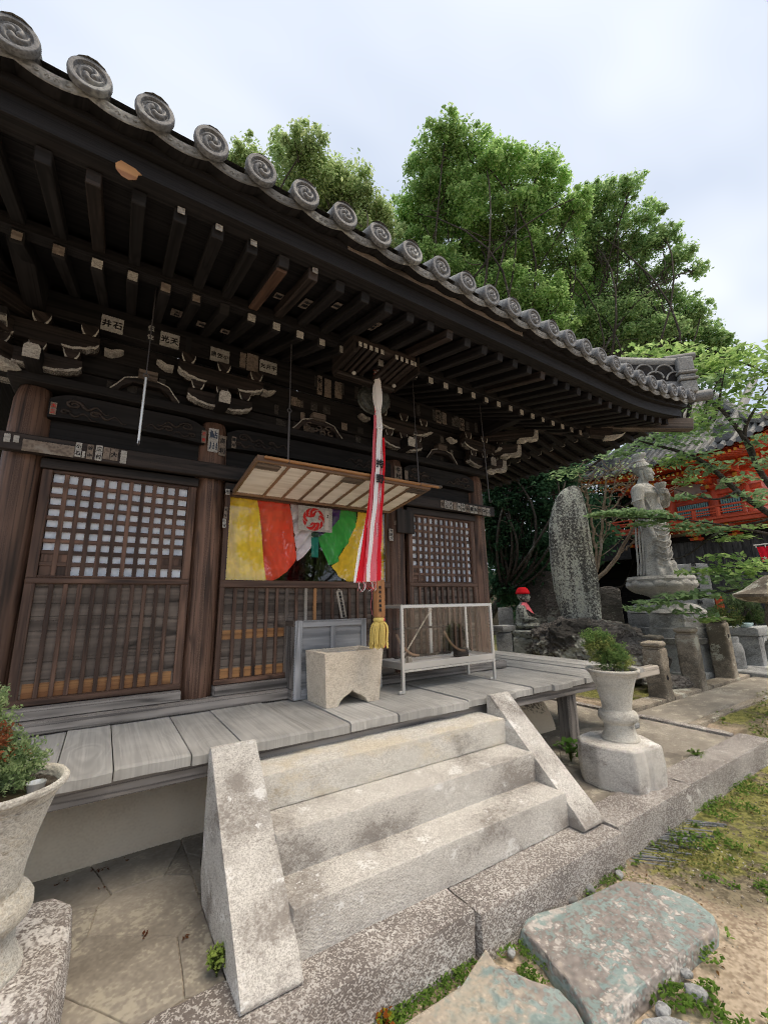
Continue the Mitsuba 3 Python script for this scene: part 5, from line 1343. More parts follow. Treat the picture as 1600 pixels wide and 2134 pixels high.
part(bell, 'hanging_cord', tube([(1.895, RY, 4.0), (1.892, RY, 3.92)], 0.006, 6), 'cloth', True, (0.6, 0.55, 0.45))
a2 = np.linspace(0, 9 * np.pi, 60)
part(bell, 'red_binding', tube(np.c_[1.868 + 0.016 * np.cos(a2), RY - 0.012 + 0.012 * np.sin(a2), 3.88 - a2 / a2[-1] * 0.16], 0.006, 5), 'cloth', True, (0.32, 0.10, 0.07))
part(bell, 'loose_cord', tube(spline([(1.85, RY, 3.92), (1.80, RY, 3.93), (1.79, RY, 3.86), (1.795, RY, 3.80)], 14), 0.004, 5), 'cloth', True, (0.45, 0.40, 0.34))
strip([(1.893, 3.30), (1.885, 3.0), (1.84, 2.6), (1.735, 2.2), (1.672, 1.862)], 0.05, 0.034, WHT, 1, ya=RY + 0.012)
strip([(1.870, 3.52), (1.862, 3.0), (1.805, 2.5), (1.742, 2.1), (1.70, 1.862)], 0.020, 0.062, RED, 2, ya=RY + 0.004)
strip([(1.862, 3.35), (1.838, 2.9), (1.805, 2.5), (1.765, 2.1), (1.742, 1.865)], 0.024, 0.03, PNK, 3, ya=RY - 0.005)
strip([(1.905, 3.26), (1.880, 2.9), (1.842, 2.5), (1.79, 2.1), (1.770, 1.868)], 0.058, 0.030, WHT, 4, ya=RY - 0.016)
strip([(1.918, 3.05), (1.905, 2.75), (1.866, 2.4), (1.832, 2.1), (1.815, 1.872)], 0.016, 0.074, PNK, 5, ya=RY - 0.006)
strip([(1.93, 3.18), (1.922, 2.8), (1.89, 2.4), (1.862, 2.1), (1.850, 1.868)], 0.020, 0.036, WHT, 6, ya=RY + 0.004)
strip([(1.945, 3.15), (1.94, 2.8), (1.905, 2.4), (1.885, 2.1), (1.874, 1.825)], 0.026, 0.044, RED, 7, ya=RY - 0.012)
strip([(1.952, 3.12), (1.950, 2.75), (1.918, 2.4), (1.90, 2.1), (1.894, 1.85)], 0.020, 0.026, RED, 8, ya=RY + 0.010)
R = np.random.default_rng(3)
for q in range(16):
    x = R.uniform(1.66, 1.875); c = (WHT, PNK, RED)[int(R.integers(3))]
    part(bell, 'frayed_thread', tube(spline([(x, RY, 1.87), (x + R.uniform(-.02, .02), RY - .01, 1.835), (x + R.uniform(-.05, .035), RY - .015, 1.815 - R.uniform(0, .04))], 7), 0.0016, 4), 'cloth', True, c)
part(bell, 'frayed_thread', tube(spline([(1.81, RY, 1.86), (1.812, RY, 1.75), (1.805, RY, 1.66), (1.818, RY, 1.60)], 10), 0.0016, 4), 'cloth', True, PNK)
# inked characters on the ribbons
v, f = lettering('持野', 1.892, 2.82, 0.088, RY - 0.030, True, 1.6)
part(bell, 'lettering', (v, f), 'ink')
t = np.linspace(0, 1, 150)
for q in range(4):
    a = t * 15 * np.pi + q * np.pi / 2
    part(bell, 'braided_cord', tube(np.c_[1.905 - 0.008 * t + 0.013 * np.sin(a), RY + 0.025 + 0.011 * np.sin(2 * a + q), 3.2 - t * 1.33], 0.0095, 6), 'cloth', True, (0.70, 0.69, 0.65) if q % 2 else (0.50, 0.49, 0.47))
v, f = lathe([(0.047, 1.583), (0.049, 1.60), (0.048, 1.872), (0.045, 1.88)], 8, (1.895, RY + 0.02, 0))
part(bell, 'wooden_grip', (v, f, uv_for(v, 2)), 'wood_orange')
part(bell, 'lettering', lettering('南無大師遍照', 1.875, 1.73, 0.028, RY - 0.027, True, 1.3), 'ink')
v, f = lathe([(0.03, 1.585), (0.046, 1.575), (0.05, 1.56), (0.045, 1.548), (0.034, 1.542)], 26, (1.893, RY + 0.02, 0))
part(bell, 'tassel_collar', (v, f), 'cloth', True, np.where((v[:, :1] > 1.91), np.array([[0.50, 0.05, 0.09]]), np.array([[0.62, 0.50, 0.16]])))
R = np.random.default_rng(9)
ms = {0: [], 1: []}
for q in range(150):
    a = R.uniform(0, 2 * np.pi); d = R.uniform(0.25, 1) ** 0.5
    c, s_ = math.cos(a), math.sin(a)
    p = spline([(1.893 + 0.03 * d * c, RY + 0.02 + 0.03 * d * s_, 1.552), (1.893 + 0.068 * d * c, RY + 0.02 + 0.062 * d * s_, 1.515), (1.889 + 0.078 * d * c, RY + 0.02 + 0.066 * d * s_, 1.44), (1.889 + (0.084 + R.uniform(-.012, .008)) * d * c, RY + 0.02 + 0.066 * d * s_, R.uniform(1.335, 1.385))], 10)
    ms[int(a < 0.55 or a > 5.55)].append(tube(p, 0.0042, 4))
for q, c in ((0, (0.66, 0.52, 0.17)), (1, (0.50, 0.06, 0.09))):
    v, f, _ = join(*ms[q]); part(bell, 'tassel', (v, f), 'cloth', True, np.array(c) * (0.72 + 0.5 * meshkit.noise(np.c_[np.floor(np.arange(len(v)) / 42), np.zeros((len(v), 2))] * 3.7))[:, None], label=('yellow', 'crimson')[q] + ' strands of the tassel')

# ================================================================== THINGS ON THE DECK
box_ = thing('stone_offering_box', 'pale stone offering box with an arched foot, on the deck above the steps', 'offering box')
fx = [(1.512, 0.905), (1.615, 0.905), (1.63, 0.935), (1.66, 0.965), (1.70, 0.985), (1.72, 0.995), (1.742, 1.018), (1.764, 0.995), (1.785, 0.985), (1.83, 0.965), (1.87, 0.935), (1.885, 0.905), (1.995, 0.905), (2.035, 1.31), (1.490, 1.31)]
m = trimesh.creation.extrude_polygon(Polygon(fx), 0.36, engine='earcut')
mv = np.array(m.vertices); mv = np.stack([mv[:, 0], 3.51 - mv[:, 2], mv[:, 1]], 1)
solid = trimesh.Trimesh(mv, m.faces, process=True)
if solid.volume < 0: solid.invert()
solid = m3.Manifold(m3.Mesh(np.array(solid.vertices, np.float32), np.array(solid.faces, np.uint32)))
hol = m3.Manifold.cube((0.445, 0.255, 0.30)).translate((1.542, 3.202, 1.20))
bm = (solid - hol).refine_to_length(0.03).to_mesh()
v = np.array(bm.vert_properties[:, :3]); f = np.array(bm.tri_verts)
v[:, 1] += np.where(v[:, 1] > 3.33, 1, -1) * np.clip((v[:, 2] - 0.9) / 0.41, 0, 1) * 0.012
v = v + 0.006 * (meshkit.fbm(v * 16, 3, 4)[:, None] - 0.5)
put(box_, (v, f), 'granite_box', 35)
part(box_, 'slot_grid', bx(1.56, 1.97, 3.22, 3.44, 1.235, 1.245, c=0.002), 'granite_grey')
part(box_, 'coin_tray', bx(1.66, 1.82, 3.24, 3.28, 1.2915, 1.307, c=0.002), 'paper_white')

scr = thing('grey_wooden_stand', 'weathered grey wooden cabinet with two panels, standing behind the stone offering box', 'cabinet')
sx0, sx1, sy0, sy1, sz1 = 1.405, 2.12, 3.555, 3.765, 1.555
put(scr, bx(sx0 + .006, sx1 - .006, sy0 + 0.018, sy1, 0.912, sz1 - .012), 'wood_silver')
for (a, b, c, d, ax) in ((sx0, sx0 + .065, 0.905, sz1, 2), (sx1 - .055, sx1, 0.905, sz1, 2), (sx0 + .066, sx1 - .056, sz1 - .06, sz1, 0), (sx0 + .066, sx1 - .056, 0.905, 0.985, 0), (1.745, 1.795, 0.986, sz1 - .061, 2)):
    part(scr, 'frame_piece', bx(a, b, sy0 - 0.004, sy0 + 0.017, c, d, ax=ax), 'wood_silver')
part(scr, 'side_board', bx(sx0 - 0.004, sx0 + .005, sy0 + 0.02, sy1, 0.985, sz1 - .05, ax=2), 'wood_sill')
part(scr, 'side_frame', bx(sx0 - 0.012, sx0 + .005, sy0 + .018, sy1, 0.905, 0.984, ax=1), 'wood_sill')
part(scr, 'side_frame', bx(sx0 - 0.012, sx0 + .005, sy0 + .018, sy1, sz1 - .049, sz1, ax=1), 'wood_panel')

stk = thing('wooden_tablet', 'narrow wooden tablet with brushed characters, leaning on the slatted panel above the grey cabinet', 'tablet')
TM = shift(1.905, 3.66, 1.685) @ rot((0, 1, 0), -12)
put(stk, (lambda m: move(m, TM))(bx(-0.030, 0.030, -0.008, 0.008, -0.125, 0.13, ax=2)), 'wood_tablet')
part(stk, 'pointed_top', move(prism(Polygon([(-0.030, 0.13), (0.030, 0.13), (0.0, 0.155)]), -0.008, 0.008), TM), 'wood_tablet')
part(stk, 'lettering', move(lettering('南無大師遍照金剛', 0, 0.0, 0.031, -0.0085, True, 0.98), TM), 'ink')

# glass showcase
cs = thing('glass_showcase', 'glass showcase with an aluminium frame on legs, holding dark wooden carrying gear', 'showcase')
cx0, cx1, cy0, cy1, ct, cb = 2.285, 3.480, 3.21, 3.62, 1.675, 1.10
fr = 0.028
put(cs, bx(cx0, cx0 + fr, cy0, cy0 + fr, 0.903, ct, c=0.003), 'aluminium')
for (x, y) in ((cx1 - fr, cy0), (cx0, cy1 - fr), (cx1 - fr, cy1 - fr)):
    part(cs, 'leg', bx(x, x + fr, y, y + fr, 0.903, ct, c=0.003), 'aluminium')
for z in (ct - 0.032, cb):
    h = 0.031 if z > 1.5 else 0.058
    for y in (cy0 + 0.003, cy1 - fr + .003):
        part(cs, 'rail', bx(cx0 + fr, cx1 - fr, y, y + fr - .006, z, z + h, ax=0, c=0.003), 'aluminium')
    for x in (cx0 + .003, cx1 - fr + .003):
        part(cs, 'rail', bx(x, x + fr - .006, cy0 + fr, cy1 - fr, z, z + h, ax=1, c=0.003), 'aluminium')
part(cs, 'lower_rail', bx(cx0 + fr, cx1 - fr, cy0 + .003, cy0 + fr - .003, cb - 0.022, cb - 0.004, ax=0, c=0.003), 'aluminium')
part(cs, 'shelf', bx(cx0 + fr, cx1 - fr, cy0 + fr, cy1 - fr, cb + 0.008, cb + 0.03, c=0.002), 'white_wall')
part(cs, 'back_post', bx(2.93, 2.965, cy1 - .022, cy1 - .004, cb + .06, ct - .033, c=0.002), 'aluminium')
for (a, b, y) in ((cx0 + fr, 2.905, cy0 + 0.018), (2.875, cx1 - fr, cy0 + 0.012)):
    k = part(cs, 'glass_pane', (np.array([[a, y, cb + .058], [b, y, cb + .058], [b, y, ct - .032], [a, y, ct - .032]]), np.array([[0, 1, 2], [0, 2, 3]])), 'window_glass')
for x in (cx0 + 0.016, cx1 - 0.016):
    part(cs, 'glass_pane', (np.array([[x, cy0 + fr, cb + .058], [x, cy1 - fr, cb + .058], [x, cy1 - fr, ct - .032], [x, cy0 + fr, ct - .032]]), np.array([[0, 1, 2], [0, 2, 3]])), 'window_glass')
part(cs, 'glass_top', (np.array([[cx0 + fr, cy0 + fr, ct - .006], [cx1 - fr, cy0 + fr, ct - .006], [cx1 - fr, cy1 - fr, ct - .006], [cx0 + fr, cy1 - fr, ct - .006]]), np.array([[0, 1, 2], [0, 2, 3]])), 'window_glass')
for (x, y) in ((cx0 - 0.035, cy0 - .0), (cx1 - 0.08, cy0)):
    part(cs, 'foot_clip', bx(x, x + 0.034, y + .004, y + 0.03, 0.903, 0.93, c=0.004), 'aluminium')
gear = thing('carrying_frame', 'dark wooden carrying frame with curved shafts, lying inside the glass showcase', 'wooden frame')
put(gear, bx(2.38, 3.10, 3.46, 3.485, 1.165, 1.185, ax=0), 'wood_dark')
part(gear, 'bar', bx(2.40, 3.12, 3.50, 3.52, 1.43, 1.45, ax=0), 'wood_dark')
part(gear, 'bar', tube([(2.40, 3.36, 1.19), (2.82, 3.42, 1.63)], 0.006, 6), 'wood_tablet')
for x in (2.42, 3.02):
    part(gear, 'curved_shaft', tube(spline([(x - .06, 3.40, 1.40), (x - .03, 3.37, 1.31), (x + .04, 3.34, 1.23), (x + .14, 3.32, 1.20)], 12), 0.012, 8), 'wood_frame')
    part(gear, 'upright', bx(x + .08, x + .095, 3.47, 3.485, 1.19, 1.45, ax=2), 'wood_dark')
part(gear, 'block', bx(3.10, 3.25, 3.36, 3.44, 1.135, 1.22), 'wood_dark')
part(gear, 'block', bx(2.40, 2.445, 3.27, 3.32, 1.135, 1.20), 'wood_tablet')


# ================================================================== POTS AND THEIR STONES
def pot(label, cx, cy, z0, k=1.0, rz=0.0):
    t = thing('stone_flower_pot', label, 'flower pot', 'stone flower pots flanking the steps')
    pr = [(0.150, 0.0), (0.152, 0.012), (0.140, 0.03), (0.122, 0.075), (0.119, 0.125), (0.128, 0.142), (0.150, 0.155), (0.160, 0.178), (0.158, 0.205), (0.146, 0.226), (0.124, 0.236), (0.116, 0.245), (0.122, 0.30), (0.140, 0.38), (0.163, 0.46), (0.186, 0.525), (0.205, 0.553), (0.216, 0.560), (0.218, 0.574), (0.210, 0.583), (0.198, 0.580), (0.190, 0.565), (0.185, 0.52), (0.0, 0.515)]
    p = np.array(pr); q = np.interp(np.linspace(0, 1, 90), np.linspace(0, 1, len(p)), np.arange(len(p)))
    p = np.c_[np.interp(q, np.arange(len(p)), p[:, 0]), np.interp(q, np.arange(len(p)), p[:, 1])] * k
    v, f = lathe(p, 56, (cx, cy, z0), close=False)
    v = v + 0.004 * (meshkit.fbm(v * 20, 3, 8)[:, None] - 0.5)
    put(t, (v, f), 'granite_pot', True)
    a = np.linspace(0, 2 * np.pi, 40)[:-1]
    v = np.r_[np.c_[cx + 0.187 * k * np.cos(a), cy + 0.187 * k * np.sin(a), 0 * a + z0 + 0.548 * k], [[cx, cy, z0 + 0.548 * k]]]
    f = np.stack([np.arange(39), (np.arange(39) + 1) % 39, np.full(39, 39)], 1)
    part(t, 'water', (v, f), 'water')
    return t


pr_ = thing('stone_pedestal', 'squat rough stone block under the right flower pot, at the edge of the platform', 'stone block')
put(pr_, heap([(3.53, 2.36), (3.50, 2.20), (3.60, 1.95), (3.70, 1.925), (3.735, 1.945), (3.77, 1.915), (3.95, 1.90), (4.12, 2.13), (4.10, 2.36), (3.86, 2.48), (3.64, 2.46)], 0.20, 0.512, 0.018, 0.010, 0.022, 3), 'granite_worn', 50)
pl_ = thing('stone_pedestal', 'rough stone block under the left flower pot, at the lower left corner', 'stone block')
put(pl_, heap([(0.018, 2.40), (-0.05, 2.50), (-0.42, 2.50), (-0.55, 2.35), (-0.56, 2.0), (-0.3, 1.88), (-0.02, 1.87), (0.012, 2.1)], 0.20, 0.512, 0.02, 0.010, 0.022, 5), 'granite_kerb', 50)
pot('speckled granite flower pot right of the steps, flared rim, planted with a small conifer', 3.865, 2.195, 0.508)
pot('lichen-grey granite flower pot cut by the left edge of the photo, planted with a conifer', -0.262, 2.145, 0.508)


def leaves(points, normals, size, colours, seed, aspect=0.5, jitter=0.5, fold=0.0):
    """leaf-sized diamonds at the points, facing about the normals"""
    R = np.random.default_rng(seed)
    n = len(points)
    N = normals + jitter * R.normal(size=(n, 3)); N /= np.linalg.norm(N, axis=1, keepdims=True) + 1e-9
    A = R.normal(size=(n, 3)); A -= N * (A * N).sum(1, keepdims=True); A /= np.linalg.norm(A, axis=1, keepdims=True) + 1e-9
    B = np.cross(N, A)
    s = np.broadcast_to(size, (n,)) * R.uniform(0.6, 1.3, n)
    s = s[:, None]
    P0 = points - A * s * 0.5; P2 = points + A * s * 0.5; P1 = points + B * s * aspect * 0.5 - A * s * 0.08 + N * s * fold; P3 = points - B * s * aspect * 0.5 - A * s * 0.08 + N * s * fold
    V = np.stack([P0, P1, P2, P3], 1).reshape(-1, 3)
    i = np.arange(n) * 4
    F = np.stack([np.stack([i, i + 1, i + 2], 1), np.stack([i, i + 2, i + 3], 1)], 1).reshape(-1, 3)
    C = np.asarray(colours)
    c = C[R.integers(len(C), size=n)] * R.uniform(0.75, 1.25, (n, 1))
    return V, F, np.repeat(c, 4, 0)


def sprays(center, size, n_spray, seed, colours, lean=(0, 0, 1), leaf=0.016, per=34):
    """conifer sprays: short fans of scale-like leaves around a trunk"""
    R = np.random.default_rng(seed)
    Vs, Ns = [], []
    for k in range(n_spray):
        d = R.normal(size=3); d[2] = d[2] * 0.8 + 0.25; d /= np.linalg.norm(d)
        rad = R.uniform(0.35, 1.0) ** 0.6
        base = np.asarray(center) + d * np.asarray(size) * rad
        out = d + 0.6 * np.asarray(lean) + 0.3 * R.normal(size=3); out /= np.linalg.norm(out)
        side = np.cross(out, R.normal(size=3)); side /= np.linalg.norm(side)
        t = R.uniform(0, 1, per); w = R.uniform(-1, 1, per) * (1 - t * 0.7)
        L = R.uniform(0.05, 0.095)
        pts = base + np.outer(t * L, out) + np.outer(w * L * 0.42, side) + 0.006 * R.normal(size=(per, 3))
        Vs.append(pts); Ns.append(np.tile(np.cross(out, side), (per, 1)) + 0.5 * R.normal(size=(per, 3)))
    return leaves(np.vstack(Vs), np.vstack(Ns), leaf, colours, seed + 1, 0.5, 0.5)


def conifer(label, cx, cy, z0, blobs, colours, seed, stems):
    t = thing('potted_conifer', label, 'conifer', 'conifers in the stone pots')
    v, f, c = [], [], []
    for q, (dx, dy, dz, sx, sz, n) in enumerate(blobs):
        a, b, cc = sprays((cx + dx, cy + dy, z0 + dz), (sx, sx, sz), n, seed + q * 3, colours[q % len(colours)])
        f.append(b + sum(map(len, v))); v.append(a); c.append(cc)
    put(t, (np.vstack(v), np.vstack(f)), 'leaf', False, np.vstack(c))
    for s in stems: part(t, 'stem', tube(spline([(cx + a, cy + b, z0 + c_) for a, b, c_ in s], 10), np.linspace(0.012, 0.004, 10), 6), 'bark', True)
    return t


GRN = [[(0.20, 0.33, 0.11), (0.29, 0.41, 0.15), (0.13, 0.22, 0.08)], [(0.34, 0.40, 0.14), (0.24, 0.31, 0.10), (0.42, 0.44, 0.18)], [(0.15, 0.25, 0.09), (0.22, 0.33, 0.12)]]
lr = np.array((0.494,-0.87))[:2] if len((0.494,-0.87)) > 1 else None
def alongview(s): return lr[0] * s, lr[1] * s
bl = []
for (s, z, w, h, n) in ((-0.02, 0.10, 0.06, 0.07, 60), (-0.085, 0.21, 0.085, 0.08, 110), (0.03, 0.16, 0.08, 0.09, 110), (-0.13, 0.29, 0.065, 0.05, 70), (0.085, 0.10, 0.05, 0.04, 40), (-0.05, 0.30, 0.05, 0.05, 40)):
    dx, dy = alongview(s); bl.append((dx, dy, z, w, h, n))
conifer('small yellow-green conifer leaning left in the right-hand flower pot', 3.865, 2.195, 1.03, bl, GRN, 21, [((0, 0, 0), (-.01, .01, .08), (-.05, .05, .2), (-.08, .08, .28)), ((0.01, 0, 0), (.02, -.02, .1), (.03, -.03, .16))])
LB = (-0.30, 2.20)
conifer('bluish green conifer with one rusty twig in the left-hand flower pot', LB[0], LB[1], 1.03, ((0.03, 0.02, 0.10, 0.08, 0.07, 70), (-0.03, 0.0, 0.22, 0.06, 0.08, 60), (-0.07, 0.02, 0.30, 0.05, 0.07, 50), (0.075, -0.02, 0.085, 0.06, 0.055, 70), (-.1, -.1, .12, .10, .10, 70)), [[(0.28, 0.40, 0.22), (0.37, 0.48, 0.28), (0.20, 0.30, 0.15)], [(0.33, 0.44, 0.22), (0.42, 0.52, 0.28), (0.24, 0.34, 0.16)]], 71, [((0, 0, 0), (0.0, 0.01, 0.12), (-.02, .02, .34))])
V, F, C = sprays((LB[0] + 0.03, LB[1] - 0.05, 1.21), (0.022, 0.022, 0.03), 16, 91, [(0.36, 0.13, 0.07), (0.28, 0.12, 0.06)])
part('potted_conifer_001', 'rusty_twig', (V, F), 'leaf', False, C, label='dead rusty red twig in the conifer')
for nm, (x, y) in (('small metal cup stuck in the soil of the right flower pot', (3.90, 2.14)), ('grey metal cup leaning in the left flower pot', (-0.14, 2.10))):
    t = thing('metal_cup', nm, 'cup', 'metal cups in the stone pots')
    v, f = lathe([(0.022, 0.0), (0.03, 0.036), (0.0285, 0.036), (0.02, 0.006)], 20, (x, y, 1.045 if x > 0 else 1.05), close=False)
    put(t, (v, f), 'aluminium', 40)

# ================================================================== STONES ON THE GROUND
for nm, poly, z1, s in (('large flat green stone before the lower step, flecked with brown', [(1.936,1.743),(2.048,1.787),(2.278,1.715),(2.561,1.674),(2.747,1.648),(2.885,1.5),(2.901,1.36),(2.846,1.233),(2.728,1.195),(2.492,1.213),(2.324,1.214),(2.148,1.231),(1.996,1.239),(1.858,1.234),(1.77,1.262),(1.821,1.334),(1.867,1.453),(1.878,1.521),(1.908,1.581)], 0.068, 7),
                        ('flat teal-green stone at the bottom edge of the photo', [(1.716,1.775),(1.687,1.679),(1.76,1.537),(1.819,1.445),(1.804,1.356),(1.75,1.261),(1.565,1.204),(1.321,1.316),(1.053,1.482),(0.975,1.606),(1.077,1.699),(1.267,1.699),(1.481,1.7)], 0.055, 8),
                        ('small rounded grey stone at the bottom edge, right of the green stones', [(1.988,1.191),(2.093,1.139),(2.136,1.071),(2.083,1.034),(1.93,1.054),(1.886,1.125)], 0.038, 9)):
    t = thing('stepping_stone', nm, 'stepping stone', 'stepping stones at the foot of the steps')
    put(t, heap(poly, -0.06, z1, 0.010, 0.010, 0.016, s), 'slate' if s < 9 else 'granite_grey', 25)
R = np.random.default_rng(17)
chips = thing('stone_chips', 'small broken stones wedged between the green stones and the step', 'stones', kind='stuff')
labels[chips]['kind'] = 'stuff'
ms = []
for (x, y, r) in [(1.863,1.792,0.035),(1.834,1.721,0.03),(2.029,1.775,0.03),(2.401,1.77,0.04),(2.568,1.77,0.05),(2.769,1.812,0.04),(2.875,1.81,0.03),(2.852,1.736,0.035),(1.789,1.788,0.03),(2.392,1.188,0.03),(2.317,1.122,0.05),(2.115,1.167,0.04),(1.478,1.698,0.03),(2.002,1.696,0.04)]:
    ms.append(rock((x, y, 0.02), (r, r * 0.7, r * 0.6), int(x * 100) % 50, 0.3, 1.8, 2, x * 9))
v, f, _ = join(*ms); put(chips, (v, f), 'granite_grey', 40)

# ================================================================== LOW PLANTS
def cover(key, label, spots, n, seed, size, colours, spread=1.0, h=0.03, kind='stuff', cat='ground cover'):
    """spots (x, y, radius): small leaves close to the ground"""
    R = np.random.default_rng(seed)
    sp = np.array(spots, float); w = sp[:, 2] ** 2; w /= w.sum()
    i = R.choice(len(sp), n, p=w)
    a = R.uniform(0, 2 * np.pi, n); r = np.sqrt(R.uniform(0, 1, n)) * sp[i, 2] * spread
    x, y = sp[i, 0] + r * np.cos(a), sp[i, 1] + r * np.sin(a)
    keep = meshkit.fbm(np.c_[x * 5, y * 5, 0 * x + seed], 3) > 0.47
    x, y, i = x[keep], y[keep], i[keep]; n = len(x)
    z0 = ground_height(x, y) + 0.01
    p = np.c_[x, y, z0 + R.uniform(0.002, h, n)]
    nrm = np.tile([0, 0, 1.0], (n, 1))
    V, F, C = leaves(p, nrm, size, colours, seed + 1, 0.62, 0.45)
    labels[key] = {'label': label, 'category': cat, 'kind': kind}; _count[key] = 0
    put(key, (V, F), 'leaf', False, C)


WEED = [(0.13, 0.24, 0.045), (0.20, 0.33, 0.075), (0.09, 0.17, 0.035), (0.24, 0.36, 0.09)]
MOSS = [(0.17, 0.18, 0.055), (0.22, 0.22, 0.075), (0.12, 0.14, 0.04), (0.19, 0.25, 0.08)]
cover('weeds', 'low green weeds growing along the kerb and around the flat stones', [(3.037,1.806,0.1),(3.252,1.788,0.12),(3.967,1.843,0.16),(4.206,1.768,0.18),(4.454,1.69,0.2),(5.089,1.681,0.3),(3.647,1.654,0.14),(3.898,1.404,0.2),(3.302,1.275,0.18),(3.502,1.242,0.2),(2.628,1.263,0.1),(2.535,1.187,0.12),(2.293,1.171,0.12),(2.2,1.207,0.1),(2.025,1.222,0.08),(2.317,1.073,0.12),(2.851,1.108,0.08),(2.502,1.807,0.05),(2.299,1.825,0.06),(2.061,1.833,0.05),(1.918,1.81,0.05),(1.822,1.82,0.05),(1.812,1.719,0.06),(1.785,1.64,0.06),(1.738,1.805,0.04),(1.565,1.791,0.05),(1.399,1.8,0.05),(1.222,1.81,0.05),(1.149,1.809,0.05),(2.498,1.118,0.09),(2.374,1.008,0.12)], 5200, 31, 0.026, WEED)
cover('moss', 'yellow-green moss spread over the damp earth beside the kerb', [(3.55,1.798,0.25),(4.145,1.812,0.35),(4.77,1.791,0.4),(5.49,1.792,0.5),(3.401,1.615,0.2),(4.386,1.545,0.35)] + [(8.0, 1.3, 1.0), (7.2, 1.6, .7), (9.5, 1.5, 1.2), (2.9, 1.68, .12), (3.3, 1.6, .25), (3.6, 1.45, .3), (4.2, 1.3, .35)], 20000, 35, 0.016, MOSS, 1.0, 0.012)
cover('lawn_patch', 'patch of mixed grass and weeds beyond the platform corner', [(7.0, 2.15, 0.45), (7.8, 2.1, 0.5), (8.8, 2.0, 0.7), (10, 2.0, .8), (6.6, 2.25, 0.25), (11.5, 2.2, 1.0)], 9000, 37, 0.034, MOSS + WEED[:2], 1.0, 0.05)

cover('gap_weeds', 'tiny green weeds and moss filling the gap between the lowest step and the flat stones', [(2.942,1.755,0.05),(2.741,1.752,0.04),(2.552,1.776,0.045),(2.393,1.796,0.045),(2.247,1.817,0.045),(2.109,1.823,0.045),(1.953,1.807,0.05),(1.853,1.799,0.05),(1.788,1.788,0.04),(1.822,1.712,0.05),(1.816,1.649,0.05),(1.818,1.584,0.04),(1.698,1.798,0.04),(1.592,1.787,0.04),(1.493,1.793,0.04),(1.398,1.798,0.04),(1.301,1.794,0.04),(1.215,1.799,0.04),(1.142,1.799,0.05)], 5200, 33, 0.017, WEED, 1.9, 0.03)


def weed_plant(label, x, y, z, n, spread, h, leaf, colours, seed):
    t = thing('weed_plant', label, 'plant')
    R = np.random.default_rng(seed)
    pts, stems = [], []
    for k in range(n):
        a = R.uniform(0, 2 * np.pi); r = spread * R.uniform(0.2, 1); hh = h * R.uniform(0.35, 1)
        e = np.array([x + r * math.cos(a), y + r * math.sin(a), z + hh]); pts.append(e)
        stems.append(tube(spline([(x, y, z - 0.01), (x + 0.3 * (e[0] - x), y + 0.3 * (e[1] - y), z + hh * 0.6), e], 6), 0.0018, 4))
    V, F, C = leaves(np.array(pts), np.tile([0, -0.3, 1.0], (n, 1)), leaf, colours, seed, 0.72, 0.4, 0.06)
    put(t, (V, F), 'leaf', False, C)
    v, f, _ = join(*stems); part(t, 'stems', (v, f), 'leaf', False, (0.12, 0.16, 0.05))


weed_plant('bright green weed against the outer side of the left side stone', *(0.544,2.141,0.21)[:2], 0.205, 170, 0.042, 0.095, 0.017, [(0.46, 0.60, 0.16), (0.36, 0.50, 0.12)], 5)
weed_plant('leafy weed between the right side stone and the deck post', *(3.838,2.686,0.21)[:2], 0.205, 34, 0.13, 0.17, 0.075, [(0.11, 0.24, 0.05), (0.17, 0.33, 0.08)], 6)
weed_plant('tuft of small weeds on the platform behind the right pedestal', *(4.907,2.061,0.21)[:2], 0.205, 40, 0.09, 0.05, 0.03, WEED, 7)
weed_plant('tuft of small weeds at the foot of the right pedestal', *(3.908,2.561,0.21)[:2], 0.205, 26, 0.05, 0.05, 0.04, [(0.06, 0.12, 0.03)], 8)
weed_plant('yellow and red leaved seedling at the bottom edge beside the kerb', *(1.12,1.765,0.05)[:2], 0.02, 40, 0.04, 0.05, 0.022, [(0.40, 0.33, 0.03), (0.40, 0.12, 0.03), (0.25, 0.36, 0.05)], 9)
lt = thing('fallen_leaves', 'dry brown leaves lying in the joints of the paving under the deck', 'leaves', kind='stuff')
p = np.array([(0.127,3.271,0.205),(0.151,3.271,0.205),(0.174,3.266,0.205),(-0.04,3.284,0.205),(-0.008,3.276,0.205),(0.235,3.308,0.205),(0.31,2.56,0.205),(0.326,2.566,0.205),(0.471,2.431,0.205),(0.486,2.438,0.205),(0.14,3.085,0.205),(-0.061,3.273,0.205),(0.289,3.299,0.205),(0.558,2.01,0.205),(0.634,2.838,0.205),(0.264,3.305,0.205)])
V, F, C = leaves(np.repeat(p, 3, 0) + np.random.default_rng(2).normal(size=(len(p) * 3, 3)) * [0.012, 0.012, 0.002], np.tile([0, 0, 1.0], (len(p) * 3, 1)), 0.022, [(0.12, 0.05, 0.025), (0.19, 0.085, 0.04)], 3, 0.5, 0.3)
put(lt, (V, F), 'leaf', False, C)


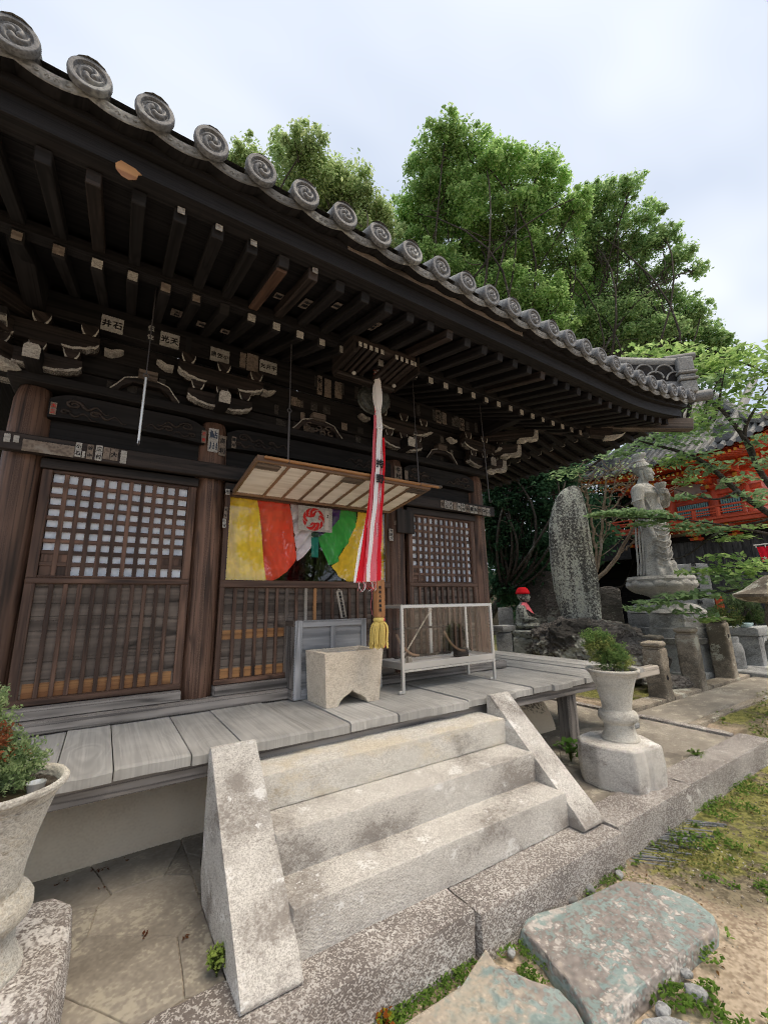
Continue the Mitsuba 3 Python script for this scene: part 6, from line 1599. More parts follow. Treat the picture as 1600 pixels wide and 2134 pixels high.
# slates set on edge in the earth beside the kerb
ed = thing('edging_slates', 'row of dark slates set on edge in the earth, right of the steps', 'slates')
R = np.random.default_rng(77)
e0, e1 = np.array((3.067,1.784)), np.array((3.941,1.816))
for q in range(24):
    t = q / 23; c = e0 + (e1 - e0) * t
    L = R.uniform(0.16, 0.30)
    m = bx(-0.004, L, -R.uniform(.0035, .007), R.uniform(.0035, .007), -0.03, R.uniform(0.008, 0.018), ax=0, c=0.003)
    m = move(m, shift(c[0], c[1], 0.0) @ rot((0, 0, 1), -48 + R.uniform(-5, 5)) @ rot((1, 0, 0), R.uniform(-18, 18)))
    if q == 0: put(ed, m, 'roof_tile')
    else: part(ed, 'slate', m, 'roof_tile')

gv = thing('gravel', 'fine gravel and grit scattered on the sandy earth', 'gravel', kind='stuff')
R = np.random.default_rng(55)
ico = trimesh.creation.icosphere(subdivisions=1); iv, if_ = np.array(ico.vertices), np.array(ico.faces)
n = 2600
gx_, gy_ = R.uniform(1.0, 6.5, n), 1.72 - np.abs(R.normal(0, 0.6, n))
sz = 0.0025 + 0.006 * R.uniform(0, 1, n) ** 3
jit = 1 + 0.35 * R.uniform(-1, 1, (n, len(iv), 1))
base_z = 0.05 * (meshkit.fbm(np.c_[gx_, gy_, 0 * gx_] * 1.3, 4, 2) - 0.5)
V = (iv[None] * jit * [1, 1, 0.7]) * sz[:, None, None] + np.stack([gx_, gy_, base_z + sz * 0.25], 1)[:, None]
put(gv, (V.reshape(-1, 3), (if_[None] + (np.arange(n) * len(iv))[:, None, None]).reshape(-1, 3)), 'granite_post', False)
gl_ = thing('leaf_litter', 'dead leaves and twigs strewn over the earth right of the steps', 'leaves', kind='stuff')
n = 260
px_, py_ = R.uniform(2.2, 7.5, n), 1.75 - np.abs(R.normal(0, 0.5, n))
V, F, C = leaves(np.c_[px_, py_, 0.05 * (meshkit.fbm(np.c_[px_, py_, 0 * px_] * 1.3, 4, 2) - 0.5) + 0.008], np.tile([0, 0, 1.0], (n, 1)), 0.022, [(0.22, 0.12, 0.05), (0.30, 0.19, 0.09), (0.14, 0.075, 0.035), (0.36, 0.27, 0.10)], 57, 0.45, 0.35, 0.1)
put(gl_, (V, F), 'leaf', False, C)


# ================================================================== STONE FIGURES AND MONUMENTS BEYOND THE HALL
def loft(rings):
    n = len(rings[0]); V = np.vstack(rings); F = []
    for r in range(len(rings) - 1):
        a = np.arange(n) + r * n; b = (np.arange(n) + 1) % n + r * n
        F += [np.stack([a, b, b + n], 1), np.stack([a, b + n, a + n], 1)]
    m = len(V); V = np.vstack([V, rings[0].mean(0), rings[-1].mean(0)]); k = np.arange(n)
    F += [np.stack([(k + 1) % n, k, k * 0 + m], 1), np.stack([(len(rings) - 1) * n + k, (len(rings) - 1) * n + (k + 1) % n, k * 0 + m + 1], 1)]
    return V, np.vstack(F)


def v_f(v, f): return v, f


st = thing('standing_stone', 'tall rough stone monument with streaks of pale lichen, standing on a boulder', 'stone monument')
SB = np.array([8.05, 5.2]); sl_ = np.array((0.543,-0.84)); sd = np.array([-sl_[1], sl_[0]])
rows = [(8.111,5.106,1.098,0.343),(8.106,5.114,1.304,0.367),(8.095,5.13,1.684,0.402),(8.09,5.138,2.024,0.424),(8.082,5.151,2.37,0.433),(8.077,5.158,2.722,0.419),(8.079,5.155,3.079,0.409),(8.09,5.139,3.388,0.379),(8.11,5.107,3.647,0.334),(8.13,5.077,3.845,0.273),(8.151,5.044,3.978,0.203),(8.165,5.021,4.05,0.127),(8.171,5.014,4.081,0.056)]
rings = []
a = np.arange(40) * 2 * np.pi / 40
zs = np.array([r[2] for r in rows]); fine = np.linspace(zs.min(), zs.max(), 70)
o = np.argsort(zs)
for z in fine:
    cx, cy, w = (np.interp(z, zs[o], np.array([r[k] for r in rows])[o]) for k in (0, 1, 3))
    th = 0.20 * min(1, w / 0.4) + 0.02
    e = np.sign(np.cos(a)) * np.abs(np.cos(a)) ** 0.75 * w, np.sign(np.sin(a)) * np.abs(np.sin(a)) ** 0.75 * th
    rings.append(np.c_[cx + e[0] * sl_[0] + e[1] * sd[0], cy + e[0] * sl_[1] + e[1] * sd[1], 0 * a + z])
V, F = loft(rings)
V = V + 0.11 * (meshkit.fbm(V * [3.2, 3.2, 0.9], 4, 3)[:, None] - 0.5) * np.r_[np.c_[V[:, :2] - SB, V[:, 2:] * 0]] / 0.4 + 0.02 * (meshkit.fbm(V * 11, 2, 6)[:, None] - 0.5)
put(st, (V, F), 'stele_stone', 50)
for nm, c, s, q in (('big rugged boulder carrying the tall stone monument', (7.833,5.172,0.761), (0.75, 0.62, 0.62), 3), ('boulder at the left foot of the monument', (7.801,5.505,0.925), (0.45, 0.4, 0.30), 5),
                    ('sloping boulder right of the monument', (8.106,4.67,0.824), (0.72, 0.46, 0.52), 8), ('mossy boulder reaching down to the stone posts', (8.205,4.24,0.57), (0.62, 0.42, 0.42), 11),
                    ('low flat rock half under the deck corner', (8.059,3.624,0.286), (0.45, 0.22, 0.14), 14)):
    t = thing('boulder', nm, 'boulder')
    v, f = rock(c, s, q, 0.34, 1.5, 5, -0.6); rd = 1 - 2 * np.abs(meshkit.fbm(v * 3.3 + q, 4, q) - 0.5); v = v + (v - np.array(c)) * (0.34 * (rd - 0.72))[:, None]; put(t, v_f(v, f), 'boulder', 40)

# --- standing bodhisattva figure
G = np.array([9.85, 4.30]); gl = np.array((0.4,-0.916)); gf = np.array([-gl[1], gl[0]])     # gl to the right as seen from the steps
def at_fig(s, d, z): return np.array([G[0] + gl[0] * s - gf[0] * d, G[1] + gl[1] * s - gf[1] * d, z])
def fig(local):                 # local x: the way the figure faces (right as seen), y: towards the viewer, z up
    L = np.array(local, float); z = L[:, 2]; L[:, 2] = np.where(z > 3.6, 3.6 + (z - 3.6) * np.interp(z, [3.6, 4.1, 4.5, 5], [0.80, 0.83, 0.90, 0.945]), z)
    ca, sa = math.cos(0.30), math.sin(0.30); X, Y = L[:, 0] * 1.10, L[:, 1] * 1.0; L[:, 0], L[:, 1] = X * ca - Y * sa, X * sa + Y * ca
    return np.c_[G[0] + gl[0] * L[:, 0] + -gf[0] * L[:, 1], G[1] + gl[1] * L[:, 0] - gf[1] * L[:, 1], L[:, 2]]


fg = thing('bodhisattva_statue', 'tall grey stone statue of a robed standing figure holding a lotus bud', 'statue')
# sections (z, middle x, half depth front-back, half width) of robe and body, the figure facing right and slightly towards the viewer
sec = np.array([(2.14, 0.06, 0.31, 0.25), (2.20, 0.05, 0.31, 0.25), (2.32, 0.01, 0.275, 0.235), (2.50, 0.00, 0.25, 0.225), (2.75, 0.01, 0.235, 0.22), (3.05, 0.02, 0.235, 0.225), (3.35, 0.02, 0.235, 0.235), (3.58, 0.01, 0.225, 0.235), (3.72, 0.0, 0.205, 0.225), (3.85, -0.02, 0.215, 0.255), (4.00, -0.04, 0.235, 0.30), (4.14, -0.05, 0.225, 0.315), (4.24, -0.06, 0.17, 0.26), (4.31, -0.055, 0.10, 0.13), (4.40, -0.045, 0.078, 0.082)])
a = np.arange(72) * 2 * np.pi / 72
rings = []
for z in np.linspace(2.14, 4.40, 130):
    cx, hx, hy = (np.interp(z, sec[:, 0], sec[:, k]) for k in (1, 2, 3))
    robe = np.clip((3.62 - z) / 0.15, 0, 1)
    ph = 3.2 * (z - 3.6) * np.cos(a)                            # hanging swags and long pleats of the robe
    fold = robe * (0.030 * np.sin(9 * (a + 0.35 * (z - 2.2)) + 1.5) * np.clip((3.3 - z), 0.15, 1) + 0.016 * np.sin(26 * z - 5 * np.cos(a - 0.6) + 3 * a) * np.clip(np.cos(a - 0.7) + 0.35, 0, 1))
    chest = (1 - robe) * 0.035 * np.exp(-((z - 4.0) / 0.08) ** 2) * np.clip(np.cos(a - 0.5), 0, 1) ** 2
    train = 0.06 * np.exp(-((z - 2.30) / 0.22) ** 2) * np.clip(-np.cos(a), 0, 1) ** 2 * robe        # cloth sweeping back at the hem
    r = 1 + fold / 0.25 + chest / 0.25 + train / 0.3
    rings.append(np.c_[cx + hx * r * np.cos(a), hy * r * np.sin(a), 0 * a + z])
body = loft(rings)


def limb(pts, rad):
    hs = [m3.Manifold.sphere(1.0, 20).scale((r, r, r)).translate(tuple(map(float, p))) for p, r in zip(pts, rad)]
    return sum((m3.Manifold.batch_hull([hs[k], hs[k + 1]]) for k in range(len(hs) - 1)), m3.Manifold())


def manif(V, F):
    m = trimesh.Trimesh(V, F, process=True)
    if m.volume < 0: m.invert()
    return m3.Manifold(m3.Mesh(np.array(m.vertices, np.float32), np.array(m.faces, np.uint32)))


sol = manif(*body)
near = limb([(-0.06, 0.26, 4.12), (-0.08, 0.34, 3.80), (-0.06, 0.30, 3.55), (0.02, 0.27, 3.30), (0.05, 0.25, 3.10)], [0.125, 0.105, 0.085, 0.062, 0.045])     # near arm hangs down
hand_n = limb([(0.05, 0.25, 3.10), (0.07, 0.25, 3.00)], [0.05, 0.045])
for q in range(4): hand_n += limb([(0.045 + 0.022 * q, 0.27 - 0.008 * q, 3.00), (0.05 + 0.024 * q, 0.28, 2.93 + 0.008 * abs(q - 1.5)), (0.06 + 0.022 * q, 0.27, 2.87 + 0.01 * abs(q - 1.5))], [0.016, 0.014, 0.010])
hand_n += limb([(0.10, 0.23, 3.07), (0.14, 0.24, 3.02), (0.15, 0.24, 2.97)], [0.018, 0.015, 0.011])
far = limb([(-0.03, -0.26, 4.12), (0.14, -0.32, 3.85), (0.22, -0.24, 3.72), (0.33, -0.06, 3.90), (0.34, 0.02, 3.97)], [0.12, 0.10, 0.085, 0.06, 0.05])         # far arm bends up to the bud
hand_f = limb([(0.34, 0.02, 3.97), (0.34, 0.06, 4.02)], [0.055, 0.05])
for q in range(4): hand_f += limb([(0.37, 0.05, 3.94 + 0.035 * q), (0.345, 0.13, 3.945 + 0.035 * q), (0.285, 0.15, 3.95 + 0.035 * q), (0.235, 0.13, 3.955 + 0.033 * q)], [0.020, 0.019, 0.018, 0.013])
hand_f += limb([(0.31, 0.05, 4.03), (0.27, 0.08, 4.09), (0.25, 0.09, 4.12)], [0.022, 0.019, 0.014])
bud = limb([(0.27, 0.08, 3.80), (0.275, 0.085, 4.02)], [0.035, 0.05]) + m3.Manifold.batch_hull([m3.Manifold.sphere(0.085, 20).translate((0.28, 0.085, 4.13)), m3.Manifold.cylinder(0.05, 0.10, 0.105, 20).translate((0.28, 0.085, 4.17))])
neck = limb([(-0.05, 0, 4.22), (-0.02, 0, 4.46)], [0.09, 0.082])
# head: skull, jaw, nose, lips, brow, eyes, long ears, hair cap and topknot; faces +x, chin slightly down
sp = lambda c, s: m3.Manifold.sphere(1.0, 28).scale(s).translate(c)
head = m3.Manifold.batch_hull([sp((-0.02, 0, 4.63), (0.135, 0.115, 0.125)), sp((0.045, 0, 4.49), (0.075, 0.072, 0.055))])
head += m3.Manifold.batch_hull([sp((0.107, 0, 4.60), (0.016, 0.012, 0.014)), sp((0.130, 0, 4.535), (0.018, 0.022, 0.014))])
head += sp((0.110, 0, 4.494), (0.018, 0.034, 0.011)) + sp((0.106, 0, 4.474), (0.016, 0.028, 0.011)) + sp((0.095, 0, 4.443), (0.026, 0.034, 0.022))
for s in (-1, 1):
    head += m3.Manifold.batch_hull([sp((0.100, s * 0.018, 4.615), (0.014, 0.012, 0.008)), sp((0.072, s * 0.078, 4.612), (0.014, 0.012, 0.008))])
    head += sp((0.094, s * 0.046, 4.580), (0.016, 0.026, 0.010)) + sp((0.072, s * 0.05, 4.52), (0.036, 0.034, 0.036))
    head += m3.Manifold.batch_hull([sp((-0.025, s * 0.118, 4.60), (0.032, 0.015, 0.035)), sp((-0.02, s * 0.112, 4.43), (0.016, 0.012, 0.022))])
R = np.random.default_rng(4)
hair = sp((-0.04, 0, 4.665), (0.148, 0.132, 0.120))
for q in range(15):
    b = (q - 7) / 7 * 2.1
    hair += limb([(-0.04 + 0.135 * math.cos(b), 0.122 * math.sin(b), 4.69), (-0.05 + 0.06 * math.cos(b), 0.06 * math.sin(b), 4.80)], [0.024, 0.018])
hair += sp((-0.05, 0, 4.80), (0.085, 0.08, 0.07)) + m3.Manifold.batch_hull([sp((-0.06, 0, 4.82), (0.06, 0.06, 0.03)), sp((-0.045, 0, 4.93), (0.105, 0.075, 0.04))])
big = lambda mm: mm.translate((0.02, 0, -4.80)).scale((1.18, 1.18, 1.26)).translate((0.0, 0, 4.80))
head, hair = big(head), big(hair)
fig_m = (sol + near + hand_n + far + hand_f + neck + head + bud).refine_to_length(0.035).to_mesh()
m = trimesh.Trimesh(np.array(fig_m.vert_properties[:, :3]), np.array(fig_m.tri_verts), process=True)
trimesh.smoothing.filter_taubin(m, 0.5, 0.53, 4)
put(fg, (fig(m.vertices), m.faces), 'statue_stone', True)
hm = hair.refine_to_length(0.03).to_mesh(); m = trimesh.Trimesh(hm.vert_properties[:, :3], hm.tri_verts, process=True); trimesh.smoothing.filter_taubin(m, 0.5, 0.53, 4)
part(fg, 'hair', (fig(m.vertices), m.faces), 'statue_stone', True)
ms = []
for q in range(9):              # swags of the robe, shawl edges, necklace
    z = 3.50 - q * 0.125
    t = np.linspace(-0.25, 1.45, 16)
    cx, hx, hy = (np.interp(z, sec[:, 0], sec[:, k]) for k in (1, 2, 3))
    ms.append(tube(fig(np.c_[cx + (hx + 0.022) * np.cos(t), (hy + 0.022) * np.sin(t), z - 0.13 * np.sin((t + 0.25) / 1.7 * np.pi) - 0.03 * t]), 0.018 - 0.001 * q, 6))
t = np.linspace(0, 1, 14)
ms.append(tube(fig(np.c_[-0.02 + 0.13 * t, 0.27 - 0.05 * t, 4.14 - 0.62 * t]), 0.022, 6)); ms.append(tube(fig(np.c_[-0.16 + 0.05 * t, 0.28 + 0.02 * t, 4.10 - 1.0 * t]), 0.02, 6))
t = np.linspace(0.2, 1.6, 14); ms.append(tube(fig(np.c_[-0.06 + 0.25 * np.cos(t) * 0.75, 0.24 * np.sin(t), 4.22 - 0.07 * np.cos(t) ** 2]), 0.012, 6))
t = np.linspace(1.0, 4.6, 18); ms.append(tube(fig(np.c_[-0.065 + 0.14 * np.cos(t), 0.30 + 0.13 * np.sin(t), 3.80 + 0.03 * np.cos(t)]), 0.02, 6))
t = np.linspace(0, 1, 20)
for q in range(3): ms.append(tube(fig(np.c_[-0.20 - 0.06 * np.sin(t * 3) - 0.11 * t ** 4 + 0.05 * q, 0.20 - 0.02 * q + 0 * t, 3.4 - 1.22 * t]), 0.022, 6))
v, f, _ = join(*ms); part(fg, 'drapery_folds', (v, f), 'statue_stone', True)
for s in (0.13, -0.10): part(fg, 'foot', (lambda m: (fig(np.array(m.vertices) * [0.16, 0.06, 0.045] + [0.27, s, 2.165]), np.array(m.faces)))(trimesh.creation.icosphere(2)), 'statue_stone', True)

pd = thing('lotus_pedestal', 'tiered octagonal stone pedestal with carved lotus petals and waves, under the standing statue', 'pedestal')
def tier(name, r0, z0, r1, z1, m='granite_grey', sides=8):
    a = (np.arange(sides) + 0.5) * 2 * np.pi / sides + math.atan2(gf[1], gf[0])
    ring = lambda r, z: np.c_[G[0] + r * np.cos(a), G[1] + r * np.sin(a), 0 * a + z]
    c = 0.012
    return part(pd, name, loft([ring(r0, z0), ring(r0, z0 + 0.001), ring(r1, z1 - c), ring(r1 - c, z1)]), m)


put(pd, lathe([(0.20, 1.66), (0.24, 1.72), (0.45, 1.80), (0.585, 1.94), (0.62, 2.08), (0.60, 2.14), (0.0, 2.14)], 48, (G[0], G[1], 0), close=False, fn=lambda t, z: 1 + 0.03 * np.abs(np.cos(4 * t)) * (z < 2.13)), 'statue_stone', 30)
for q in range(8):
    for layer, (off, zz_, sc) in enumerate(((0, 1.93, 1.0), (0.5, 1.96, 0.93))):
        b = (q + off) * 2 * np.pi / 8
        u, w = np.meshgrid(np.linspace(-1, 1, 11), np.linspace(0, 1, 9))
        hwid = 0.40 * np.sqrt(np.clip(1 - (w - 0.42) ** 2 / 0.36, 0.02, 1)) * sc
        ang = b + u * hwid
        z = zz_ - 0.16 + w * 0.27 - 0.03 * np.abs(u) ** 2 * w
        r = np.interp(z, [1.70, 1.80, 1.94, 2.08, 2.14], [0.25, 0.46, 0.60, 0.635, 0.63]) + 0.075 * (1 - u ** 4) * np.sin(np.clip(w * 1.05, 0, 1) * np.pi) ** 0.7 - 0.02 + (0.022 if layer == 0 else 0.0)
        V = np.stack([G[0] + r * np.cos(ang), G[1] + r * np.sin(ang), z], -1).reshape(-1, 3)
        i, j = np.meshgrid(np.arange(8), np.arange(10), indexing='ij'); k = (i * 11 + j).ravel(); qd = np.stack([k, k + 1, k + 12, k + 11], 1)
        part(pd, 'lotus_petal', (V, np.vstack([qd[:, [0, 1, 2]], qd[:, [0, 2, 3]]])), 'statue_stone', True)
tier('neck', 0.36, 1.58, 0.33, 1.665)
# carved wave mound
t_ = np.linspace(0, 1, 22)
v, f = lathe(np.c_[0.70 - 0.33 * t_ ** 1.3, 1.40 + 0.19 * np.sin(t_ * np.pi / 2)], 96, (G[0], G[1], 0))
d = v - [G[0], G[1], 0]; an = np.arctan2(d[:, 1], d[:, 0])
wv = np.abs(((an * 9 / np.pi + 4 * (v[:, 2] - 1.4) + 2 * meshkit.noise(np.c_[an * 3, v[:, 2] * 5, 0 * an])) % 1) - 0.5)
v[:, :2] += d[:, :2] / (np.linalg.norm(d[:, :2], axis=1, keepdims=True) + 1e-6) * (0.07 * (wv[:, None] - 0.2))
part(pd, 'wave_carving', (v, f), 'statue_stone', 60)
tier('block', 0.74, 1.13, 0.735, 1.39); tier('block', 0.80, 0.95, 0.80, 1.125); tier('cornice', 0.78, 0.82, 0.86, 0.94); tier('drum', 0.72, 0.32, 0.70, 0.815); tier('plinth', 0.80, 0.12, 0.80, 0.315)
part(pd, 'inscription', move(lettering('吉水石川', 0, 0, 0.075, 0, False, 0.9), shift(*at_fig(0.32, 0.73, 1.27)) @ rot((0, 0, 1), math.degrees(math.atan2(gl[1], gl[0])))), 'granite_post')

# --- small seated figure with a red cap
JB = np.array([8.2, 6.5]); jl = np.array((0.621,-0.784))
JX, JY, JZ = (8.179,6.527,1.034)
jz = thing('small_buddhist_statue', 'small seated stone figure with a red knitted cap and pink bib', 'statue')
J = lambda L: np.c_[JX + jl[0] * np.asarray(L)[:, 0] + jl[1] * np.asarray(L)[:, 1], JY + jl[1] * np.asarray(L)[:, 0] - jl[0] * np.asarray(L)[:, 1], JZ + np.asarray(L)[:, 2]]
hb = lambda *s: m3.Manifold.batch_hull(list(s))
js = hb(sp((-0.02, 0, 0.10), (0.27, 0.30, 0.10)), sp((0.16, 0, 0.09), (0.15, 0.28, 0.08))) + hb(sp((-0.05, 0, 0.15), (0.20, 0.23, 0.10)), sp((-0.06, 0, 0.48), (0.13, 0.21, 0.10)))
js += hb(sp((-0.06, 0, 0.56), (0.07, 0.07, 0.05)), sp((-0.03, 0, 0.62), (0.06, 0.06, 0.05))) + hb(sp((-0.02, 0, 0.76), (0.135, 0.125, 0.13)), sp((0.05, 0, 0.67), (0.075, 0.07, 0.06)))
js += hb(sp((0.105, 0, 0.77), (0.02, 0.014, 0.015)), sp((0.125, 0, 0.715), (0.02, 0.024, 0.016))) + sp((0.112, 0, 0.68), (0.014, 0.03, 0.01))
for s in (-1, 1):
    js += hb(sp((-0.06, s * 0.20, 0.47), (0.09, 0.075, 0.08)), sp((-0.02, s * 0.26, 0.26), (0.08, 0.07, 0.08))) + hb(sp((-0.02, s * 0.26, 0.26), (0.075, 0.065, 0.075)), sp((0.18, s * 0.10, 0.22), (0.05, 0.05, 0.05)))
    js += sp((-0.03, s * 0.13, 0.73), (0.03, 0.02, 0.055)) + sp((0.095, s * 0.05, 0.755), (0.014, 0.025, 0.009))
    for q in range(4): js += limb([(0.20, s * (0.10 - 0.0 * q), 0.19 + 0.018 * q), (0.235, s * 0.05, 0.19 + 0.018 * q), (0.235, 0.0, 0.19 + 0.018 * q)], [0.014, 0.013, 0.011])
mm = js.refine_to_length(0.03).to_mesh(); m = trimesh.Trimesh(mm.vert_properties[:, :3], mm.tri_verts, process=True); trimesh.smoothing.filter_taubin(m, 0.5, 0.53, 5)
v = J(m.vertices); v = v + 0.012 * (meshkit.fbm(v * 9, 3, 2)[:, None] - 0.5)
put(jz, (v, m.faces), 'stele_stone', True)
v, f = lathe([(0.150, 0.80), (0.158, 0.815), (0.158, 0.835), (0.150, 0.85), (0.14, 0.88), (0.115, 0.925), (0.07, 0.955), (0.0, 0.965)], 36, (-0.025, 0, 0), close=False, fn=lambda t, z: 1 + 0.012 * np.cos(18 * t))
part(jz, 'cap', (J(v), f), 'cloth', True, (0.62, 0.012, 0.02), label='red knitted cap on the figure')
u, w = np.meshgrid(np.linspace(-1.75, 1.75, 26), np.linspace(0, 1, 9), indexing='ij')
r = 0.085 + 0.13 * w; V = np.stack([-0.05 + r * np.cos(u) * 1.12, r * np.sin(u) * 1.05, 0.615 - 0.10 * w - 0.17 * w * np.clip(np.cos(u), 0, 1) + 0.006 * np.sin(u * 14)], -1).reshape(-1, 3)
i, j = np.meshgrid(np.arange(25), np.arange(8), indexing='ij'); k = (i * 9 + j).ravel(); qd = np.stack([k, k + 1, k + 10, k + 9], 1)
part(jz, 'bib', (J(V), np.vstack([qd[:, [0, 1, 2]], qd[:, [0, 2, 3]]])), 'cloth', True, (0.70, 0.16, 0.19), label='pink bib round the neck')
v, f = lathe([(0.30, -0.16), (0.33, -0.10), (0.34, -0.03), (0.30, 0.0), (0.0, 0.01)], 24, close=False, fn=lambda t, z: 1 + 0.05 * np.cos(12 * t)); part(jz, 'lotus_seat', (J(v), f), 'boulder', 40)
part(jz, 'base', (lambda m: (J(m[0]), m[1]))(block(-0.31, 0.31, -0.28, 0.28, -0.95, -0.16, 0.03, 0.02, 0.06, 61)), 'boulder', 40)

# --- smaller stones behind
def slab(key, label, cat, px, zt, w, d, seed, m='granite_grey', top=0.0, hz=0.1):
    t = thing(key, label, cat)
    x, y = px
    n = np.array([x, y]) / math.hypot(x, y); ang_ = math.degrees(math.atan2(-n[0], n[1]))
    v, f = block(-w, w, -d, d, hz, zt, 0.03, 0.012, 0.07, seed)
    if top: v[:, 2] -= top * (v[:, 0] / w) ** 2 * (v[:, 2] > zt - 0.1)
    put(t, move((v, f), shift(x, y, 0) @ rot((0, 0, 1), ang_)), m, 40)
    return t


slab('memorial_slab','dark upright memorial stone between the red-capped figure and the tall monument','stone slab',(9.28, 6.85),2.441,0.36,0.13,81,'boulder',0.1)
slab('memorial_slab','shadowed memorial stone in the dark gap left of the statue','stone slab',(11.959, 6.621),2.036,0.30,0.15,82,'boulder',0.08)
slab('memorial_slab','mossy stone lump at the left foot of the tall monument','stone slab',(8.65, 6.03),1.884,0.22,0.15,83,'boulder',0.2)
slab('inscribed_slab','pale engraved granite slab standing behind the statue pedestal','stone slab',(12.321, 4.814),2.527,0.52,0.22,84,'granite_grey',0.02)
slab('stone_lantern_base','small stone table with a block behind it, left of the red-capped figure','stone table',(7.286, 6.434),1.021,0.16,0.14,85,'granite_grey')
slab('memorial_slab','square-topped memorial stone left of the red-capped figure','stone slab',(8.018, 6.979),1.532,0.17,0.12,86,'granite_grey')
part('stone_lantern_base', 'table_top', (lambda c: block(c[0] - .2, c[0] + .2, c[1] - .17, c[1] + .17, c[2] - .12, c[2], 0.02, 0.008, 0.05, 87))((7.284,6.436,1.172)), 'granite_grey', 40)
k = part('inscribed_slab', 'lettering', move(lettering('南無大師遍照金剛', 0, 0, 0.12, 0, True, 1.1), shift(*(12.161,4.497,2.036)) @ rot((0, 0, 1), -69.645)), 'ink')

# --- fence posts
for q, (x, y, h, nm, hole) in enumerate(((7.17, 3.36, 0.84, 'square stone fence post nearest the deck, with a small hole', 0.33), (8.36, 3.37, 0.99, 'middle one of the three stone fence posts, rusty brown stain down its face', 0.0), (9.80, 3.40, 1.13, 'stone fence post farthest to the right, with a round hole near its top', 0.78))):
    t = thing('fence_post', nm, 'fence post', 'square stone fence posts')
    w = (0.135, 0.14, 0.15)[q]
    M = shift(x, y, 0.2) @ rot((0, 1, 0), (-2, -1, -2)[q]) @ rot((0, 0, 1), 4)
    put(t, move(block(-w, w, -w, w, -0.1, h - 0.10, 0.03, 0.012, 0.04, 90 + q), M), 'granite_post', 40)
    part(t, 'head', move(block(-w * 0.86, w * 0.86, -w * 0.86, w * 0.86, h - 0.105, h - 0.07, 0.015, 0.006, 0.04, 93 + q), M), 'granite_post', 40)
    part(t, 'cap', move(block(-w * 1.04, w * 1.04, -w * 1.04, w * 1.04, h - 0.072, h, 0.03, 0.010, 0.04, 96 + q), M), 'granite_post', 40)
    if hole: part(t, 'hole', move(tube([(-0.02, -w - 0.002, hole), (-0.02, -w + 0.03, hole)], 0.04, 12), M), 'wood_black')  # black disc on the face, painted in for the shade of a hole
t = thing('fence_post', 'short stone post standing behind the nearest fence post, beside the mossy boulder', 'fence post', 'square stone fence posts')
c = (8.496,3.988,0.973)
put(t, block(c[0] - .13, c[0] + .13, c[1] - .13, c[1] + .13, 0.1, c[2] - .02, 0.03, 0.012, 0.05, 99), 'granite_post', 40)
part(t, 'cap', block(c[0] - .14, c[0] + .14, c[1] - .14, c[1] + .14, c[2] - .02, c[2] + .05, 0.03, 0.012, 0.05, 98), 'granite_post', 40)

# --- jar, incense table, flower vases at the right
jr = thing('stone_jar', 'rounded grey stone jar on a square slab, right of the fence posts', 'jar')
jx, jy, jz0 = (10.932,3.656,0.189)
put(jr, lathe([(0.17, 0), (0.20, 0.03), (0.225, 0.10), (0.226, 0.42), (0.20, 0.55), (0.165, 0.585), (0.17, 0.60), (0.172, 0.69), (0.155, 0.70), (0.14, 0.66), (0.0, 0.64)], 36, (jx, jy, jz0), close=False), 'granite_grey', 40)
part(jr, 'slab', block(jx - .34, jx + .34, jy - .30, jy + .30, jz0 - .17, jz0 - .002, 0.015, 0.006, 0.06, 101), 'granite_grey', 40)
part(jr, 'band', lathe([(0.231, 0.10), (0.238, 0.115), (0.231, 0.13)], 36, (jx, jy, jz0), close=False), 'granite_grey', True)
it = thing('stone_incense_table', 'grey stone altar table with a scalloped apron at the right edge', 'stone table')
ix, iy, iz = (11.87,3.603,0.251)
for (a, b) in ((-0.40, -0.13), (0.42, 0.7)): part(it, 'leg', block(ix + a, ix + b, iy - .3, iy + .3, iz - .05, iz + .62, 0.03, 0.008, 0.06, 103 + int(a * 10)), 'granite_grey', 40)
put(it, block(ix - .45, ix + .75, iy - .33, iy + .33, iz + .62, iz + .80, 0.03, 0.008, 0.06, 104), 'granite_grey', 40)
part(it, 'apron', prism(Polygon([(ix - .13, iz + .62), (ix + .42, iz + .62), (ix + .42, iz + .45), (ix + .36, iz + .52), (ix + .28, iz + .50), (ix + .2, iz + .56), (ix + .1, iz + .56), (ix + .02, iz + .50), (ix - .06, iz + .52), (ix - .13, iz + .45)]), iy - .3, iy - .2), 'granite_grey')
part(it, 'plinth', block(ix - .55, ix + .9, iy - .4, iy + .4, iz - .16, iz - .05, 0.02, 0.008, 0.06, 105), 'granite_grey', 40)
for nm, x, y, zb in (('glass bowl beside the pine jar', -0.35, -0.1, 0.80), ('glass bowl in the middle of the altar table', 0.1, 0.0, 0.80)):
    t = thing('glass_bowl', nm, 'bowl', 'bowls on the altar table')
    put(t, lathe([(0.07, 0), (0.10, 0.02), (0.11, 0.07), (0.105, 0.07), (0.0, 0.03)], 20, (ix + x, iy + y, iz + zb), close=False), 'colour', True, (0.42, 0.55, 0.56))
vs = thing('stone_vase', 'round grey vase with pine and evergreen twigs at the right edge', 'vase')
vx, vy, vz = (12.584,3.656,0.754)
put(vs, lathe([(0.18, -.9), (0.18, 0.0), (0.20, 0.03), (0.20, 0.12), (0.18, 0.15), (0.0, 0.14)], 24, (vx, vy, vz), close=False), 'granite_grey', 40)


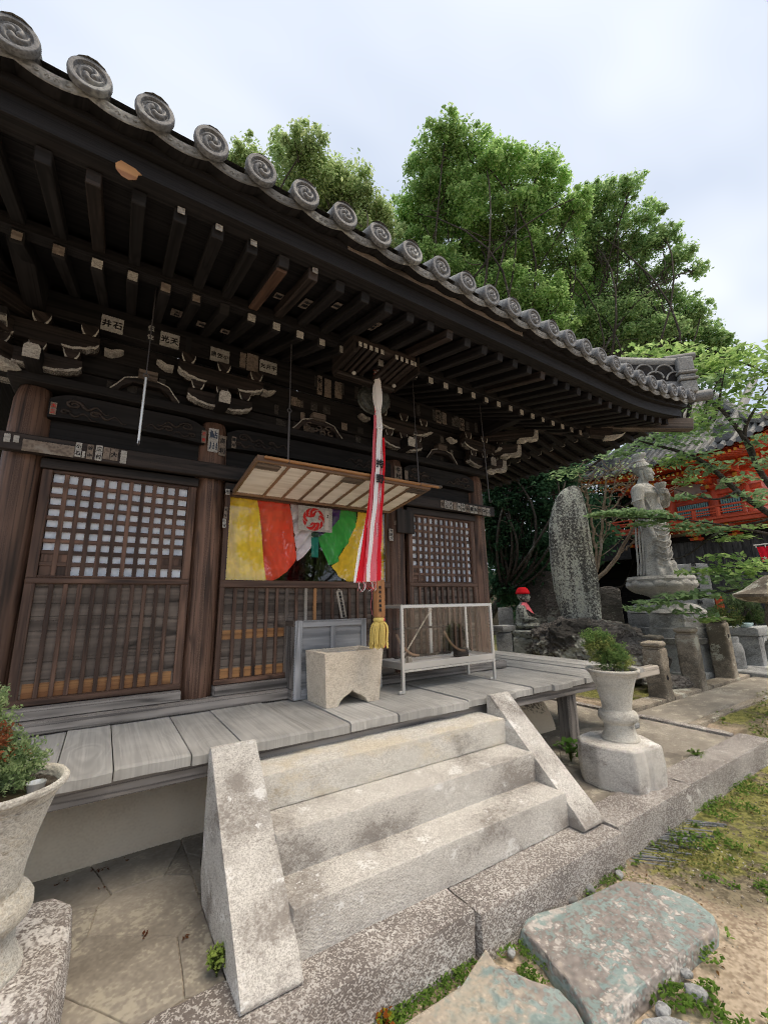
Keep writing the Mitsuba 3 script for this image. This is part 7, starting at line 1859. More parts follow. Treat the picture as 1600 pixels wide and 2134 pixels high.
def needle_plant(label, c, r, n, seed, colours, leaf=0.10, asp=0.10):
    t = thing('pine_tuft', label, 'pine', None)
    R = np.random.default_rng(seed)
    P0, N0 = [], []
    for k in range(n):
        d = R.normal(size=3); d[2] = abs(d[2]) * 1.1 + 0.2; d /= np.linalg.norm(d); b = np.array(c) + d * np.array(r) * R.uniform(0.25, 1)
        for q in range(16):
            e = d + 0.7 * R.normal(size=3); e /= np.linalg.norm(e); P0.append(b + e * leaf * 0.4); N0.append(np.cross(e, R.normal(size=3)))
    V, F, C = leaves(np.array(P0), np.array(N0), leaf, colours, seed, asp, 0.1)
    put(t, (V, F), 'leaf', False, C)
    for q in range(4):
        R2 = R.normal(size=2) * 0.4
        part(t, 'stem', tube(spline([(c[0], c[1], c[2] - r[2] * 0.4), (c[0] + R2[0] * r[0] * .5, c[1] + R2[1] * r[1] * .5, c[2]), (c[0] + R2[0] * r[0] * 1.5, c[1] + R2[1] * r[1], c[2] + r[2] * .7)], 8), 0.012, 5), 'bark', True)


needle_plant('dark pine tuft in the grey stone jar', (10.926,3.675,1.091), (0.36, 0.36, 0.42), 150, 3, [(0.05, 0.085, 0.03), (0.09, 0.14, 0.05), (0.14, 0.15, 0.06)], 0.13)
needle_plant('pine and evergreen twigs in the round vase', (12.399,3.602,1.082), (0.34, 0.34, 0.42), 120, 5, [(0.06, 0.11, 0.04), (0.12, 0.16, 0.07)], 0.12)
needle_plant('pine tuft standing between the jar and the vase, paler green', (12.109,3.673,1.407), (0.36, 0.36, 0.40), 110, 7, [(0.08, 0.13, 0.06), (0.14, 0.19, 0.10)], 0.13)
sr = thing('stone_lantern_roof', 'mossy stone lantern roof jutting in at the right edge', 'stone lantern')
lx_, ly_, lz_ = (7.528,1.892,1.707)
a_ = np.arange(6) * np.pi / 3
rg = lambda r, z: np.c_[lx_ + r * np.cos(a_), ly_ + r * np.sin(a_), 0 * a_ + z]
V, F = loft([rg(.10, lz_ - .12), rg(.36, lz_ - .07), rg(.46, lz_ - .02), rg(.47, lz_ + .02), rg(.34, lz_ + .08), rg(.2, lz_ + .19), rg(.08, lz_ + .26)])
m = trimesh.Trimesh(V, F).subdivide_to_size(0.05); v = np.array(m.vertices); v = v + 0.03 * (meshkit.fbm(v * 6, 3)[:, None] - 0.5)
put(sr, (v, m.faces), 'granite_post', 40)
part(sr, 'shaft', lathe([(0.16, 0.1), (0.13, 0.2), (0.12, lz_ - .5), (0.2, lz_ - .42), (0.22, lz_ - .34), (0.18, lz_ - .12)], 18, (lx_ + .1, ly_ - .02, 0)), 'granite_post', 40)


# ================================================================== RED GATE TOWER beyond the figures
gt = thing('red_gate_tower', 'two-storey vermilion temple gate with teal slatted windows, railed balcony and grey tiled roof', 'gate tower')
XF, YA, YB = 21.0, 5.5, 9.3                      # front plane (facing -x) and the two corner columns
def gbox(name, x0, x1, y0, y1, z0, z1, m, ax=None, c=0.01): return part(gt, name, bx(x0, x1, y0, y1, z0, z1, ax, c), m)
put(gt, bx(XF + 0.15, XF + 4, YA + .1, YB - .1, 4.3, 6.9), 'red_lacquer')
yb = -1.6
q = 0
while yb < 8.85:                                  # dark boarded ground floor
    w = 0.33 + 0.06 * math.sin(q * 1.9)
    gbox('wall_board', XF - 0.02 - 0.012 * (q % 2), XF + 0.03, yb, min(yb + w - 0.012, 8.9), 0.1, 4.05, 'board_grey', 2, 0.006); yb += w; q += 1
gbox('wall_beam', XF - 0.07, XF + 0.1, -1.6, 9.0, 4.06, 4.30, 'wood_black', 1)
gbox('inner_wall', XF + 0.04, XF + 0.2, -1.6, 8.9, 0.0, 4.3, 'wood_black')
gbox('plaster_panel', XF + 0.10, XF + 0.16, YA - 1, YB, 4.301, 4.75, 'white_wall')
gbox('plaster_panel', XF + 0.09, XF + 0.15, YA + .1, YB - .1, 6.06, 6.55, 'white_wall')
XBAL = 19.6
gbox('balcony_floor', XBAL, XF + 0.2, 4.35, 10.4, 4.66, 4.76, 'red_lacquer', 1)
gbox('balcony_beam', XBAL + 0.06, XBAL + 0.22, 4.45, 10.3, 4.50, 4.655, 'red_lacquer', 1)
gbox('balcony_beam', XBAL + 0.7, XBAL + 0.86, 4.45, 10.2, 4.38, 4.52, 'red_lacquer', 1)
for z in (4.90, 5.00, 5.14):
    gbox('rail', XBAL + 0.04, XBAL + 0.11, 4.3, 10.45, z, z + (0.07 if z > 5.1 else 0.045), 'red_lacquer', 1)
for y in np.linspace(4.5, 10.25, 8): gbox('baluster', XBAL + 0.02, XBAL + 0.13, y - 0.06, y + 0.06, 4.765, 5.13 if q else 5.13, 'red_lacquer', 2)
gbox('rail', XBAL, XF, 10.32, 10.39, 5.14, 5.21, 'red_lacquer', 0); gbox('rail', XBAL, XF, 10.32, 10.39, 4.92, 4.97, 'red_lacquer', 0)
R = np.random.default_rng(12)
for y in np.linspace(4.7, 10.0, 5):               # bracket arms under the balcony
    for (x0, z0, h, w) in ((XBAL + 0.25, 4.36, 0.13, 0.14), (XBAL + 0.6, 4.20, 0.14, 0.14), (XBAL + 0.95, 4.04, 0.14, 0.16)):
        gbox('bracket_arm', x0, XF + 0.1, y - w / 2, y + w / 2, z0, z0 + h, 'red_lacquer', 0)
        gbox('bracket_end', x0 - 0.012, x0 - 0.002, y - w / 2 + .005, y + w / 2 - .005, z0 + .005, z0 + h - .005, 'ochre_paint')
        gbox('bracket_arm', x0 + 0.02, x0 + 0.16, y - 0.24, y + 0.24, z0 - 0.0, z0 + h * 0.8, 'red_lacquer', 1)
for y in (YA, 6.62, YB, 8.25):
    v, f = lathe([(0.19, 4.76), (0.19, 6.6)], 20, (XF + 0.05, y, 0)); part(gt, 'column', (v, f), 'red_lacquer', 40)
gbox('lintel', XF - 0.02, XF + 0.12, YA - .3, YB + .3, 5.66, 5.80, 'red_lacquer', 1); gbox('lintel', XF - 0.10, XF + 0.12, YA - .5, YB + .5, 5.86, 6.06, 'red_lacquer', 1); gbox('lintel', XF - 0.04, XF + 0.12, YA, YB, 4.90, 5.04, 'red_lacquer', 1)
gbox('wall_panel', XF + .02, XF + .1, YA, YB, 4.76, 5.9, 'red_lacquer', 1)
for (a, b) in ((5.74, 6.40), (6.84, 8.02), (8.48, 9.06)):
    k = gbox('slatted_window', XF - 0.035, XF + 0.015, a, b, 5.05, 5.64, 'ink_blue')
    for y in np.arange(a + 0.05, b - 0.02, 0.082): part(k, 'slat', bx(XF - 0.075, XF - 0.036, y - 0.024, y + 0.024, 5.055, 5.635, 2), 'teal_paint')
# eaves, brackets and tiled roof
EX, EYA, EYB = 18.15, 3.7, 11.0
def elift(y): return 0.42 * np.clip((np.abs(np.asarray(y, float) - 7.35) - 2.0) / 1.65, 0, 1.1) ** 1.8
for y in np.linspace(EYA + .15, EYB - .15, 42):
    z = float(elift(y)); L = 2.9
    v, f, uv = bx(-0.05, 0.05, 0, L, -0.055, 0.055, 1)
    A = shift(EX + 0.14, y, 6.82 + z) @ rot((0, 0, 1), -90) @ rot((1, 0, 0), 10)
    k = part(gt, 'rafter', (v @ A[:3, :3].T + A[:3, 3], f, uv), 'red_lacquer')
    gbox('rafter_end', EX + 0.125, EX + 0.135, y - .045, y + .045, 6.77 + z, 6.87 + z, 'ochre_paint')
    gbox('rafter_end', EX + 1.0, EX + 1.01, y - .045, y + .045, 6.62 + z * .3, 6.72 + z * .3, 'ochre_paint')
for y in (YA, 6.62, 8.25, YB):
    for (x0, z0) in ((XF - 0.5, 6.10), (XF - 1.0, 6.28), (XF - 1.5, 6.46)):
        gbox('bracket_arm', x0, XF + 0.1, y - .08, y + .08, z0, z0 + .16, 'red_lacquer', 0); gbox('bracket_end', x0 - .012, x0 - .002, y - .075, y + .075, z0 + .005, z0 + .155, 'ochre_paint')
        gbox('bracket_arm', x0 + .05, x0 + .2, y - .26, y + .26, z0 + .02, z0 + .15, 'red_lacquer', 1)
for (x, z) in ((XF - 1.5, 6.66), (XF - 0.6, 6.60)): gbox('eave_beam', x, x + .16, EYA + .8, EYB - .8, z - .05, z + .1, 'red_lacquer', 1)


def groof(y, x): return 7.02 + 0.62 * (x - EX) + 0.02 * (x - EX) ** 2 + float(elift(y)) * max(0, 1 - (x - EX) / 3.0)
V, F = [], []
ny, nx = 40, 14
for j in range(nx):
    x = EX + 6.0 * j / (nx - 1); ins = max(0, (x - EX)) * 0.55
    for i in range(ny):
        y = EYA + ins + (EYB - EYA - 2 * ins) * i / (ny - 1); V.append((x, y, groof(y, x)))
for j in range(nx - 1):
    for i in range(ny - 1): a = j * ny + i; F += [[a, a + 1, a + ny + 1], [a, a + ny + 1, a + ny]]
RF = part(gt, 'roof', (np.array(V), np.array(F)), 'roof_tile_pale')
V2 = np.array(V); V2[:, 2] -= 0.10; part(gt, 'roof_underside', (V2, np.array(F)), 'red_lacquer')
Vs = np.array([(x, y, 6.90 + (x - EX) * math.tan(math.radians(10)) + float(elift(y)) * (1 - (x - EX) / 3)) for x in (EX + .1, EX + 3.0) for y in np.linspace(EYA, EYB, 30)])
k = np.arange(29)
part(gt, 'soffit_board', (Vs, np.vstack([np.stack([k, k + 1, k + 31], 1), np.stack([k, k + 31, k + 30], 1)])), 'red_lacquer')
gbox('upper_wall', XF + 0.15, XF + 4, YA - 1.2, YB + 1.2, 6.91, 8.9, 'red_lacquer')
for i, y in enumerate(np.arange(EYA + 0.1, EYB, 0.285)):
    m = min(y - EYA, EYB - y) / 0.55; xe = EX + min(6.0, max(0.3, m))
    xs = np.linspace(EX - 0.02, xe, 8)
    part(RF, 'cover_tile_row', tube([(x, y, groof(y, x) + 0.02) for x in xs], 0.085, 10, cap=False), 'roof_tile_pale', True)
    part(RF, 'eave_disc', tube([(EX - 0.06, y, groof(y, EX) + 0.01), (EX, y, groof(y, EX) + 0.01)], 0.105, 16), 'roof_tile')
for sgn, ye in ((1, EYA), (-1, EYB)):            # side slopes, descending ridges with end tiles
    V = [(EX, ye, groof(ye, EX)), (EX + 6, ye + sgn * 3.3, groof(ye, EX + 6)), (EX + 9, ye, groof(ye, EX)), (EX + 6.1, ye + sgn * 3.4, 11.4)]
    part(gt, 'side_roof', (np.array(V), np.array([[0, 1, 2], [1, 3, 2]])), 'roof_tile_pale')
    pts = np.array([(x, ye + sgn * (x - EX) * 0.55, groof(ye + sgn * (x - EX) * .55, x) + 0.2) for x in np.linspace(EX + 0.6, EX + 6, 9)])
    part(RF, 'hip_ridge', tube(pts, 0.19, 8), 'roof_tile_pale', 30)
for ye in (5.2, 9.5):
    pts = np.array([(x, ye, groof(ye, x) + 0.22) for x in np.linspace(EX + 0.55, EX + 6, 9)])
    part(RF, 'descending_ridge', tube(pts, 0.17, 8), 'roof_tile_pale', 30)
    part(RF, 'ridge_end_tile', (lambda m: move(m, shift(EX + 0.45, ye, groof(ye, EX + .45) + .30)))(block(-.12, .12, -.28, .28, -.3, .32, 0.06, 0.05, 0.06, 7)), 'roof_tile', 40)
    part(RF, 'ridge_end_tile', tube([(EX + 0.2, ye, groof(ye, EX + .45) + .72), (EX + .75, ye, groof(ye, EX + .45) + .66)], 0.11, 12), 'roof_tile_pale', 40)
gbox('main_ridge', EX + 5.9, EX + 6.4, 7.0, 7.7, 11.2, 11.8, 'roof_tile_pale')
gbox('back_wall', XF + 4.0, XF + 4.2, YA, YB, 0, 6.9, 'red_lacquer')
sh = thing('dark_lean_to', 'added dark boarded lean-to that blackens the shaded gap left of the red gate', 'shed')
put(sh, bx(24.4, 24.6, 8.95, 15.0, 0, 4.2), 'wood_black')  # added black shed, there to make the shaded gap dark
part(sh, 'side_wall', bx(19.0, 24.4, 14.9, 15.0, 0, 4.2), 'wood_black'); part(sh, 'side_wall', bx(21.2, 24.4, 8.93, 9.0, 0, 4.2), 'wood_black')
part(sh, 'roof', bx(18.2, 24.8, 8.9, 15.4, 4.2, 4.3), 'wood_black'); part(sh, 'front_board', bx(18.25, 18.3, 8.95, 15.3, 3.3, 4.19), 'wood_black')
# red extinguisher box, towel rack and red cloth by the dark wall
rb = thing('red_standing_box', 'narrow red box standing against the dark boarded wall behind the pine', 'red box')
c = (18.923,6.384,0.983); c2 = (18.94,6.325,1.583)
put(rb, bx(c[0] - .10, c[0] + .10, c[1] - .10, c[1] + .10, 0.0, c2[2] + .05, c=0.02), 'red_lacquer'); part(rb, 'cap', bx(c[0] - .12, c[0] + .12, c[1] - .12, c[1] + .12, c2[2] + .055, c2[2] + .12, c=0.02), 'red_lacquer')
rk = thing('red_banner', 'small red cloth banner with white marks hanging from a white rack at the right edge', 'banner')
c = (12.336,3.174,2.672); w_ = (0.228,-0.974)
Q = lambda s, z: (c[0] + w_[0] * s, c[1] + w_[1] * s, z)
put(rk, tube([Q(-.14, c[2] + .16), Q(.6, c[2] + .20)], 0.014, 8), 'white_wall', True)
for s in (-.10, .06, .2): part(rk, 'hook', tube([Q(s, c[2] + .165), Q(s, c[2] + .10)], 0.010, 6), 'white_wall', True)
part(rk, 'post', tube([Q(.6, c[2] + .2), Q(.6, 0)], 0.02, 8), 'white_wall', True)
n_ = 9; V = np.array([Q(-.09 + .26 * i / (n_ - 1) + 0.05 * j, c[2] + .12 - .34 * j) for j in (0, .25, .5, .75, 1) for i in range(n_)]); V[:, 0] += 0.015 * np.sin(np.tile(np.arange(n_), 5) * 1.9)
F = [t for j in range(4) for i in range(n_ - 1) for t in ([j * n_ + i, j * n_ + i + 1, (j + 1) * n_ + i + 1], [j * n_ + i, (j + 1) * n_ + i + 1, (j + 1) * n_ + i])]
part(rk, 'cloth', (V, np.array(F)), 'cloth', True, (0.62, 0.01, 0.03))
part(rk, 'lettering', move(lettering('大三', 0, 0, 0.10, 0, False, 1.1), shift(*(np.array(Q(.06, c[2] - .14)) - np.array([.03, .012, 0]))) @ rot((0, 0, 1), math.degrees(math.atan2(w_[1], w_[0])))), 'white_wall')

# ================================================================== HILL AND TREES
struct('hillside')
gx = np.linspace(-30, 70, 60); gy = np.linspace(12.5, 80, 50)
GX, GY = np.meshgrid(gx, gy, indexing='ij'); p = np.stack([GX, GY, 0 * GX], -1).reshape(-1, 3)
hz = np.clip((p[:, 1] - 13.5) * 0.42, -0.3, 9) * np.clip((45 - p[:, 0]) / 20, 0.1, 1) + 1.2 * (meshkit.fbm(p * 0.3, 4) - 0.5)
hz = np.where((p[:, 0] > 17) & (p[:, 0] < 26) & (p[:, 1] < 16), -0.4, hz)
i, j = np.meshgrid(np.arange(59), np.arange(49), indexing='ij'); k = (i * 50 + j).ravel(); qd = np.stack([k, k + 50, k + 51, k + 1], 1)
put('hillside', (np.c_[p[:, :2], hz], np.vstack([qd[:, [0, 1, 2]], qd[:, [0, 2, 3]]])), 'dirt_bank', True)


def crown(clumps, n, size, colours, seed, droop=0.25, sub=16, aspect=0.55):
    """leaves on the shells of many small clumps that make up each large one"""
    R = np.random.default_rng(seed)
    cl = np.array(clumps, float)
    C, Rad = [], []
    for (x, y, z, r) in cl:
        C.append((x, y, z)); Rad.append(r * 0.95)
        for k in range(sub):
            d = R.normal(size=3); d[2] = d[2] * 0.8 + 0.15; d /= np.linalg.norm(d)
            C.append(np.array([x, y, z]) + d * r * R.uniform(0.6, 1.25) * [1, 1, 0.9]); Rad.append(r * R.uniform(0.14, 0.36))
    C, Rad = np.array(C), np.array(Rad)
    w = Rad ** 2; w /= w.sum()
    i = R.choice(len(C), n, p=w)
    d = R.normal(size=(n, 3)); d /= np.linalg.norm(d, axis=1, keepdims=True)
    bump = 0.6 + 0.8 * meshkit.fbm(d * 2.2 + i[:, None] * 3.7, 3, seed)
    rad = Rad[i] * bump * (1 - 0.75 * R.uniform(0, 1, n) ** 1.6)
    p = C[i] + d * rad[:, None] * [1, 1, 0.8] + 0.16 * Rad[i][:, None] * R.normal(size=(n, 3))
    nrm = d * 0.7 + np.array([0, 0, 0.75]) + 0 * d
    V, F, c = leaves(p, nrm, size, colours, seed + 1, aspect, 0.55)
    tone = R.uniform(0.8, 1.2, len(C))[i]
    return V, F, c * np.repeat(tone, 4)[:, None], C, Rad


def tree(key, label, clumps, trunk, n, size, colours, seed, r0=0.2, bark='bark', group=None, sub=16, twigs=2):
    t = thing(key, label, 'tree', group)
    V, F, c, C, Rad = crown(clumps, n, size, colours, seed, sub=sub)
    put(t, (V, F), 'leaf', False, c)
    R = np.random.default_rng(seed + 5)
    b = np.array(trunk, float)
    cm = np.array(clumps)[:, :3].mean(0)
    top = b + (cm - b) * [0.8, 0.8, 0.55]
    part(t, 'trunk', tube(spline([b, b + (top - b) * [0.2, 0.2, 0.5], top], 12), np.linspace(r0, r0 * 0.5, 12), 10), bark, True)
    for (x, y, z, r) in clumps:
        e = np.array([x, y, z]); m = top + (e - top) * 0.5 + R.normal(size=3) * 0.15 * np.linalg.norm(e - top); m[2] -= 0.08 * np.linalg.norm(e - top)
        part(t, 'limb', tube(spline([top - (top - b) * R.uniform(0, .25), m, e], 10), np.linspace(r0 * 0.30, 0.02, 10), 7), bark, True)
        ms = []
        for k in range(twigs * 3):
            d = R.normal(size=3); d[2] = abs(d[2]); d /= np.linalg.norm(d); s = m + (e - m) * R.uniform(0.3, 1)
            ms.append(tube(spline([s, s + d * r * 0.5 + R.normal(size=3) * 0.06, s + d * r * 0.95], 6), np.linspace(0.022, 0.006, 6), 5))
        v, f, _ = join(*ms); labels[part(t, 'twigs', (v, f), bark, True)] = {'kind': 'stuff'}
    return t


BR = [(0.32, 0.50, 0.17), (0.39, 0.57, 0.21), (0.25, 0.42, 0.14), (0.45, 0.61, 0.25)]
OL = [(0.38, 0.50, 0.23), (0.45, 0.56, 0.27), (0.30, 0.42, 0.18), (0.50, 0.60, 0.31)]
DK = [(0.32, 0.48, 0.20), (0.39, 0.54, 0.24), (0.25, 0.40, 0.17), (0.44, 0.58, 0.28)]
MD = [(0.05, 0.115, 0.06), (0.075, 0.155, 0.08), (0.035, 0.085, 0.045)]  # dark leaf tones carry the shade behind the stone figures
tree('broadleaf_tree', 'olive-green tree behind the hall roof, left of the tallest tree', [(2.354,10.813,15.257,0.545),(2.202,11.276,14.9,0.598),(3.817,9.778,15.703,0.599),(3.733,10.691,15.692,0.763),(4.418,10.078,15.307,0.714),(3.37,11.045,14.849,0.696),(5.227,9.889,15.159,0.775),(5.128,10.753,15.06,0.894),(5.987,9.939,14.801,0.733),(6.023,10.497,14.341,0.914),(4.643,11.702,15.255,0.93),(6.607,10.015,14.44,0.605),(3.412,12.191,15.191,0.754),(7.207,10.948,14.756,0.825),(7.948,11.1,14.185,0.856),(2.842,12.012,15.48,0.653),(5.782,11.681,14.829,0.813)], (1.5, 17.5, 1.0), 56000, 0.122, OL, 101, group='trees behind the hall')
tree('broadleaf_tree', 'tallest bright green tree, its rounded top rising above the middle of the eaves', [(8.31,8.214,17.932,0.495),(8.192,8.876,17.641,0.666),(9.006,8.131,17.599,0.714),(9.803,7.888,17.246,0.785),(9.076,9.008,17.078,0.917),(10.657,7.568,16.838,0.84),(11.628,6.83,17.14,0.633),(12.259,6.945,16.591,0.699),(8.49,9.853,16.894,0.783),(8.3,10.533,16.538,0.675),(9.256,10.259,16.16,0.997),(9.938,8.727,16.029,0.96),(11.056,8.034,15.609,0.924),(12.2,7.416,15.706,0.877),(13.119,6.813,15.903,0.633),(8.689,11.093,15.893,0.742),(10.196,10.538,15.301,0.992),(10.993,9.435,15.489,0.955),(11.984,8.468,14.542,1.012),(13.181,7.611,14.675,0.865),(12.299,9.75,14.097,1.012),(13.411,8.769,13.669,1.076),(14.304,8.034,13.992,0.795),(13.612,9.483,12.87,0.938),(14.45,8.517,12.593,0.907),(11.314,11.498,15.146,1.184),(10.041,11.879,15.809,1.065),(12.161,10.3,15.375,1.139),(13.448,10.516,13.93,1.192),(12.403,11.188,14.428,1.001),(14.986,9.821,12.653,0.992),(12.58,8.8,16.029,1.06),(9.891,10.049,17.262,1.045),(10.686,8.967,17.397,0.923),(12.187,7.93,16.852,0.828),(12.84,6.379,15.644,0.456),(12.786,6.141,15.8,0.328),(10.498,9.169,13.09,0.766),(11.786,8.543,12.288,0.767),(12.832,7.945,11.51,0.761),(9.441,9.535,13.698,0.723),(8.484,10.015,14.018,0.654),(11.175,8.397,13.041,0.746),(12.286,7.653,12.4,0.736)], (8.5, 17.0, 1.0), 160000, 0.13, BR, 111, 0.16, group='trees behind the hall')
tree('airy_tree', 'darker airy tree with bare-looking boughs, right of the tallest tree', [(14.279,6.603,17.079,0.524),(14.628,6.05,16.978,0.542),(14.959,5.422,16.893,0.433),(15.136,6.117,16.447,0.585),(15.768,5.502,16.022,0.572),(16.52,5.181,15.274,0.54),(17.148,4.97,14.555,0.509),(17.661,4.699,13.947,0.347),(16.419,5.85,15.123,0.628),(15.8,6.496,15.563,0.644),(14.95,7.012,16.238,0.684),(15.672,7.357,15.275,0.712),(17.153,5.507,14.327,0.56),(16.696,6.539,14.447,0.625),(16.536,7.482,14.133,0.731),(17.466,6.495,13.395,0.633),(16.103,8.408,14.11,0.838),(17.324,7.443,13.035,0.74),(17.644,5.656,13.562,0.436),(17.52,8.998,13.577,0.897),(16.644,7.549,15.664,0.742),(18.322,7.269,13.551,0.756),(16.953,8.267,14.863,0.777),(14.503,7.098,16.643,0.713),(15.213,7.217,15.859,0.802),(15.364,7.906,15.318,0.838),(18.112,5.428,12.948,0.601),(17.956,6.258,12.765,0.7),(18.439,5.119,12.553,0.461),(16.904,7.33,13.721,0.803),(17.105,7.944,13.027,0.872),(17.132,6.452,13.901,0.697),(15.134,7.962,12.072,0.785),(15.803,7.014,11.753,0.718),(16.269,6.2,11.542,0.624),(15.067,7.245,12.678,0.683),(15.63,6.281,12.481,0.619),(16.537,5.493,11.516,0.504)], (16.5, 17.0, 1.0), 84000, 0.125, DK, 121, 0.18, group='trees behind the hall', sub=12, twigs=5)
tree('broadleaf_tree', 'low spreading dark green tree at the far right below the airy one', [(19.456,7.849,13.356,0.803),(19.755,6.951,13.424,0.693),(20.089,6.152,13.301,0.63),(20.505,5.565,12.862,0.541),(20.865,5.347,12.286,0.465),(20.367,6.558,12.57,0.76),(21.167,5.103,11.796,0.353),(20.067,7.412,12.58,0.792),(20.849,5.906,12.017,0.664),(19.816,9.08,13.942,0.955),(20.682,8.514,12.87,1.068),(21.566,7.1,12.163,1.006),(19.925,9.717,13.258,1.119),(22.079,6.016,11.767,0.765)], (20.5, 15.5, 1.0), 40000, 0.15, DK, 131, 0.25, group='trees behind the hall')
tree('maple_tree', 'dark maple hanging in layers between the hall corner and the tall monument', [(8.065,6.908,4.57,0.406),(8.312,6.575,4.647,0.423),(8.612,6.251,4.484,0.414),(8.245,6.88,4.085,0.476),(8.899,6.743,4.004,0.506),(9.161,6.456,3.788,0.449),(8.226,7.078,3.498,0.43),(8.776,6.956,3.211,0.48),(9.263,6.697,2.961,0.429),(8.448,7.421,2.811,0.415),(8.877,7.273,2.441,0.438),(8.677,7.54,2.019,0.415),(9.371,7.138,2.381,0.441),(7.884,6.846,5.16,0.429),(8.438,6.71,5.087,0.433),(8.897,6.48,5.033,0.48),(9.465,6.348,4.76,0.484),(9.377,6.23,5.237,0.433),(9.804,6.141,4.889,0.434),(7.793,7.077,4.891,0.41),(7.94,7.135,4.354,0.41),(7.927,7.341,3.765,0.412),(8.28,7.397,3.174,0.415),(7.906,7.042,5.353,0.413)], (8.6, 9.0, 0.0), 42000, 0.10, MD, 141, 0.12, sub=10)
tree('evergreen_bush', 'evergreen thicket left of the red gate, leaves coloured dark for the shade there', [(12.835,11.108,2.628,1.088),(13.605,10.117,2.944,1.232),(14.173,9.228,3.424,1.195),(14.585,8.499,3.716,0.994),(13.356,10.516,1.527,1.045),(14.158,9.409,1.852,1.006),(12.903,10.764,4.277,1.099),(14.152,8.826,4.989,1.024),(14.42,10.283,4.91,1.311),(15.426,8.634,5.09,0.699),(21.515,12.896,8.541,1.29),(21.879,11.902,9.16,1.126),(22.571,11.062,8.346,1.213),(23.081,10.422,7.585,1.063),(22.304,12.111,7.344,1.253),(22.921,11.215,6.683,1.089),(18.868,11.878,7.348,1.158),(23.91,11.846,5.822,1.005),(23.541,12.622,5.641,1.03),(24.276,11.155,5.605,0.881),(23.167,13.233,5.847,1.052),(23.833,11.698,6.613,1.005),(24.208,10.836,6.753,0.878),(14.02,11.379,7.612,1.015),(15.371,11.135,8.004,1.04)], (13.8, 13.5, 0.0), 26000, 0.20, MD, 151, 0.2)
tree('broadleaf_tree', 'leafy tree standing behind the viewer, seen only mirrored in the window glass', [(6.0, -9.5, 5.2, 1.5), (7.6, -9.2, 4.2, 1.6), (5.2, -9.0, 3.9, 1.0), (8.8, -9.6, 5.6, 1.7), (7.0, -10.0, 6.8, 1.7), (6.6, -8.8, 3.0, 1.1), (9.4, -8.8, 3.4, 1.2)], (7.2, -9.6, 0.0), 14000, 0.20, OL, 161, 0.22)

# bare shrub behind the tall monument
bs = thing('bare_shrub', 'pale branching shrub with few leaves between the monument and the statue', 'shrub')
main = [[(9.695,5.776,1.124,0.042),(9.775,5.644,2.235,0.038),(9.808,5.453,3.022,0.033),(9.783,5.292,3.695,0.033),(9.703,5.086,4.469,0.022)],[(9.766,5.672,2.066,0.048),(10,5.163,2.713,0.044),(10.094,4.823,3.297,0.037),(10.112,4.623,3.717,0.026),(10.109,4.427,4.129,0.015)],[(9.776,5.63,2.348,0.038),(9.731,5.56,3.148,0.033),(9.621,5.527,3.842,0.029),(9.529,5.487,4.303,0.022),(9.562,5.239,4.668,0.015)],[(9.799,5.342,3.471,0.026),(9.893,5.004,3.885,0.021),(9.962,4.722,4.18,0.017),(9.986,4.471,4.524,0.01)],[(9.752,5.578,2.918,0.022),(9.845,5.328,3.24,0.018),(9.91,5.121,3.502,0.014),(9.992,4.927,3.591,0.009)],[(10,5.163,2.713,0.025),(10.161,4.767,3.012,0.021),(10.303,4.395,3.192,0.012)],[(9.621,5.527,3.842,0.022),(9.491,5.549,4.313,0.018),(9.359,5.534,4.778,0.011)],[(9.783,5.292,3.695,0.02),(9.818,5.045,4.119,0.015),(9.777,4.868,4.6,0.01)],[(9.529,5.487,4.303,0.019),(9.649,5.122,4.589,0.014),(9.821,4.68,4.754,0.008)],[(10.098,4.796,3.35,0.019),(10.184,4.472,3.695,0.012),(10.274,4.121,3.967,0.008),(10.322,3.867,4.189,0.006)]]
R = np.random.default_rng(31)
for q, pl in enumerate(main):
    pl = np.array(pl); pts = spline(pl[:, :3], 16); pts += R.normal(size=pts.shape) * 0.018
    m = tube(pts, np.interp(np.linspace(0, 1, 16), np.linspace(0, 1, len(pl)), pl[:, 3]), 8)
    if q == 0: put(bs, m, 'bark_pale', True)
    else: part(bs, 'branch', m, 'bark_pale', True)
    ms = []
    for k in range(9):
        s = pts[R.integers(6, 16)]; d = R.normal(size=3); d[2] = abs(d[2]) * 0.7; d /= np.linalg.norm(d); L = R.uniform(0.25, 0.7)
        ms.append(tube(spline([s, s + d * L * .5 + R.normal(size=3) * .06, s + d * L + R.normal(size=3) * .1], 7), np.linspace(0.011, 0.004, 7), 5))
    v, f, _ = join(*ms); labels[part(bs, 'twigs', (v, f), 'bark_pale', True)] = {'kind': 'stuff'}
lp = np.vstack([np.array(a)[-1, :3] + R.normal(size=(40, 3)) * [.3, .3, .12] for a in main[2:]])
V, F, C = leaves(lp, np.tile([0, 0, 1.0], (len(lp), 1)), 0.07, DK, 9, 0.55, 0.5); part(bs, 'leaves', (V, F), 'leaf', False, C)

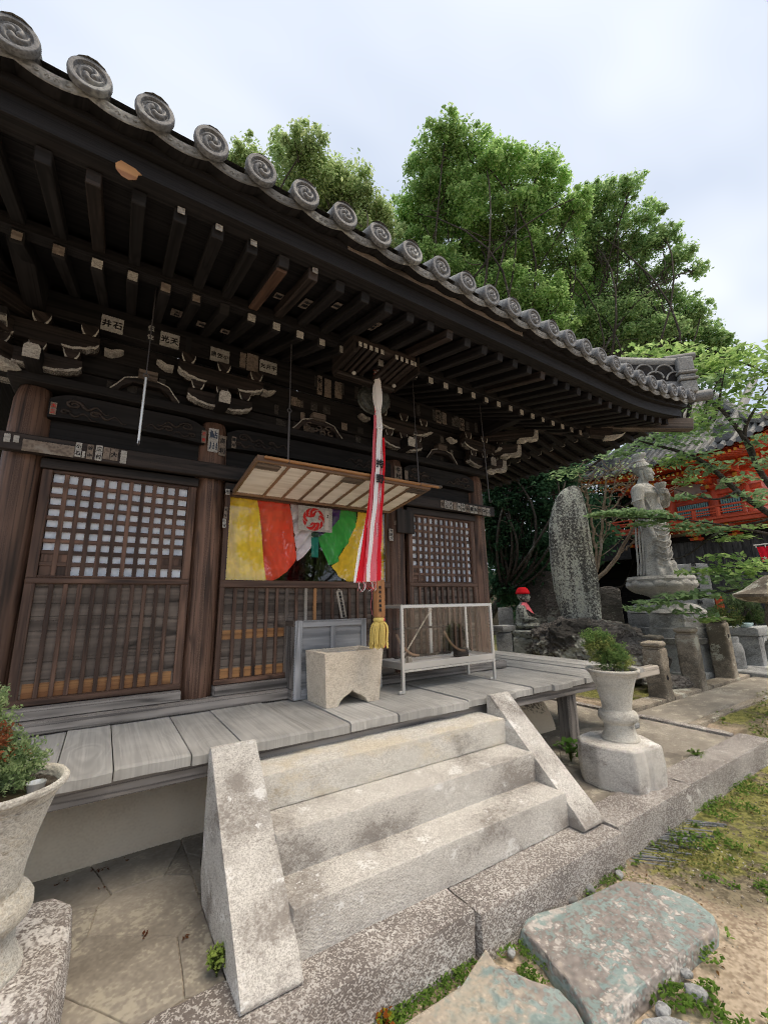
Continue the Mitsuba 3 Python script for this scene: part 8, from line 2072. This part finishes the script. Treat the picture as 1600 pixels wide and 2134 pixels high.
# cherry tree whose boughs reach in from the right
ch = thing('cherry_tree', 'cherry tree reaching in from the right edge, grey boughs with bright layered leaves', 'tree')
bo = [[(9.391,1.898,2.306,0.059),(9.24,2.209,3.078,0.049),(9.084,2.518,3.517,0.048),(8.864,2.82,4.073,0.043),(8.694,3.097,4.341,0.036),(8.516,3.401,4.54,0.027),(8.358,3.654,4.692,0.017)],[(9.975,1.903,2.66,0.063),(9.749,2.243,3.693,0.052),(9.633,2.333,4.107,0.05),(9.513,2.372,4.514,0.046),(9.351,2.485,4.927,0.039),(9.231,2.582,5.188,0.032),(9.11,2.738,5.382,0.024)],[(9.513,2.372,4.514,0.038),(9.446,2.246,4.827,0.03),(9.411,2.087,5.033,0.022),(9.382,1.968,5.186,0.016),(9.365,1.813,5.312,0.011)],[(9.098,1.935,3.059,0.027),(9.002,2.427,2.895,0.021),(8.901,2.811,2.812,0.019),(8.795,3.218,2.514,0.017),(8.675,3.554,2.385,0.01)],[(9.444,2.287,4.06,0.03),(9.352,2.286,4.405,0.026),(9.292,2.349,4.552,0.021)],[(9.3,2.766,5.445,0.021),(9.097,2.87,5.843,0.018),(8.872,3.062,6.181,0.015),(8.54,3.437,6.54,0.011)],[(9.231,2.582,5.188,0.017),(9.133,2.428,5.539,0.014),(9.052,2.31,5.795,0.01)],[(8.864,2.82,4.073,0.019),(8.745,3.058,4.216,0.016),(8.665,3.363,4.103,0.012)],[(8.882,2.879,2.787,0.011),(8.938,2.81,2.46,0.009),(8.98,2.715,2.286,0.007)],[(9,1.905,1.773,0.031),(8.904,2.282,2.09,0.02),(8.808,2.617,2.151,0.014),(8.692,2.985,2.134,0.009)],[(8.948,2.136,1.632,0.026),(8.839,2.55,1.833,0.017),(8.703,2.982,1.727,0.013),(8.509,3.498,1.657,0.009),(8.262,4.045,1.563,0.007)],[(8.8,2.439,3.46,0.022),(8.731,2.738,3.365,0.015),(8.604,3.033,3.503,0.011),(8.484,3.271,3.651,0.008)],[(8.746,1.931,2.578,0.026),(8.591,2.448,2.798,0.015),(8.377,3.022,2.998,0.012),(8.097,3.661,3.127,0.01),(7.707,4.38,3.255,0.007)],[(9.706,1.864,5.532,0.022),(9.513,2.096,5.881,0.017),(9.312,2.43,6.143,0.013),(9.12,2.808,6.315,0.01)]]
for q, pl in enumerate(bo):
    pl = np.array(pl); pts = spline(pl[:, :3], 18); m = tube(pts, np.interp(np.linspace(0, 1, 18), np.linspace(0, 1, len(pl)), pl[:, 3]), 9)
    part(ch, 'bough', m, 'bark', True)
tk = np.array(bo[0][0][:3]); tk2 = np.array([tk[0] + 0.6, tk[1] - 0.6, 0.0])
put(ch, tube(spline([tk2, tk2 + [0.05, 0.05, 0.8], (tk + tk2) / 2 + [0.1, -.1, .3], tk], 14), np.linspace(0.16, 0.10, 14), 12), 'bark', True)
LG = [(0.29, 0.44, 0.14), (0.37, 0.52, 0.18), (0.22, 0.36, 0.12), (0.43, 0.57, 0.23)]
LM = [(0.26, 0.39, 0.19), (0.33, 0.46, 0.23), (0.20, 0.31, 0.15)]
spr = [(8.561,3.631,6.577,0.55,0.1,90,0),(8.723,3.298,6.525,0.5,0.12,110,0),(8.858,2.958,6.277,0.55,0.16,150,0),(9.068,2.757,5.982,0.5,0.16,130,0),(9.152,2.396,6.021,0.6,0.16,150,0),(9.265,2.084,5.939,0.6,0.16,150,0),(9.246,1.867,5.58,0.5,0.2,140,0),(9.094,2.52,5.572,0.5,0.16,110,1),(9.245,2.236,5.384,0.5,0.18,130,0),(9.24,1.963,4.981,0.45,0.2,120,0),(9.172,2.756,5.208,0.45,0.14,90,0),(9.01,2.895,4.931,0.45,0.14,100,0),(9.161,2.596,4.755,0.4,0.14,70,1),(8.779,3.063,4.796,0.5,0.12,100,0),(8.677,3.353,4.782,0.5,0.12,110,1),(8.584,3.675,4.676,0.45,0.1,100,1),(8.433,4.08,4.576,0.35,0.08,60,1),(8.652,3.053,4.526,0.45,0.1,90,1),(8.669,3.266,4.218,0.4,0.12,100,0),(8.772,2.993,4.201,0.5,0.1,110,1),(8.811,2.746,3.951,0.4,0.1,80,1),(8.712,3.143,3.816,0.3,0.1,50,0),(8.962,2.455,3.675,0.4,0.08,60,1),(9.287,2.137,3.987,0.35,0.16,70,1),(9.389,2.168,4.372,0.3,0.12,50,1),(8.948,2.332,3.387,0.4,0.06,50,1),(8.598,3.074,3.467,0.3,0.05,50,1),(8.917,2.161,3.221,0.3,0.08,40,1),(8.639,3.203,2.965,0.45,0.06,120,1),(8.762,2.9,2.841,0.45,0.06,110,1),(8.87,2.618,2.681,0.4,0.06,60,0),(8.73,2.823,2.368,0.4,0.08,50,0),(8.729,2.519,2.219,0.5,0.1,120,0),(8.696,2.28,2.122,0.5,0.12,120,0),(8.647,3.109,2.141,0.45,0.08,110,0),(8.676,2.73,1.996,0.5,0.1,130,1),(8.663,2.433,1.865,0.5,0.1,120,1),(8.566,3.072,1.73,0.45,0.08,110,1),(8.447,3.385,1.738,0.45,0.08,110,1),(8.302,3.726,1.62,0.45,0.07,120,1),(8.185,3.972,1.513,0.35,0.06,80,1),(8.503,3.232,1.451,0.35,0.08,70,1),(8.561,3.062,1.333,0.3,0.06,50,0),(7.852,4.314,3.295,0.3,0.05,90,1),(8.04,3.956,3.285,0.4,0.06,150,1),(8.212,3.622,3.203,0.4,0.06,150,1),(8.337,3.369,3.098,0.3,0.05,90,1),(8.196,3.721,3.038,0.3,0.04,60,1),(8.811,4.935,4.919,0.5,0.1,120,1),(8.814,4.306,5.155,0.4,0.1,90,0),(8.814,5.514,4.624,0.5,0.1,100,1),(8.816,2.387,2.807,0.3,0.05,40,0)]
R = np.random.default_rng(41)
ps, cs_, ns = {0: [], 1: []}, [], {0: [], 1: []}
for (x, y, z, a, b, n, k) in spr:
    n = int(n * 1.0)
    d = R.normal(size=(n, 3)); d /= np.linalg.norm(d, axis=1, keepdims=True); r = R.uniform(0, 1, n) ** 0.45
    p = np.array([x, y, z]) + d * r[:, None] * [a, a, b]; p[:, 2] -= 0.12 * (np.hypot(p[:, 0] - x, p[:, 1] - y)) ** 2
    ps[k].append(p); ns[k].append(np.tile([0.05, -0.15, 1.0], (n, 1)))
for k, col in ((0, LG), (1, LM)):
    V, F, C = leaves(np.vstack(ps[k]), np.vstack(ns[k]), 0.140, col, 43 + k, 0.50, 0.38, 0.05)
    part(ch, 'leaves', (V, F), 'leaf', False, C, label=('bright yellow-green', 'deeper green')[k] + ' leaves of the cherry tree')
